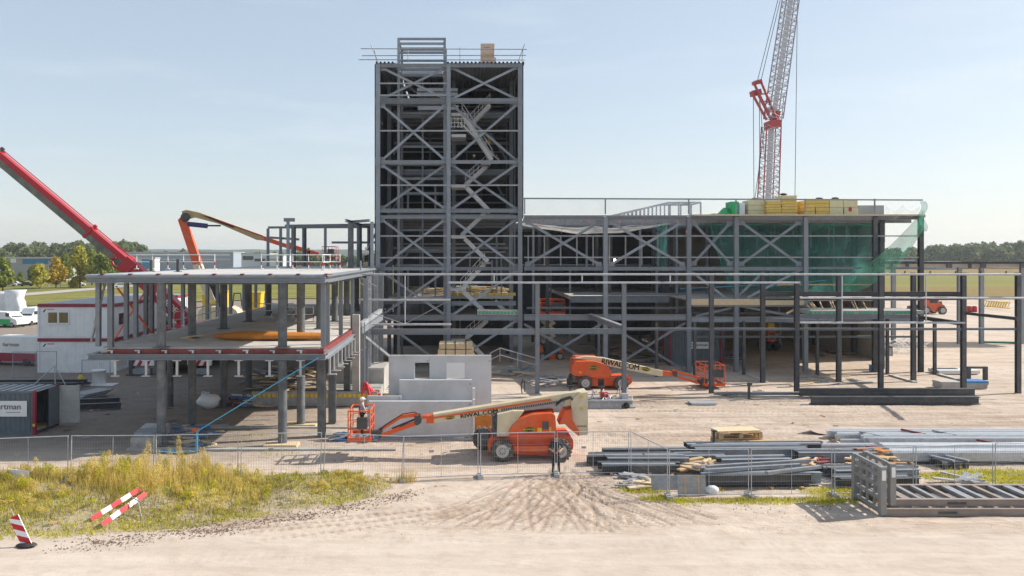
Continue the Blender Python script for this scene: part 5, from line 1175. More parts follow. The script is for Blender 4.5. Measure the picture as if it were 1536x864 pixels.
person('worker in dark clothes and pale helmet climbing the open tower stair',(XY(711,Y),Y,zt(261,Y)),R(-60),
  dict(lkn=(-.1,.22,.62),lan=(-.11,.18,.2),lto=(-.11,.33,.16),lel=(-.25,.1,1.16),lwr=(-.22,.3,1.08),lha=(-.2,.38,1.06)),dict(shirt=shirtdark,trousers=trouserdark),helmetmat)
person('worker in yellow vest handling the white stair guard frame high in the tower',(XY(734,73),73,zt(234,73)),R(60),
  dict(lel=(-.25,.2,1.3),lwr=(-.2,.42,1.3),lha=(-.18,.5,1.3)),dict(shirt=yellow,trousers=trouserdark),yellow)
# ================================================================ mesh fence
PW=3.45
def fence_proto(w=PW,h=1.95):
    t=thing('mesh_fence_panel','x','fence panel',(0,0,0),group='mesh fence panels along the haul road')
    z0,z1=.12,h
    fr=MB()
    for x in (.03,w-.03): fr.tube((x,0,.0),(x,0,z1+.02),.021,6)
    fr.tube((.03,0,z1),(w-.03,0,z1),.019,6); fr.tube((.03,0,z0),(w-.03,0,z0),.017,6); fr.tube((w/2,0,z0),(w/2,0,z1),.013,5)
    fr.build('frame',galv,t,local=True)
    m=MB(); n=int(w/.105)
    for k in range(1,n): x=.03+(w-.06)*k/n; m.tube((x,.004,z0),(x,.004,z1),.0032,3,sm=False)
    for k in range(1,7): z=z0+(z1-z0)*k/7; m.tube((.03,-.004,z),(w-.03,-.004,z),.0034,3,sm=False)
    m.build('wire_mesh',galvdull,t,local=True)
    MB().box((w*.37,-.012,z0+(z1-z0)*.62),(.22,.006,.1)).build('plate',galvdull,t,local=True)
    return t
fp=[(-20,742),(105,735),(233,731),(360,727),(484,722),(605,721),(720,716),(835,713),(946,712),(1003,747),(1126,746),(1251,745),(1373,741),(1492,736),(1615,731)]
flab=['mesh fence panel cut by the left picture edge behind the weeds','mesh fence panel behind the weeds, left of the galvanised bundle','mesh fence panel behind the tallest weeds and fallen barrier boards','mesh fence panel before the right front round deck column','mesh fence panel in front of the orange basket with the worker','mesh fence panel in front of the lowest grey concrete panel','mesh fence panel in front of the near wheel of the front boom lift','mesh fence panel at the gate, right of the man in dark clothes','mesh fence panel swung open at an angle beside the steel stock','mesh fence panel with the leaning galvanised sheet behind it','mesh fence panel in front of the dark netted steel stock','mesh fence panel behind the end walls of the flat racks','mesh fence panel behind the left part of the flat rack bed','mesh fence panel at the right picture edge behind the flat racks']
proto=None; feet=[]
for k,((ax,ay),(bx,by)) in enumerate(zip(fp,fp[1:])):
    A,B=G(ax,ay),G(bx,by); A.z,B.z=gz(A.x,A.y)*.6,gz(B.x,B.y)*.6
    if k==8: pass
    L=(B-A).length; ang=math.atan2(B.y-A.y,B.x-A.x)
    if proto is None: proto=fence_proto(); o=proto; o.location=A; o.rotation_euler=(0,0,ang); o['label']=flab[k]
    else: o=dup(proto,A,ang,flab[k])
    o.scale=((L-.06)/PW,1,1); o.rotation_euler=(0,-math.asin((B.z-A.z)/L),ang)
    feet.append(A)
foot0=None
fdesc=['concrete fence foot at the left edge in the weeds','concrete fence foot among weeds behind the striped marker','concrete fence foot behind the fallen barrier boards','concrete fence foot at the right end of the tall weeds','concrete fence foot below the orange basket','concrete fence foot by the dry weed tuft below the grey panels','dark concrete fence foot left of the front boom lift wheel','concrete fence foot beside the man in dark clothes','concrete fence foot where the fence panel swings open','concrete fence foot in front of the leaning galvanised sheet','concrete fence foot on grass before the dark netted stock','concrete fence foot left of the flat rack end walls','concrete fence foot behind the front corner of the flat rack','concrete fence foot at the far right behind the rack bed']
for k,A in enumerate(feet):
    if foot0 is None:
        foot0=thing('fence_foot',fdesc[0],'fence foot',A,group='feet of the mesh fence'); b=MB().prismx([(-.35,0),(.35,0),(.3,.14),(-.3,.14)],-.12,.12); b.box((0,.16,.16),(.1,.1,.05)).box((0,-.16,.16),(.1,.1,.05)); b.build('block',concrete,foot0,local=True); o=foot0
    else: o=dup(foot0,A,None,fdesc[k])
    o.location=(A.x,A.y,gz(A.x,A.y)-.01); o.rotation_euler=(0,0,rr.uniform(-.3,.3))
# ================================================================ precast panels
def cpanel(label, poly_holes, Y, th, name='precast_panel', lean=0):
    T=thing(name,label,'concrete panel',(0,0,0)); return T
Yp=42.9
def panel(label,px0,px1,pyt,pyb,Y,th=.2,holes=()):
    x0,x1=XY(px0,Y),XY(px1,Y); z1,z0=zt(pyt,Y),max(0.12,zt(pyb,Y)); m=MB()
    xs_=sorted({x0,x1,*[XY(h[0],Y) for h in holes],*[XY(h[1],Y) for h in holes]}); zs_=sorted({z0,z1,*[zt(h[2],Y) for h in holes],*[zt(h[3],Y) for h in holes]})
    for i in range(len(xs_)-1):
        for j in range(len(zs_)-1):
            cx,cz=(xs_[i]+xs_[i+1])/2,(zs_[j]+zs_[j+1])/2
            if any(XY(h[0],Y)<cx<XY(h[1],Y) and zt(h[3],Y)<cz<zt(h[2],Y) for h in holes): continue
            m.bb(xs_[i],xs_[i+1],Y,Y+th,zs_[j],zs_[j+1])
    T=thing('precast_wall',label,'concrete wall',((x0+x1)/2,Y,z0),group='precast panels standing in the rack'); m.build('slab',panelgrey,T)
    mm=MB()
    for f in (.08,.92): mm.tube((x1-.1,Y-.01,z0+(z1-z0)*f),(x1-.1,Y,z0+(z1-z0)*f),.05,8)
    mm.build('socket',galvdull,T); return T
panel('lowest and nearest grey concrete panel, wide and plain, behind the orange basket',553,708,602,658,Yp,.24)
panel('small low grey concrete panel peeping above the left end of the nearest panel',551,602,594,640,43.3,.14)
panel('middle grey concrete panel, shorter and set back above the nearest panel',599,708,570,645,43.7,.22)
panel('tall light grey concrete panel half with an open window hole, rear left',583,644,533,640,44.6,.2,holes=((622,643.9,544,568),))
panel('tall darker grey concrete panel half with a window hole, rear right',644.3,737,533,640,44.62,.2,holes=((670,697,544,568),))
MB().bb(XY(666,46.5),XY(702,46.5),46.5,46.6,zt(575,46.5),zt(538,46.5)).build('pale_board',signwhite,label='pale board seen through the right window hole of the rear panel',cat='board')
T=thing('panel_rack','low steel rack holding the grey concrete panels','rack',(XY(640,43.5),43.5,0))
for y in (42.7,44.0,45.2): MB().bb(XY(548,43),XY(742,43),y-.06,y+.06,.0,.12).build('runner',galvdull,T)
for px in (556,600,650,704,709.5): MB().bar((XY(px,43),45.4,.1),(XY(px,43),42.6,.1),.1,.1).build('cross_bar',galvdull,T)
MB().bb(XY(709.5,43),XY(712,43),42.75,42.95,.1,zt(598,43)).bb(XY(709,43),XY(713,43),43.6,43.8,.1,zt(585,43)).build('end_post',white,T)
for px,a,b in ((620,660,3),(640,661,4),(690,660,3)): pass
# red hoses behind
m=MB()
for k in range(5): m.path([P(543+u*(12+4*k),600-(26-4*k)*math.sin(.35+u*(2.7-.2*k)),52+.3*k) for u in np.linspace(0,1,9)],.09,6)
m.build('red_hose',rednet,label='tangle of bright red hoses behind the small concrete panel',cat='hose')
clodlike=mat('dark_scrap',(.12,.09,.07),.9,0,.3,4.)
# timber debris near panels
rs=random.Random(11)
def debris(label,px0,px1,py0,py1,n,mats,L=(.6,2.2),name='scattered_scraps',cat=None,th=.07,zr=.25,wd=(.08,.3)):
    m=MB()
    for i in range(n):
        g=G(rs.uniform(px0,px1),rs.uniform(py0,py1)); m.box((g.x,g.y,.05+rs.uniform(0,zr)),(rs.uniform(*L),rs.uniform(*wd),th),rz=rs.uniform(-.9,.9),ry=rs.uniform(-.12,.12),mi=i%len(mats))
    return m.build(name,mats,label=label,kind='stuff')
debris('scattered timber and sheeting behind the red hoses',562,586,560,597,46,[woodpale,white,wood])
debris('timber offcuts lying at the foot of the tower left bay',575,640,536,552,36,[woodpale,wood,galvdull])
debris('grey metal and board scraps on the sand right of the rear concrete panel',735,800,553,566,30,[galvdull,galv,woodpale])
debris('loose sheets and bars on the ground before the second boom lift',800,850,566,582,26,[galv,galvdull,concrete])
debris('timber strips and clamps scattered under the raised basket',498,560,652,664,34,[darksteel,white,bluestuff,galvdull],L=(.3,.9))
debris('mixed scraps lying under the deck beside the big white bag',330,400,596,612,40,[bluestuff,woodpale,white,primer],L=(.3,1.4))
debris('boards and pallets in shadow under the far deck columns',372,470,560,590,50,[wood,woodpale,galvdull,darksteel],L=(.8,2.6),zr=.6)
debris('scraps and straps by the foot of the left front deck columns',262,330,640,672,36,[galvdull,woodpale,bluestuff],L=(.3,1.2),zr=.08)
debris('dark pipes and parts in the shade inside the hall',880,1000,520,550,46,[darksteel,galvdull,wood],L=(.8,3))
debris('coloured boxes and sheets on the shaded hall floor, middle',1060,1110,528,545,14,[bluestuff,primer,galvdull],L=(.6,1.3),zr=.5)
debris('dark rods and scraps along the wall base in the hall',1220,1290,522,536,26,[darksteel,wood,galvdull],L=(.5,2.))
debris('planks lying on the sand under the front frame',1180,1300,560,580,10,[galvdull,woodpale],L=(1,3),zr=.02)
debris('short struts beside the second boom lift basket',1085,1140,586,596,12,[wood,galvdull],L=(.3,.9),zr=.03)
debris('small offcuts and stones scattered over the open yard right of the front lift',880,1300,600,640,24,[galvdull,woodpale,wood],L=(.1,.4),zr=.01,wd=(.03,.1),th=.03)
debris('small offcuts scattered on the sand before the concrete panels',500,720,664,700,16,[galvdull,woodpale,wood],L=(.1,.35),zr=.01,wd=(.03,.09),th=.03)
debris('crumbs of timber and dark scrap in the left yard',20,330,590,660,40,[galvdull,clodlike,woodpale],L=(.12,.45),zr=.01,wd=(.03,.12),th=.03)
# blue boxes and small stuff inside the hall
for k,(px,py,c,lb) in enumerate(((1078,533,bluestuff,'blue box on the hall floor beside red scraps'),(1110,528,bluestuff,'second blue box on the hall floor, further right'),(1314,557,bluestuff,'small blue bag at the foot of a front hall column'))):
    g=G(px,py); MB().box((g.x,g.y,.25),(.9,.6,.5)).box((g.x,g.y,.52),(.95,.65,.05)).build('blue_box',c,label=lb,cat='box')
T=thing('wheel_loader','small orange and yellow machine parked deep in the dark hall','loader',(XY(1154,84),84,0))
MB().bb(XY(1148,84),XY(1160,84),83.2,85,.6,2.1).build('body',orange,T); MB().bb(XY(1148,84),XY(1158,84),83.3,84.9,2.2,2.9).build('cab_roof',yellow,T); MB().bb(XY(1150,84),XY(1158,84),83.15,83.25,1.2,1.9).build('grille',darksteel,T)
for px in (1149,1159): 
    for y in (83.2,85): MB().lathe([(.05,-.15),(.5,-.15),(.5,.15),(.05,.15)],'Y',(XY(px,84),y,.5),14).build('wheel',black,T)
# hall office container with round logo
def container(label,loc,L,W,Hc,rz=0,doors=False):
    t=thing('shipping_container',label,'container',loc,rz); m=MB(); n=int(L/.28); pts=[]
    for k in range(n):
        x=-L/2+.12+(L-.24)*k/n; w_=(L-.24)/n; pts+= [(x,0),(x+w_*.35,0),(x+w_*.5,.045),(x+w_*.85,.045)]
    pts.append((L/2-.12,0))
    for y,s in ((-W/2+.03,1),(W/2-.03,-1)):
        vs=[(x,y+s*o,.12) for x,o in pts]+[(x,y+s*o,Hc-.1) for x,o in pts]; k=len(pts); m.add(vs,[(i,i+1,k+i+1,k+i) for i in range(k-1)])
    m.bb(-L/2+.02,-L/2+.08,-W/2,W/2,.1,Hc-.1); m.bb(-L/2,L/2,-W/2+.05,W/2-.05,.1,.16)
    m.build('wall',contgrey,t,local=True)
    r=MB()
    for k in range(int(L/.5)): r.bb(-L/2+.05+k*.5,-L/2+.35+k*.5,-W/2+.06,W/2-.06,Hc-.05,Hc+.005)
    r.bb(-L/2,L/2,-W/2,W/2,Hc-.1,Hc-.05); r.build('roof',galvdull,t,local=True)
    f=MB()
    for y in (-W/2,W/2): f.bb(-L/2,L/2,y-.03,y+.03,0,.14).bb(-L/2,L/2,y-.03,y+.03,Hc-.12,Hc+.01)
    f.build('rail',contgrey,t,local=True)
    for x in (-L/2,L/2):
        for y in (-W/2,W/2): MB().box((x,y,Hc/2),(.16,.16,Hc)).build('corner_post',wine,t,local=True)
    return t
Yc=44.
HC=zt(587,Yc)
C1=container('blue grey shipping container with wine red corner posts and open end, left edge',(XY(52,Yc)-3.03,Yc+1.22,0),6.06,2.44,HC)
MB().box((3.03-1.45,-1.26,HC-.95),(2.1,.02,.86)).build('sign_board',signwhite,C1,local=True)
mt=MB(); text(mt,'hartman',.46,face_front((3.03-1.5,-1.275,HC-.84)),bold=.006,sx=1.02); mt.bb(3.03-1.55,3.03-.75,-1.276,-1.272,HC-1.16,HC-1.13); mt.build('lettering',inkgrey,C1,local=True)
MB().box((3.03-.0,-1.31,.55),(.14,.03,.14)).build('yellow_marker',yellow,C1,local=True)
MB().bb(-2.9,2.95,-1.1,1.1,.17,.2).build('floor',wood,C1,local=True)
dr=MB().bb(3.12,4.3,1.28,1.33,.15,HC-.08)
for z in (.2,.85,1.45,2.0,HC-.15): dr.bb(3.16,4.26,1.25,1.28,z,z+.05)
dr.bb(3.14,3.2,1.25,1.28,.2,HC-.1).bb(4.22,4.28,1.25,1.28,.2,HC-.1)
dr.build('open_door',contdoor,C1,local=True)
MB().bb(3.1,3.16,.1,1.2,.15,HC-.1).build('half_open_door',contgrey,C1,local=True)
C2=container('dark blue grey container with white sign, standing in the shade inside the hall',(XY(1040,72.5),73,0),4.6,2.4,zt(497,72))
MB().box((.3,-1.24,1.85),(1.95,.02,.6)).build('sign_board',signwhite,C2,local=True)
mt=MB(); text(mt,'hartman',.34,face_front((.5,-1.255,1.88)),bold=.006); 
M=face_front((-.45,-1.255,1.86))
for r0,r1 in ((.13,.2),):
    for a0 in (0.3,3.4): 
        for k in range(8):
            a=a0+k*.33; b=a+.33; mt.add([M@V((math.cos(t)*r,math.sin(t)*r,0)) for t,r in ((a,r0),(a,r1),(b,r1),(b,r0))],[(0,1,2,3)])
mt.build('lettering',inkgrey,C2,local=True)
# ---- site cabins
def cabin_mod(label,y,z,win=True,group='white site cabins stacked in two storeys'):
    x0,x1=-36.0,-29.5; d=3.0; h=2.9; t=thing('site_cabin',label,'site cabin',((x0+x1)/2,y+d/2,z),group=group)
    m=MB().bb(x0+.08,x1-.08,y+.08,y+d-.08,z+.15,z+h-.28)
    for k in range(9): x=x0+.3+k*.72; m.bb(x,x+.03,y+.065,y+.08,z+.16,z+h-.3)
    m.build('wall',cabin,t)
    MB().bb(x0,x1,y,y+d-.02,z+h-.28,z+h-.02).build('roof_rim',wine,t); MB().bb(x0+.06,x1-.06,y+.06,y+d-.08,z+h-.02,z+h+.02).build('roof',galvdull,t)
    MB().bb(x0,x1,y,y+d-.02,z,z+.14).build('base_rim',cabin,t)
    for x in (x0,x1-.16):
        for yy in (y,y+d-.18): MB().bb(x,x+.16,yy,yy+.16,z+.14,z+h-.28).build('corner_post',cabin,t)
    # side window
    w_=MB().bb(x1-.09,x1-.03,y+.9,y+2.1,z+.95,z+2.1).build('window',white,t); MB().bb(x1-.06,x1-.01,y+1.0,y+2.0,z+1.05,z+2.0).build('pane',glassdark,w_)
    return t,x0
for lev in (0,1):
    for k in range(6):
        lb=('nearest ','second ','third ','fourth ','fifth ','sixth ')[k]+('lower' if lev==0 else 'upper')+' white site cabin with wine red rim, counted from the front'
        t,x0=cabin_mod(lb,67.6+3.0*k,2.92*lev)
        if k==0:
            z=2.92*lev
            M=face_front((x0+.75,67.66,z+2.45)); mm=MB(); mm.bb(x0+.35,x0+1.35,67.655,67.662,z+2.3,z+2.55); 
            MB().bb(x0+.3,x0+1.5,67.655,67.67,z+2.1,z+2.5).build('name_plate',signwhite,t)
            MB().bb(x0+.8,x0+1.4,67.645,67.654,z+2.38,z+2.46).build('red_print',signred,t); MB().add([(x0+.4,67.65,z+2.18),(x0+.55,67.65,z+2.18),(x0+.75,67.65,z+2.44),(x0+.62,67.65,z+2.44)],[(0,1,2,3)]).build('black_print',inkblack,t)
            if lev==1:
                a,b=XY(70,67.6),XY(104,67.6); c,d=zt(487,67.6),zt(464.5,67.6)
                w_=MB().bb(a,b,67.6,67.72,c,d).build('window',white,t)
                for u0,u1 in ((.07,.46),(.55,.94)): MB().bb(a+(b-a)*u0,a+(b-a)*u1,67.585,67.6,c+.16,d-.24).build('pane',brownglass,w_)
# ---- left yard small things
g=G(148.5,577); T=thing('round_tank','white round lidded tank with a pipe standing on the yard before the cabins','tank',(g.x,g.y,0)); MB().lathe([(.5,0),(.5,1.05),(.52,1.05),(.52,1.12),(.44,1.16),(.05,1.2)],'Z',(g.x,g.y,0),22).build('drum',white,T); MB().tube((g.x,g.y,1.15),(g.x,g.y,2.4),.05,8).build('pipe',white,T)
MB().box((g.x+.4,g.y-.2,.04),(2.,1.2,.06)).build('base_board',white,label='pale board on the ground under the white round tank',cat='board')
g=G(121,577); T=thing('gas_bottle','small yellow gas bottle on the yard left of the white round tank','gas bottle',(g.x,g.y,0)); MB().lathe([(.18,0),(.2,.08),(.2,.6),(.1,.75),(.05,.8)],'Z',(g.x,g.y,0),12).build('bottle',yellow,T); MB().lathe([(.04,.8),(.06,.82),(.06,.9),(.02,.92)],'Z',(g.x,g.y,0),8).build('valve',darksteel,T)
for k,(a,b,py,lb) in enumerate(((100,173,617,'dark steel beam lying on the left yard, nearer one'),(104,172,609,'dark steel beam lying on the left yard, farther one'))):
    y=H*F/(py-VY); T=thing('steel_beam',lb,'steel beam',(XY(a,y),y,0)); MB().ib((XY(a,y),y,.25),(XY(b,y),y+.8,.25),.36,.3,.05).build('beam',darksteel,T)
    MB().box((XY((a+b)/2,y),y+.4,.04),(.2,.8,.08)).build('block',wood,T)
g=G(118,602); T=thing('sheet_stack','stack of grey sheets with a yellow end beside the container door','sheets',(g.x,g.y,0))
for k in range(5): MB().box((g.x+.1*k,g.y+.6+.15*k,.1+.09*k),(1.3,2.4,.07),rz=-.35).build('sheet',galv if k%2 else galvdull,T)
MB().box((g.x-.3,g.y-.75,.2),(1.1,.06,.2),rz=-.35).build('yellow_end',yellow,T)
def stand(label,px0,px1,py0,py1,Y):
    T=thing('mesh_stand',label,'fence panel',(XY((px0+px1)/2,Y),Y,0),group='spare fence panels by the cabins'); x0,x1=XY(px0,Y),XY(px1,Y); z0,z1=max(.05,zt(py1,Y)),zt(py0,Y)
    MB().path([(x0,Y,z0),(x0,Y,z1),(x1,Y,z1),(x1,Y,z0),(x0,Y,z0)],.03,6).build('frame',galvdull,T); m=MB()
    for k in range(1,22): x=x0+(x1-x0)*k/22; m.tube((x,Y,z0),(x,Y,z1),.006,3,sm=False)
    m.build('wire_mesh',galvdull,T)
stand('spare fence panel in front of the wine red works van',19,53,528,572,65); stand('spare fence panel leaning before the lower site cabin',55,85,527,573,63.5); stand('spare fence panel right of the lower cabin front by the round tank',123,165,540,575,64)
T=thing('steel_stock','low stack of long dark steel sections behind the container, across the left yard','steel sections',(XY(60,58),58,0))
for k in range(7): MB().ib((XY(-40,58),57+.55*k,.25+.12*(k%3)),(XY(112,58),57.2+.55*k,.25+.12*(k%3)),.24,.22,.04).build('section',galvdull if k%3==0 else darksteel,T)
T=thing('prop_stand','thin galvanised tripod props behind the container','prop',(XY(82,56),56,0))
for a in ((50,578,82,548),(82,548,98,577),(82,548,83,580)): MB().tube(P(a[0],a[1],56),P(a[2],a[3],56),.035,6).build('tube',galv,T)
# galvanised bundle near the left column
for k,(px0,px1,py,dz,lb,c) in enumerate(((195,233,676,.62,'galvanised channel bundle at the foot of the left round column, nearest',galvdull),(200,238,665,.55,'galvanised channel bundle behind the nearest one at the left column',galvdull),(210,246,658,.6,'galvanised channel bundle, rearmost by the left column',galv))):
    y=H*F/(py-VY); x0,x1=XY(px0,y),XY(px1,y); T=thing('channel_bundle',lb,'channels',((x0+x1)/2,y,0),group='galvanised channel bundles at the left column')
    for j in range(3): MB().bb(x0,x1,y+.05+.27*j,y+.27+.27*j,.05,dz+.03*j).build('channel',c,T)
    MB().bb(x0+.2,x1-.2,y+.0,y+.95,.0,.05).build('batten',wood,T)
g=G(313,612); T=thing('big_bag','slumped white big bag lying under the deck','bag',(g.x,g.y,0)); m=MB().ell((g.x,g.y,.45),(.75,.6,.5),14,9); m.v=[(x+.06*math.sin(9*z+5*y),y,z+.05*math.sin(x*7)) for x,y,z in m.v]; m.build('sack',plastic,T); MB().path([(g.x-.4,g.y-.3,.8),(g.x-.3,g.y-.3,1.1),(g.x+.1,g.y-.3,1.05),(g.x+.2,g.y-.3,.8)],.03,5).build('loop',white,T)
for k,(px,y_,w_,h_,lb) in enumerate(((-2,118,3.6,4.6,'tall white plastic wrapped stack at the left edge'),(22,117,2.4,4.9,'tall white plastic wrapped stack right of the first one'))):
    m=MB(); N=26; vs=[]
    for j in range(9):
        for i in range(N):
            a=2*math.pi*i/N; z=h_*j/8; rr_=1+.08*math.sin(a*5+z*2)+.05*math.sin(a*11+z*5); x=max(-1,min(1,1.25*math.cos(a)))*w_/2*rr_; yy=max(-1,min(1,1.25*math.sin(a)))*.9*rr_
            vs.append((XY(px,y_)+x+.12*math.sin(z*3),y_+yy,z+.02))
    m.add(vs,[(j*N+i,j*N+(i+1)%N,(j+1)*N+(i+1)%N,(j+1)*N+i) for j in range(8) for i in range(N)]+[tuple(range(8*N,9*N))],0,True); m.build('wrapped_stack',plastic,label=lb,cat='wrapped goods',group='plastic wrapped stacks')
# ================================================================ steel stock right
GR='dark steel sections stocked behind the mesh fence'
st=[(903,1030,686,.22,'x'),(894,1028,691,.22,'x'),(883,1020,698,.34,'x'),(912,1028,702,.3,'x'),(902,1022,711,.3,'x'),(1041,1215,689,.45,'x'),(1033,1240,682,.3,'x'),(1018,1090,696,.3,'x'),(1085,1150,700,.26,'x'),(1080,1185,706,.34,'x'),(1042,1220,713,.26,'x'),(1058,1225,727,.5,'x'),(1058,1222,733,.4,'x'),(1196,1330,694,.4,'x'),(1236,1380,716,.3,'x'),(1250,1378,722,.3,'x'),(1258,1376,733,.34,'x')]
slab=['back row section of the left steel pile','second row section of the left steel pile','thickest section at the left tip of the steel pile','fourth row section of the left steel pile','front row section of the left steel pile','long deep section in the middle steel pile, behind timber blocks','rearmost long section behind the middle steel pile','short section just right of the left steel pile','short grey topped section in the middle of the stock','dark section in the middle pile behind the second fence post','pale topped section low in the middle pile','deep netted section at the front of the middle pile','foremost section of the middle pile on the grass','dark section under the white galvanised stock','upper section of the small pile behind the flat rack walls','middle section of the small pile behind the flat rack walls','lowest section of the small pile behind the flat rack walls']
for k,(a,b,py,h_,_) in enumerate(st):
    y=H*F/(py-VY); T=thing('steel_section',slab[k],'steel section',(XY((a+b)/2,y),y,0),group=GR)
    bpy.data.objects.remove(T)
    dy=rs.uniform(-.25,.25); zb=.1+(.08 if k%3==0 else 0)
    for j in range(2 if h_<.3 else 3):
        x0,x1=XY(a,y)+rs.uniform(-.1,.1),XY(b,y)+rs.uniform(-.2,.2); T=thing('steel_section',slab[k],'steel section',((x0+x1)/2,y+.3*j,0),group=GR)
        MB().ib((x0,y+.3*j,zb+h_/2),(x1,y+.3*j+dy,zb+h_/2),h_,.26,.03).build('section',steel if (k+j)%2 else darksteel,T)
        for f in (.12,.6,.88): MB().box((XY(a+(b-a)*f,y),y+.3*j,.05),(.12,.34,.1)).build('batten',wood,T)
for k,(a,b,y0,y1,lb) in enumerate(((1058,1200,722,713,'slanted pale steel bar lying across the middle pile, lower one'),(1060,1215,716,706,'slanted pale steel bar lying across the middle pile, upper one'),(1150,1230,726,716,'pale steel bar lying crosswise on the front of the middle pile'))):
    p,q=G(a,y0+9),G(b,y1+9); p.z=q.z=.72; MB().bar(p,q,.18,.12).build('steel_bar',galvdull,label=lb,cat='steel bar')
GG='white galvanised purlins stacked at the right'
gs=[(1255,1590,664,.28,.42),(1262,1305,670,.22,.3),(1304,1590,674,.42,.36),(1216,1318,679,.24,.5),(1282,1590,680,.14,.1),(1340,1590,696,.42,.6),(1445,1590,686,.2,.5)]
gl=['rearmost long white galvanised purlin','short white galvanised purlin end sticking out left of the long ones','thick front white galvanised purlin with capped end','grey white purlin reaching furthest left on the dark sections','thin bluish purlin below the thick white one','lowest wide white purlin right of the flat rack walls','white purlin at the right edge above the lowest one']
for k,(a,b,py,h_,d_) in enumerate(gs):
    y=H*F/(py-VY); T=thing('galvanised_purlin',gl[k],'purlin',(XY(a,y),y,0),group=GG); zb=.12
    n=6 if k in (0,2,5) else 2; w_=d_*(3.2 if n==6 else 1)/n
    for j in range(n):
        y0=y+j*(w_+.035); hz_=h_+rs.uniform(-.05,.03)*(j>0); xo=rs.uniform(0,.5) if j else 0
        MB().prismx([(y0,zb),(y0+w_,zb),(y0+w_,zb+hz_),(y0+w_*.8,zb+hz_),(y0+w_*.8,zb+hz_-.03),(y0+w_*.2,zb+hz_-.03),(y0+w_*.2,zb+hz_),(y0,zb+hz_)],XY(a,y)+xo,XY(b,y)).build('profile',purlinm if j%3 else galv,T)
    for f in (.1,.4,.8): MB().box((XY(a+(b-a)*f,y),y+.5,.06),(.12,1.6,.1)).build('batten',wood,T)
for px,py in ((1312,661),(1374,658),(1420,659),(1485,673)): pass
for k,(px,py,lb) in enumerate(((1313,660,'short dark clamp bar lying across the white purlins, left'),(1376,656,'rusty clamp bar lying across the white purlins, middle'),(1424,658,'short grey clamp bar across the white purlins, right of the rusty one'),(1484,671,'rusty clamp bar lying over the front white purlin'))):
    y=H*F/(py+8-VY); c=V((XY(px,y),y+.4,.48)); MB().bar(c+V((-.3,.6,0)),c+V((.3,-.6,0)),.1,.1).build('clamp_bar',primer if k in(1,3) else galvdull,label=lb,cat='clamp bar')
sheetm=mat('dusty_steel_plate',(.4,.31,.25),.8,0,.12,1.5,dirt=(.3,.22,.17))
m=MB(); vs=[];n=14
for i in range(n+1):
    u=i/n
    for v in (0,1):
        a=G(1204+(1310-1204)*u,650+11*u) if v==0 else G(1232+(1350-1232)*u,643+8*u); vs.append((a.x,a.y,.06+.28*math.exp(-((u-.04)/.09)**2)+.03*math.sin(u*9)))
m.add(vs,[(2*i,2*i+2,2*i+3,2*i+1) for i in range(n)],0,True); m.build('steel_plate',sheetm,label='large dusty brown steel plate with curled left edge lying on the sand',cat='steel plate')
# timber pallets
def pallet(T,c,L,W,z,rz,mt=wood,boards=7):
    M=Matrix.Translation(v3(c))@Matrix.Rotation(rz,4,'Z')
    m=MB(); 
    for k in range(boards): m.box(M@V((0,-W/2+W*(k+.5)/boards,z+.33)),(L,W/boards*.82,.04),rz=rz)
    for x in (-L/2+.1,0,L/2-.1):
        m.box(M@V((x,0,z+.28)),(.16,W,.05),rz=rz)
        for y in (-W/2+.09,0,W/2-.09): m.box(M@V((x,y,z+.15)),(.2,.15,.2),rz=rz)
    for y in (-W/2+.09,0,W/2-.09): m.box(M@V((0,y,z+.03)),(L,.15,.04),rz=rz)
    return m.build('pallet',mt,T)
g=G(1108,669); 
for k,(z,lb) in enumerate(((.02,'lower long wooden pallet of the pair on the sand by the dark post'),(.4,'upper wooden pallet with pale boards on top, by the dark post'))):
    T=thing('timber_pallet',lb,'pallet',(g.x,g.y,z)); pallet(T,(g.x,g.y+.3,0),2.4-.1*k,1.1,z,.12)
MB().box((g.x-.05,g.y+.35,.79),(2.3,1.0,.05),rz=.12).build('plywood_sheet',woodpale,label='pale plywood sheet lying on top of the two pallets',cat='plywood')
g2=G(1137,671); T=thing('timber_pallet','small broken pallet leaning at the right end of the pallet pair','pallet',(g2.x,g2.y,0)); pallet(T,(g2.x+.1,g2.y-.1,0),1.1,.8,0,.3,wood,5)
g=G(1071,678); T=thing('steel_post','short dark steel post with cap standing by the pallets','post',(g.x,g.y,0)); MB().tube((g.x,g.y,0),(g.x,g.y,1.05),.07,10).build('post',darksteel,T); MB().box((g.x,g.y,1.07),(.26,.2,.05)).build('cap',darksteel,T)
debris('pine blocks and battens lying between the steel piles',1030,1080,698,712,40,[woodpale,wood,wood],L=(.3,1.2))
debris('splintered boards at the right end of the middle steel pile',1196,1240,694,706,34,[woodpale,wood,primer],L=(.3,1.2))
debris('rust red and timber blocks behind the flat rack walls',1272,1350,684,706,40,[primer,wood,woodpale,rust],L=(.3,1.),zr=.5)
debris('brown sticks and boards scattered beside the swung fence panel',940,1000,716,735,24,[woodpale,concrete,galvdull],L=(.3,1.3),zr=.1)
g=G(1039,745); T=thing('sheet_metal_stack','upright galvanised sheet with two brown straps leaning behind the fence','sheet metal',(g.x,g.y,0))
MB().box((g.x,g.y+.15,.42),(1.15,.06,.82),rx=-.12).build('sheet',galvdull,T)
for dx in (-.28,.27): MB().box((g.x+dx,g.y+.11,.42),(.07,.03,.84),rx=-.12).build('strap',wood,T)
MB().box((g.x-.9,g.y+.8,.35),(1.2,.05,.6),rx=-.3).build('grey_panel',galvdull,label='bluish grey sheet lying tilted left of the upright galvanised sheet',cat='sheet metal')
g=G(1068,741); MB().ell((g.x,g.y,.16),(.3,.2,.2),10,6).build('white_bag',plastic,label='crumpled white bag on the grass right of the galvanised sheet',cat='bag')
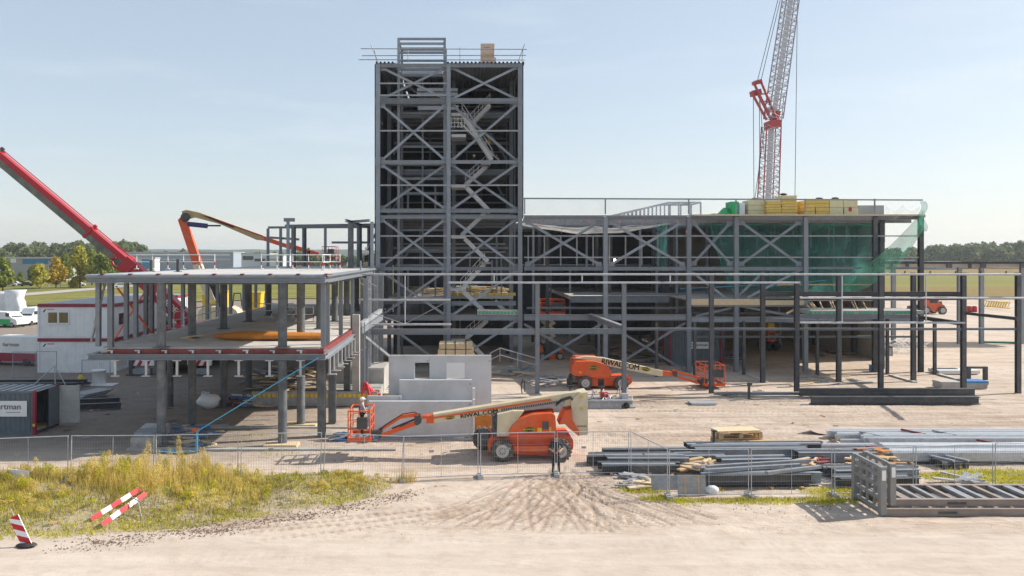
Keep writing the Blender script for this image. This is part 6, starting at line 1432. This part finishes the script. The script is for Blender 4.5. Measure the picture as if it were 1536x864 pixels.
g=G(1424,700); T=thing('plastic_pallet','dark slatted pallet frame with pale bars behind the flat rack','pallet',(g.x,g.y,0)); pallet(T,(g.x,g.y,0),1.2,1.,0,.1,darksteel)
for k in (-.35,.35): MB().box((g.x+k,g.y,.4),(.1,1.1,.07),rz=.5).build('bar',galv,T)
debris('grey steel lengths lying in the grass behind the rack bed',1420,1475,712,728,8,[galvdull,galv],L=(.8,1.6),zr=.1)
# ---- flat racks
rackm=mat('flat_rack_grey',(.25,.255,.26),.55,0,.15,2.,dirt=(.3,.25,.2),dirt_amt=.4)
rackb=mat('flat_rack_dusty_brown',(.27,.225,.2),.75,0,.15,2.,dirt=(.36,.29,.23),dirt_amt=.4)
def rack(label,x0,y0,z0,W=2.05,L=7.5,hw=1.85,lift=0):
    T=thing('flat_rack',label,'flat rack',(x0,y0,z0),group='empty flat racks stacked by the haul road')
    for y in (y0,y0+W): 
        b=MB().ib((x0,y,z0+.14),(x0+L,y,z0+.14),.27,.18,.03).bb(x0+.1,x0+L,y-.05,y+.05,z0+.02,z0+.26)
        for f in (.33,.39): b.bb(x0+.2+f*L*.8,x0+.55+f*L*.8,y-.07,y+.02,z0+.08,z0+.16,1)
        b.build('side_beam',[rackb,darksteel],T)
    x=x0+.55; k=0
    while x<x0+L:
        MB().bb(x,x+(.16 if k%4 else .3),y0+.08,y0+W-.08,z0+.16,z0+.265).build('cross_member',galvdull if k%3 else rackb,T); x+=.62; k+=1
    for y in (y0,y0+W): MB().bb(x0-.02,x0+.2,y-.12,y+.12,z0+.05,z0+hw).bb(x0+.02,x0+.16,y-.14,y-.12,z0+hw-.5,z0+hw-.12,1).build('end_post',[rackm,signwhite],T)
    for f in (.12,.36,.6,.82,.97): MB().bb(x0+.02,x0+.12,y0+.12,y0+W-.12,z0+hw*f-.09,z0+hw*f+.05).build('end_rail',rackm,T)
    for y in (.5,1.05,1.55): MB().bb(x0+.03,x0+.1,y0+y-.05,y0+y+.05,z0+.2,z0+hw*.95).build('end_stile',rackm,T)
    return T
rack('lower empty flat rack with grey end wall, nearest at the bottom right',15.72,30.2,.03)
rack('upper empty flat rack stacked on the lower one, end wall further right',16.2,30.42,.32,W=1.9,hw=1.62)
# ---- marker boards
def striped(m, M, L, W, n, mi_a=0, mi_b=1, slant=0.0, t=.03):
    m.add([M@V(p) for p in ((0,0,0),(L,0,0),(L,0,W),(0,0,W),(0,t,0),(L,t,0),(L,t,W),(0,t,W))],[(0,1,2,3),(4,7,6,5),(0,4,5,1),(1,5,6,2),(2,6,7,3),(3,7,4,0)],mi_a)
    s=L/n
    for k in range(n):
        if k%2==0:
            a,b=k*s,(k+1)*s; m.add([M@V((max(0,min(L,x)),-.006,z)) for x,z in ((a,0),(b,0),(b+slant,W),(a+slant,W))],[(0,1,2,3)],mi_b)
a=G(42,820); T=thing('road_marker','tilted red and white striped marker board on a black foot, bottom left corner','road marker',(a.x,a.y,gz(a.x,a.y)))
M=Matrix.Translation((a.x-.22,a.y,gz(a.x,a.y)+.12))@Matrix.Rotation(R(-24),4,'Y')@Matrix.Rotation(R(-90),4,'Y')
m=MB(); striped(m,Matrix.Translation((a.x+.13,a.y,gz(a.x,a.y)+.08))@Matrix.Rotation(R(-25),4,'Y')@Matrix.Rotation(R(-90),4,'Y'),1.12,.34,5,0,1,.28,.04); m.build('board',[signwhite,signred],T)
MB().ell((a.x-.05,a.y,gz(a.x,a.y)+.05),(.36,.24,.07),14,6).build('rubber_foot',black,T)
MB().tube((a.x-.1,a.y+.04,.1),(a.x-.62,a.y+.04,1.28),.02,6).build('stake',galvdull,T)
p0,p1=G(145,812),G(208,768)
T=thing('barrier','fallen barrier of two red and white striped planks on metal legs in the weeds','barrier',(p0.x+1,p0.y,.2))
for k,(a,b,c,d,w_) in enumerate(((139,782,212,736,8),(155,790,221,743,8))):
    pa=P(a,b,(29.15,28.7)[k]); pb=P(c,d,(30.9,30.4)[k]); dd=pb-pa; m=MB()
    X=dd.normalized(); Z=V((-.2,.35,.9)); Z=(Z-X*Z.dot(X)).normalized(); Yv=Z.cross(X); M=Matrix(((X.x,Yv.x,Z.x,pa.x),(X.y,Yv.y,Z.y,pa.y),(X.z,Yv.z,Z.z,pa.z),(0,0,0,1)))
    striped(m,M,dd.length,.18,5); m.build('plank',[signwhite,signred],T)
for (a,b,c,d) in ((152,771,194,789),(196,745,224,760),(160,776,166,800),(207,752,212,775)): MB().tube(P(a,b,29.9),P(c,d,29.5),.022,6).build('leg',galvdull,T)
MB().box(P(26,716,33.2),(.9,.05,.62),ry=.1).build('white_board',signwhite,label='small white board leaning on the fence in the weeds at the left edge',cat='board')
# ---- paving machine / screed trailer behind the front lift
Y=52.5
T=thing('power_trowel','low grey ride-on concrete finishing machine with two black seats, right of the front lift','machine',(XY(900,Y),Y,0))
q=lambda pts:[(680+x/4.8,560+y/4.8) for x,y in pts]
MB().prism(round_poly(pz(q([(950,200),(1190,200),(1195,262),(950,250)]),Y),.05),51.6,53).build('screed_beam',galvdull,T)
MB().bb(XY(845,Y),XY(945,Y),51.7,52.9,.25,.5).build('frame',galvdull,T)
for px,py in ((855,576),(902,577)):
    c=P(px,py,Y); MB().box(c+V((0,.1,.15)),(.4,.12,.45),rx=-.15).box(c+V((0,-.1,-.12)),(.42,.42,.1)).build('seat',black,T); MB().tube(c+V((0,0,-.15)),(c.x,c.y,.4),.06,6).build('seat_post',darksteel,T)
MB().box(P(906,592,Y),(.5,.5,.3)).build('engine',redpaint,T)
m=MB()
for k in range(22): px=rs.uniform(862,950); m.tube(P(px,rs.uniform(588,606),Y+rs.uniform(-.5,.5)),P(px+rs.uniform(-8,8),rs.uniform(580,604),Y+rs.uniform(-.5,.5)),.03,5)
m.tube(P(930,580,Y),P(930,612,Y),.05,6).tube(P(941,612,Y),P(962,610,Y),.05,6).box(P(937,596,Y),(.4,.4,.5)); m.build('controls',galv,T)
for px in (856,936): MB().lathe([(.03,-.06),(.2,-.06),(.2,.06),(.03,.06)],'Y',(XY(px,Y),51.62,.2),12).build('wheel',black,T)
g=G(905,612); MB().box((g.x,g.y+.5,.03),(4.2,1.0,.05)).build('base_sheet',galvdull,label='flat grey sheet on the sand under the finishing machine',cat='sheet')
T=thing('sandbox_crate','shallow pale concrete skip right behind the front boom lift','crate',(XY(845,52),51,0)); MB().bb(XY(790,51),XY(880,51),50.6,51.2,0,.8).build('wall',concrete,T)
T=thing('rust_sheet_pile','rust orange corrugated sheet pile between the concrete panel and the front lift','sheet pile',(XY(723,43),43,0))
m=MB()
for k in range(16): m.tube((XY(711+k*1.7,43.2),43.2,.25),(XY(711+k*1.7,43.2),43.2,1.5-.02*k),.05,6)
m.bb(XY(710,43.3),XY(738,43.3),43.25,43.3,.3,1.5); m.build('sheet',rust,T); m=MB()
for px in (714,722,730): m.path([P(px+4-4*math.cos(a),655-16*math.sin(a),42.7) for a in np.linspace(0,math.pi,8)],.018,5)
m.build('wire_loop',galvdull,T)
# ---- right yard
for k,(px,py,sx,sy,sz,mt,lb) in enumerate(((1428,584,1.5,1.2,.5,greywall,'grey brown low stack on the sand left of the front post'),(1466,584,1.6,1.2,.55,concrete,'pale block stack with blue wrap on the sand'),(1440,562,3.4,1.6,.3,white,'long low stack of white sheets on the sand at the right'),(1420,560,2.,.5,.35,darksteel,'short dark beam bundle behind the white sheets'))):
    g=G(px,py); T=thing('goods_stack',lb,'goods stack',(g.x,g.y,0))
    for j in range(4): MB().box((g.x+rs.uniform(-.05,.05),g.y+sy/2,sz*(j+.5)/4+.05),(sx,sy,sz/4*.92),rz=rs.uniform(-.03,.03)).build('layer',mt if j<3 or k!=1 else bluestuff,T)
    MB().box((g.x,g.y+sy/2,.025),(sx*.9,sy*.9,.05)).build('batten',wood,T)
g=G(1467,570); T=thing('steel_trestle','dark steel trestle standing over the white sheets at the right','trestle',(g.x,g.y,0)); MB().bb(g.x-.8,g.x-.55,g.y,g.y+.3,0,.9).bb(g.x+.55,g.x+.8,g.y,g.y+.3,0,.9).bb(g.x-.8,g.x+.8,g.y,g.y+.3,.9,1.05).build('frame',darksteel,T)
g=G(1354,530); T=thing('wire_bundle','glinting heap of pale wire mesh cages on the sand behind the front posts','wire cages',(g.x,g.y,0)); m=MB()
for k in range(110): a=V((g.x+rs.uniform(-2,2.1),g.y+rs.uniform(-.8,.8),rs.uniform(.0,1.5))); m.tube(a,a+V((rs.uniform(-.8,.8),rs.uniform(-.3,.3),rs.uniform(-.5,.5))),.03,4)
m.build('wire',white,T,kind='stuff')
g=G(1324,534); T=thing('crate','dark open crate at the corner of the hall end wall','crate',(g.x,g.y,0)); MB().bb(g.x-.9,g.x+.9,g.y,g.y+1,0,.75).build('box',galvdull,T); MB().bb(g.x+.9,g.x+.98,g.y-.02,g.y+1,0,.95).build('lid',darksteel,T)
g=G(1516,515); MB().box((g.x+.3,g.y,.1),(6.,.8,.15),rz=-.2).build('green_pipe',mat('dull_green_net_roll',(.04,.17,.1),.8),label='long dark green strip of netting rolled on the sand at the far right',cat='net roll')
Y=150
T=thing('spreader_beam','yellow orange lattice lifting beam lying on the sand at the far right','lifting beam',(XY(1498,Y),Y,0)); m=MB()
for o in (0,.9):
    for h in (.2,1.2): m.bar((XY(1481,Y),Y+o,h+.3),(XY(1515,Y),Y+o,h-.1),.16)
    for k in range(9): x=XY(1481+k*3.8,Y); m.bar((x,Y+o,.3),(x+.45,Y+o,1.3),.1)
m.build('truss',yellow,T)
for k,(px,py,lb) in enumerate(((1454,468,'small red barrel on the far sand, left one'),(1462,468,'small red barrel on the far sand, right one'))):
    g=G(px,py); MB().lathe([(.05,0),(.4,0),(.4,1.0),(.35,1.05),(.05,1.05)],'Z',(g.x,g.y,0),10).build('barrel',redpaint,label=lb,cat='barrel')
# ================================================================ vegetation
def blades(n, area, hfun, lean=.35, wid=.02, dens=None, zfun=None):
    x=RNG.uniform(area[0],area[1],n); y=RNG.uniform(area[2],area[3],n)
    keep=RNG.uniform(0,1,n)<dens(x,y) if dens else np.ones(n,bool); x,y=x[keep],y[keep]; n=len(x)
    i=np.clip(np.searchsorted(xs,x)-1,0,len(xs)-2); j=np.clip(np.searchsorted(ys,y)-1,0,len(ys)-2); z=GZ[j,i]-.01
    h=hfun(n,x,y); a=RNG.uniform(0,2*np.pi,n); dx,dy=np.cos(a)*wid,np.sin(a)*wid; la=RNG.uniform(0,2*np.pi,n); lr=RNG.uniform(0,lean,n)*h
    v=np.zeros((n,3,3)); v[:,0]=np.stack([x-dx,y-dy,z],-1); v[:,1]=np.stack([x+dx,y+dy,z],-1); v[:,2]=np.stack([x+np.cos(la)*lr,y+np.sin(la)*lr,z+h],-1); return v
straw=leaf_mat('straw_weeds',(.5,.37,.1),(.86,.7,.25),.5)
grassm=leaf_mat('fresh_grass',(.32,.32,.02),(.66,.6,.06),.45)
darkgr=leaf_mat('low_weeds',(.19,.2,.03),(.5,.46,.1),.4)
def mdens(x,y):
    m=sst(.5,2.2,y-EDGE(x)+1.2*fbm(x*.5,y*.5,3))*(1-sst(34.6,36.2,y))*(1-sst(-4.6,-2.2,x+.3*(y-33)))
    return m*np.clip(.42+2.3*fbm(x*.6,y*.75,4),0.0,1)
HT=lambda x,y:(.2+.5*sst(30.6,33.2,y)*np.clip(.55+1.8*fbm(x*.4+2,y*.5,3),.15,1.3)+.75*np.exp(-((x+12.9)/2.2)**2)*sst(30.2,32.4,y))*(1-.6*sst(-9.6,-7.0,x))
tall=blades(64000,(-24,-3,28,36.2),lambda n,x,y:RNG.uniform(.3,1.,n)*HT(x,y),.45,.011,lambda x,y:mdens(x,y)*sst(1.2,2.8,y-EDGE(x)))
tris_mesh('dry_weeds',tall,3,straw,label='tall straw coloured weeds along the fence at the left')
low=blades(60000,(-24,-3,27.8,36),lambda n,x,y:RNG.uniform(.06,.28,n),.6,.016,mdens)
tris_mesh('weeds',low,3,darkgr,label='low dark green weeds on the left mound')
fr=blades(85000,(-24,-2.2,27.6,35.8),lambda n,x,y:RNG.uniform(.04,.17,n),.7,.017,lambda x,y:np.clip(2.8*fbm(x*.8+4,y*1.1,4)+.3,0,1)*sst(.3,1.2,y-EDGE(x)+.8*fbm(x*.5,y,3))*(1-sst(33.2,35.2,y))*(1-sst(-4.4,-2.4,x)))
tris_mesh('grass',fr,3,grassm,label='fresh yellow green grass at the foot of the left mound')
def patch(x,y):
    r=0
    for (px,py,rx,ry) in ((965,735,1.0,.5),(985,748,.7,.4),(1020,752,.5,.3),(1120,752,2.6,.45),(1230,752,1.3,.5),(1250,740,1.2,.7),(1330,748,1.,.7),(1400,738,2.4,.9),(1460,742,2.6,.9),(1520,745,2.,.9),(1060,735,.8,.4),(1500,712,2.4,1.),(1430,716,1.6,.8),(1540,722,2.,1.2)):
        g=G(px,py); r=np.maximum(r,np.exp(-((x-g.x)/rx)**2-((y-g.y)/ry)**2))
    return np.clip(r*1.5-.25+.9*fbm(x*1.1,y*1.4,3),0,1)
gr=blades(110000,(5.5,26,29.4,37),lambda n,x,y:RNG.uniform(.04,.17,n),.7,.017,patch)
tris_mesh('grass',gr,3,grassm,label='yellow green grass under the right fence and stock')
gr=blades(12000,(8,26,31,37),lambda n,x,y:RNG.uniform(.1,.5,n),.5,.011,lambda x,y:patch(x,y)*.5*np.clip(.3+2*fbm(x*.7,y*.7,3),0,1)*sst(13,18,x))
tris_mesh('dry_weeds',gr,3,straw,label='thin straw weeds in the grass behind the flat rack')
bl=[]
for k in range(1500):
    x,y=rs.uniform(-24,-3),rs.uniform(28.5,36)
    if rs.random()<float(mdens(np.array([x]),np.array([y]))[0])*float(sst(1.2,2.8,y-float(EDGE(x)))): 
        h=rs.uniform(.25,.6)*float(HT(np.array([x]),np.array([y]))[0]); bl.append((x,y,gz(x,y)+h*rs.uniform(.6,1.9),rs.uniform(.08,.2),rs.uniform(.08,.2),h*.8))
WEED_LOBES=bl
# sparse tufts near the fence line and below the deck
def sp(x,y): return .02+.5*np.clip(fbm(x*.5,y*.5,3)*2.2-.2,0,1)
tf=blades(9000,(-14,-4,39,46),lambda n,x,y:RNG.uniform(.04,.18,n),.6,.014,lambda x,y:np.clip(3.2*fbm(x*.45+9,y*.6,3)-.35,0,1))
tris_mesh('grass',tf,3,grassm,label='thin grass tufts between the foundation strips under the deck')
tf=blades(1400,(-3.2,-2.0,34.6,35.4),lambda n,x,y:RNG.uniform(.2,.75,n),.35,.01,lambda x,y:.25*np.exp(-((x+2.5)/.35)**2))
tris_mesh('dry_weeds',tf,3,straw,label='single dry weed tuft at the fence post below the concrete panels')
# clods and pebbles along the road edge
def clods(n,area,dens,smin,smax):
    x=RNG.uniform(area[0],area[1],n); y=RNG.uniform(area[2],area[3],n); k=RNG.uniform(0,1,n)<dens(x,y); x,y=x[k],y[k]; n=len(x)
    i=np.clip(np.searchsorted(xs,x)-1,0,len(xs)-2); j=np.clip(np.searchsorted(ys,y)-1,0,len(ys)-2); z=GZ[j,i]; s=RNG.uniform(smin,smax,n)**1.0
    base=np.array([(1,0,-.3),(-.5,.87,-.3),(-.5,-.87,-.3),(0.1,.1,.8)]); F_=[(0,1,3),(1,2,3),(2,0,3)]
    V_=base[None]*s[:,None,None]*RNG.uniform(.6,1.4,(n,4,3)); V_[:,:,0]+=x[:,None]; V_[:,:,1]+=y[:,None]; V_[:,:,2]+=z[:,None]
    return np.concatenate([V_[:,list(f)] for f in F_])
clodm=mat('earth_clods',(.2,.14,.1),1,0,.4,4.)
bd=lambda x,y:np.exp(-((y-EDGE(x)-.1)/.5)**2)*sst(-14.5,-12.,x)*(1-sst(-3.5,-.8,x))*np.clip(.6+2*fbm(x*1.2,y*1.5,3),0,1)
tris_mesh('earth_clods',clods(42000,(-15,0,26.4,34.5),bd,.015,.06),3,clodm,label='brown earth clods along the left road edge')
tris_mesh('earth_clods',clods(2600,(9,22,29.6,32.2),lambda x,y:np.exp(-((y-30.9)/.5)**2)*np.clip(.3+2.4*fbm(x*1.2,y*1.5,3),0,1),.015,.05),3,clodm,label='earth clods along the right road edge')
tris_mesh('pebbles',clods(9000,(-18,32,28,56),lambda x,y:np.clip(.12+1.2*fbm(x*.5,y*.5,3),0,1),.01,.04),3,clodm,label='pebbles and crumbs of earth strewn over the sand')
# ---- trees
def crown_mesh(name, lobes, n, size, m, parent=None, **k):
    """leaf faces spread through the volume of uneven lobes"""
    L=np.array(lobes); w=(L[:,3]*L[:,4]*L[:,5])**.67; idx=RNG.choice(len(L),n,p=w/w.sum()); d=RNG.normal(size=(n,3)); d/=np.linalg.norm(d,axis=1)[:,None]
    r=RNG.uniform(.45,1.05,n)**.6; c=L[idx,:3]+d*L[idx,3:6]*r[:,None]
    a=RNG.normal(size=(n,3)); a/=np.linalg.norm(a,axis=1)[:,None]; b=np.cross(a,d+.3*RNG.normal(size=(n,3))); b/=np.linalg.norm(b,axis=1)[:,None]+1e-9
    s=(RNG.uniform(.6,1.3,n)*size)[:,None]; v=np.stack([c-a*s,c+b*s*.8,c+a*s,c-b*s*.8],1)
    org=ORG[parent.name] if parent else V((0,0,0)); v=v-np.array(org)[None,None]
    o=tris_mesh(name,v,4,m,kind=None,**k); 
    if parent: o.parent=parent; ORG[o.name]=org
    else: o['kind']='stuff'
    return o
crown_mesh('dry_weeds',[l for k,l in enumerate(WEED_LOBES) if k%3],60000,.018,straw,label='bushy straw coloured seed heads in the left weeds')
crown_mesh('weeds',WEED_LOBES[::3],24000,.022,grassm,label='bushy yellow green weeds on the left mound')
bark=mat('tree_bark',(.1,.075,.05),.9,0,.2,4.)
lf={ 'g':leaf_mat('leaves_green',(.1,.13,.025),(.32,.36,.07)), 'y':leaf_mat('leaves_yellow_green',(.22,.22,.03),(.6,.54,.08)), 'o':leaf_mat('leaves_turning',(.26,.2,.02),(.66,.46,.06)),'d':leaf_mat('leaves_dark',(.075,.1,.035),(.22,.26,.1))}
def tree(label, px, pyt, pyb, wpx, kind, group='young trees beyond the yard', n=1900, name='tree'):
    g=G(px,pyb); Y=g.y; S=Y/F; h=(pyb-pyt)*S; w_=wpx*S/2; T=thing(name,label,'tree',(g.x,g.y,0),group=group)
    t=MB().tube((g.x,Y,-.1),(g.x+.1,Y,h*.55),.022*h,7,.011*h)
    lobes=[]; nl=9
    for k in range(nl):
        a=rs.uniform(0,6.28); f=rs.uniform(.0,1); zz=h*(.3+.52*f); rad=w_*(.8-.45*abs(f-.35))*rs.uniform(.8,1.15); off=w_*rs.uniform(.15,.6)*(1-.5*f)
        c=(g.x+math.cos(a)*off,Y+math.sin(a)*off,zz); lobes.append((*c,rad*rs.uniform(.6,.9),rad*rs.uniform(.6,.9),rad*.75)); t.tube((g.x,Y,h*rs.uniform(.2,.42)),c,.009*h,5,.003*h)
    lobes.append((g.x,Y,h*.86,w_*.4,w_*.4,h*.15))
    t.build('trunk',bark,T); crown_mesh('crown',lobes,n,.028*h+.12,lf[kind],T); return T
for a in (('dark green tree at the left picture edge before the warehouse',4,386,440,32,'g'),('small conical green tree before the grey warehouse',31,408,428,14,'g'),('orange tinged yellow green tree right of the blue warehouse panel',60,394,434,34,'y'),('yellow and orange crowned tree, second from the blue panel',84,385,433,34,'o'),('largest yellow green tree in the left row',120,368,432,42,'y'),('broad green tree at the right end of the left row, beside the crane boom',156,378,432,44,'g'),('low round bush by the path under the yellow green trees',113,416,432,24,'y'),('orange leaved small tree behind the yellow ones',103,402,422,16,'o')): tree(*a)
for a in (('green tree half hidden behind the largest yellow green tree',138,374,428,36,'g'),('yellow green tree between the conical tree and the orange one',48,398,430,20,'g'),('dark green tree behind the yellow and orange crowned one',98,378,424,30,'g'),('bushy tree right under the red crane boom',184,388,428,26,'y'),('round green tree just left of the crane boom foot',172,384,426,26,'g')): tree(*a)
for k,(px,t_,b_,w_,kd,lb) in enumerate(((234,381,408,18,'g','green tree behind the deck guard rail, leftmost'),(250,380,408,18,'g','green tree behind the deck guard rail, second from left'),(270,379,408,18,'y','green tree behind the deck guard rail, third from left'),(312,380,408,20,'g','green tree right of the orange lift arm'),(332,382,408,16,'g','green tree behind the deck right of the orange arm, second one'),(350,378,408,20,'o','yellowing tree behind the deck before the white halls'))):
    tree(lb,px,t_,b_,w_,kd,group='trees far behind the deck',n=800)
# far woods: one mass of crowns
def woods(label, spans, y0, y1, hmin, hmax, nt, per, size, m):
    lob=[]; rs=random.Random(21)
    for a,b,top in spans:
        for k in range(nt):
            Y=rs.uniform(y0,y1); x=XY(a+(b-a)*(k+rs.uniform(-.3,1.3))/nt,Y); h=rs.uniform(hmin,hmax)*top
            for j in range(5): lob.append((x+rs.uniform(-.22,.22)*h,Y+rs.uniform(-2,2),h*rs.uniform(.3,.85),h*rs.uniform(.14,.24),h*.2,h*rs.uniform(.14,.22)))
    crown_mesh('woods',lob,per,size,m,label=label)
woods('dark far wood behind the right field',[(1270,1420,.95),(1400,1480,1.1),(1460,1580,1.15),(1560,1700,1.0)],640,720,15,20,34,38000,1.4,lf['d'])
woods('dark far wood behind the left warehouses',[(-60,120,1.35),(100,210,1.4),(190,330,.9),(320,560,.85)],520,640,12,16,34,40000,1.2,lf['d'])
# ---- far buildings
def block(label,px0,px1,pyt,pyb,Y,m,stripes=(),name='warehouse',d=25,cat='warehouse'):
    x0,x1=XY(px0,Y),XY(px1,Y); z1=zt(pyt,Y); T=thing(name,label,cat,((x0+x1)/2,Y+d/2,0)); MB().bb(x0,x1,Y,Y+d,0,z1).build('wall',m,T)
    MB().bb(x0-.2,x1+.2,Y-.2,Y+d+.2,z1+.01,z1+.5).build('roof_edge',galv,T)
    for a,b,c,e,mm,nm in stripes: MB().bb(XY(a,Y),XY(b,Y),Y-.12,Y-.02,zt(e,Y),zt(c,Y)).build(nm,mm,T)
    return T
hallgrey=mat('hall_cladding',(.33,.33,.34),.6,0,.06,.3); bluepan=mat('blue_cladding',(.03,.17,.33),.5,0,.08,.5); bluedoor=mat('blue_gate',(.07,.27,.48),.5,0,.08,.5); hallwhite=mat('white_hall',(.62,.64,.67),.6,0,.05,.3)
block('long grey warehouse with blue facade panel at the far left',-60,98,387.5,428,330,hallgrey,((34,72,388.5,396,bluepan,'blue_panel'),(16,24,388,394,white,'white_panel'),(72,84,388.5,391,bluepan,'blue_strip'),(-60,96,405,407,galvdull,'wall_strip')))
block('white hall with blue gate seen beside the crane boom',199,232,388,404,300,hallwhite,((213,224,389,403,bluedoor,'gate'),),d=5)
block('low blue grey hall with window strip behind the deck',190,350,379,404,480,mat('hall_bluegrey',(.3,.35,.42),.6,0,.06,.3),((192,345,381,383.5,hallwhite,'window_strip'),(192,345,388,390,galv,'window_strip')))
block('white boxy hall group behind the deck, middle',362,400,381,401,420,hallwhite,((364,380,384,390,glassdark,'window_strip'),(382,398,388,392,glassdark,'window_strip')))
block('white hall with terraces left of the third storey frame',400,425,384,401,400,hallwhite,((402,424,388,390,galvdull,'window_strip'),))
block('low pale farm shed beyond the right field',1404,1440,393,403,600,hallgrey,())
block('dark low barn beyond the right field',1330,1372,391,400,620,darkclad,())
for k,(px,t_,Y_,lb) in enumerate(((73,396,255,'thin pale lamp post between the yellow green trees, left one'),(91,402,250,'white lamp post by the path, right one'))):
    g=V((XY(px,Y_),Y_,0)); T=thing('lamp_post',lb,'lamp post',g); MB().tube(g,g+V((0,0,zt(t_,Y_))),.12,6,.07).build('pole',galv,T); MB().box(g+V((.5,0,zt(t_,Y_))),(1.2,.3,.12)).build('lamp_head',galv,T)
# ================================================================ air
hz=bpy.data.materials.new('haze_air'); hz.use_nodes=True; nt=hz.node_tree; nt.nodes.remove(nt.nodes['Principled BSDF'])
pv=nt.nodes.new('ShaderNodeVolumePrincipled'); pv.inputs['Color'].default_value=(.9,.95,1,1); pv.inputs['Density'].default_value=.00016; pv.inputs['Anisotropy'].default_value=.2
nt.links.new(pv.outputs[0],nt.nodes['Material Output'].inputs['Volume'])
tag(MB().bb(-9500,9500,-150,9900,-1.6,95).build('haze',hz,local=True),kind='stuff',label='thin pale summer haze in the air')
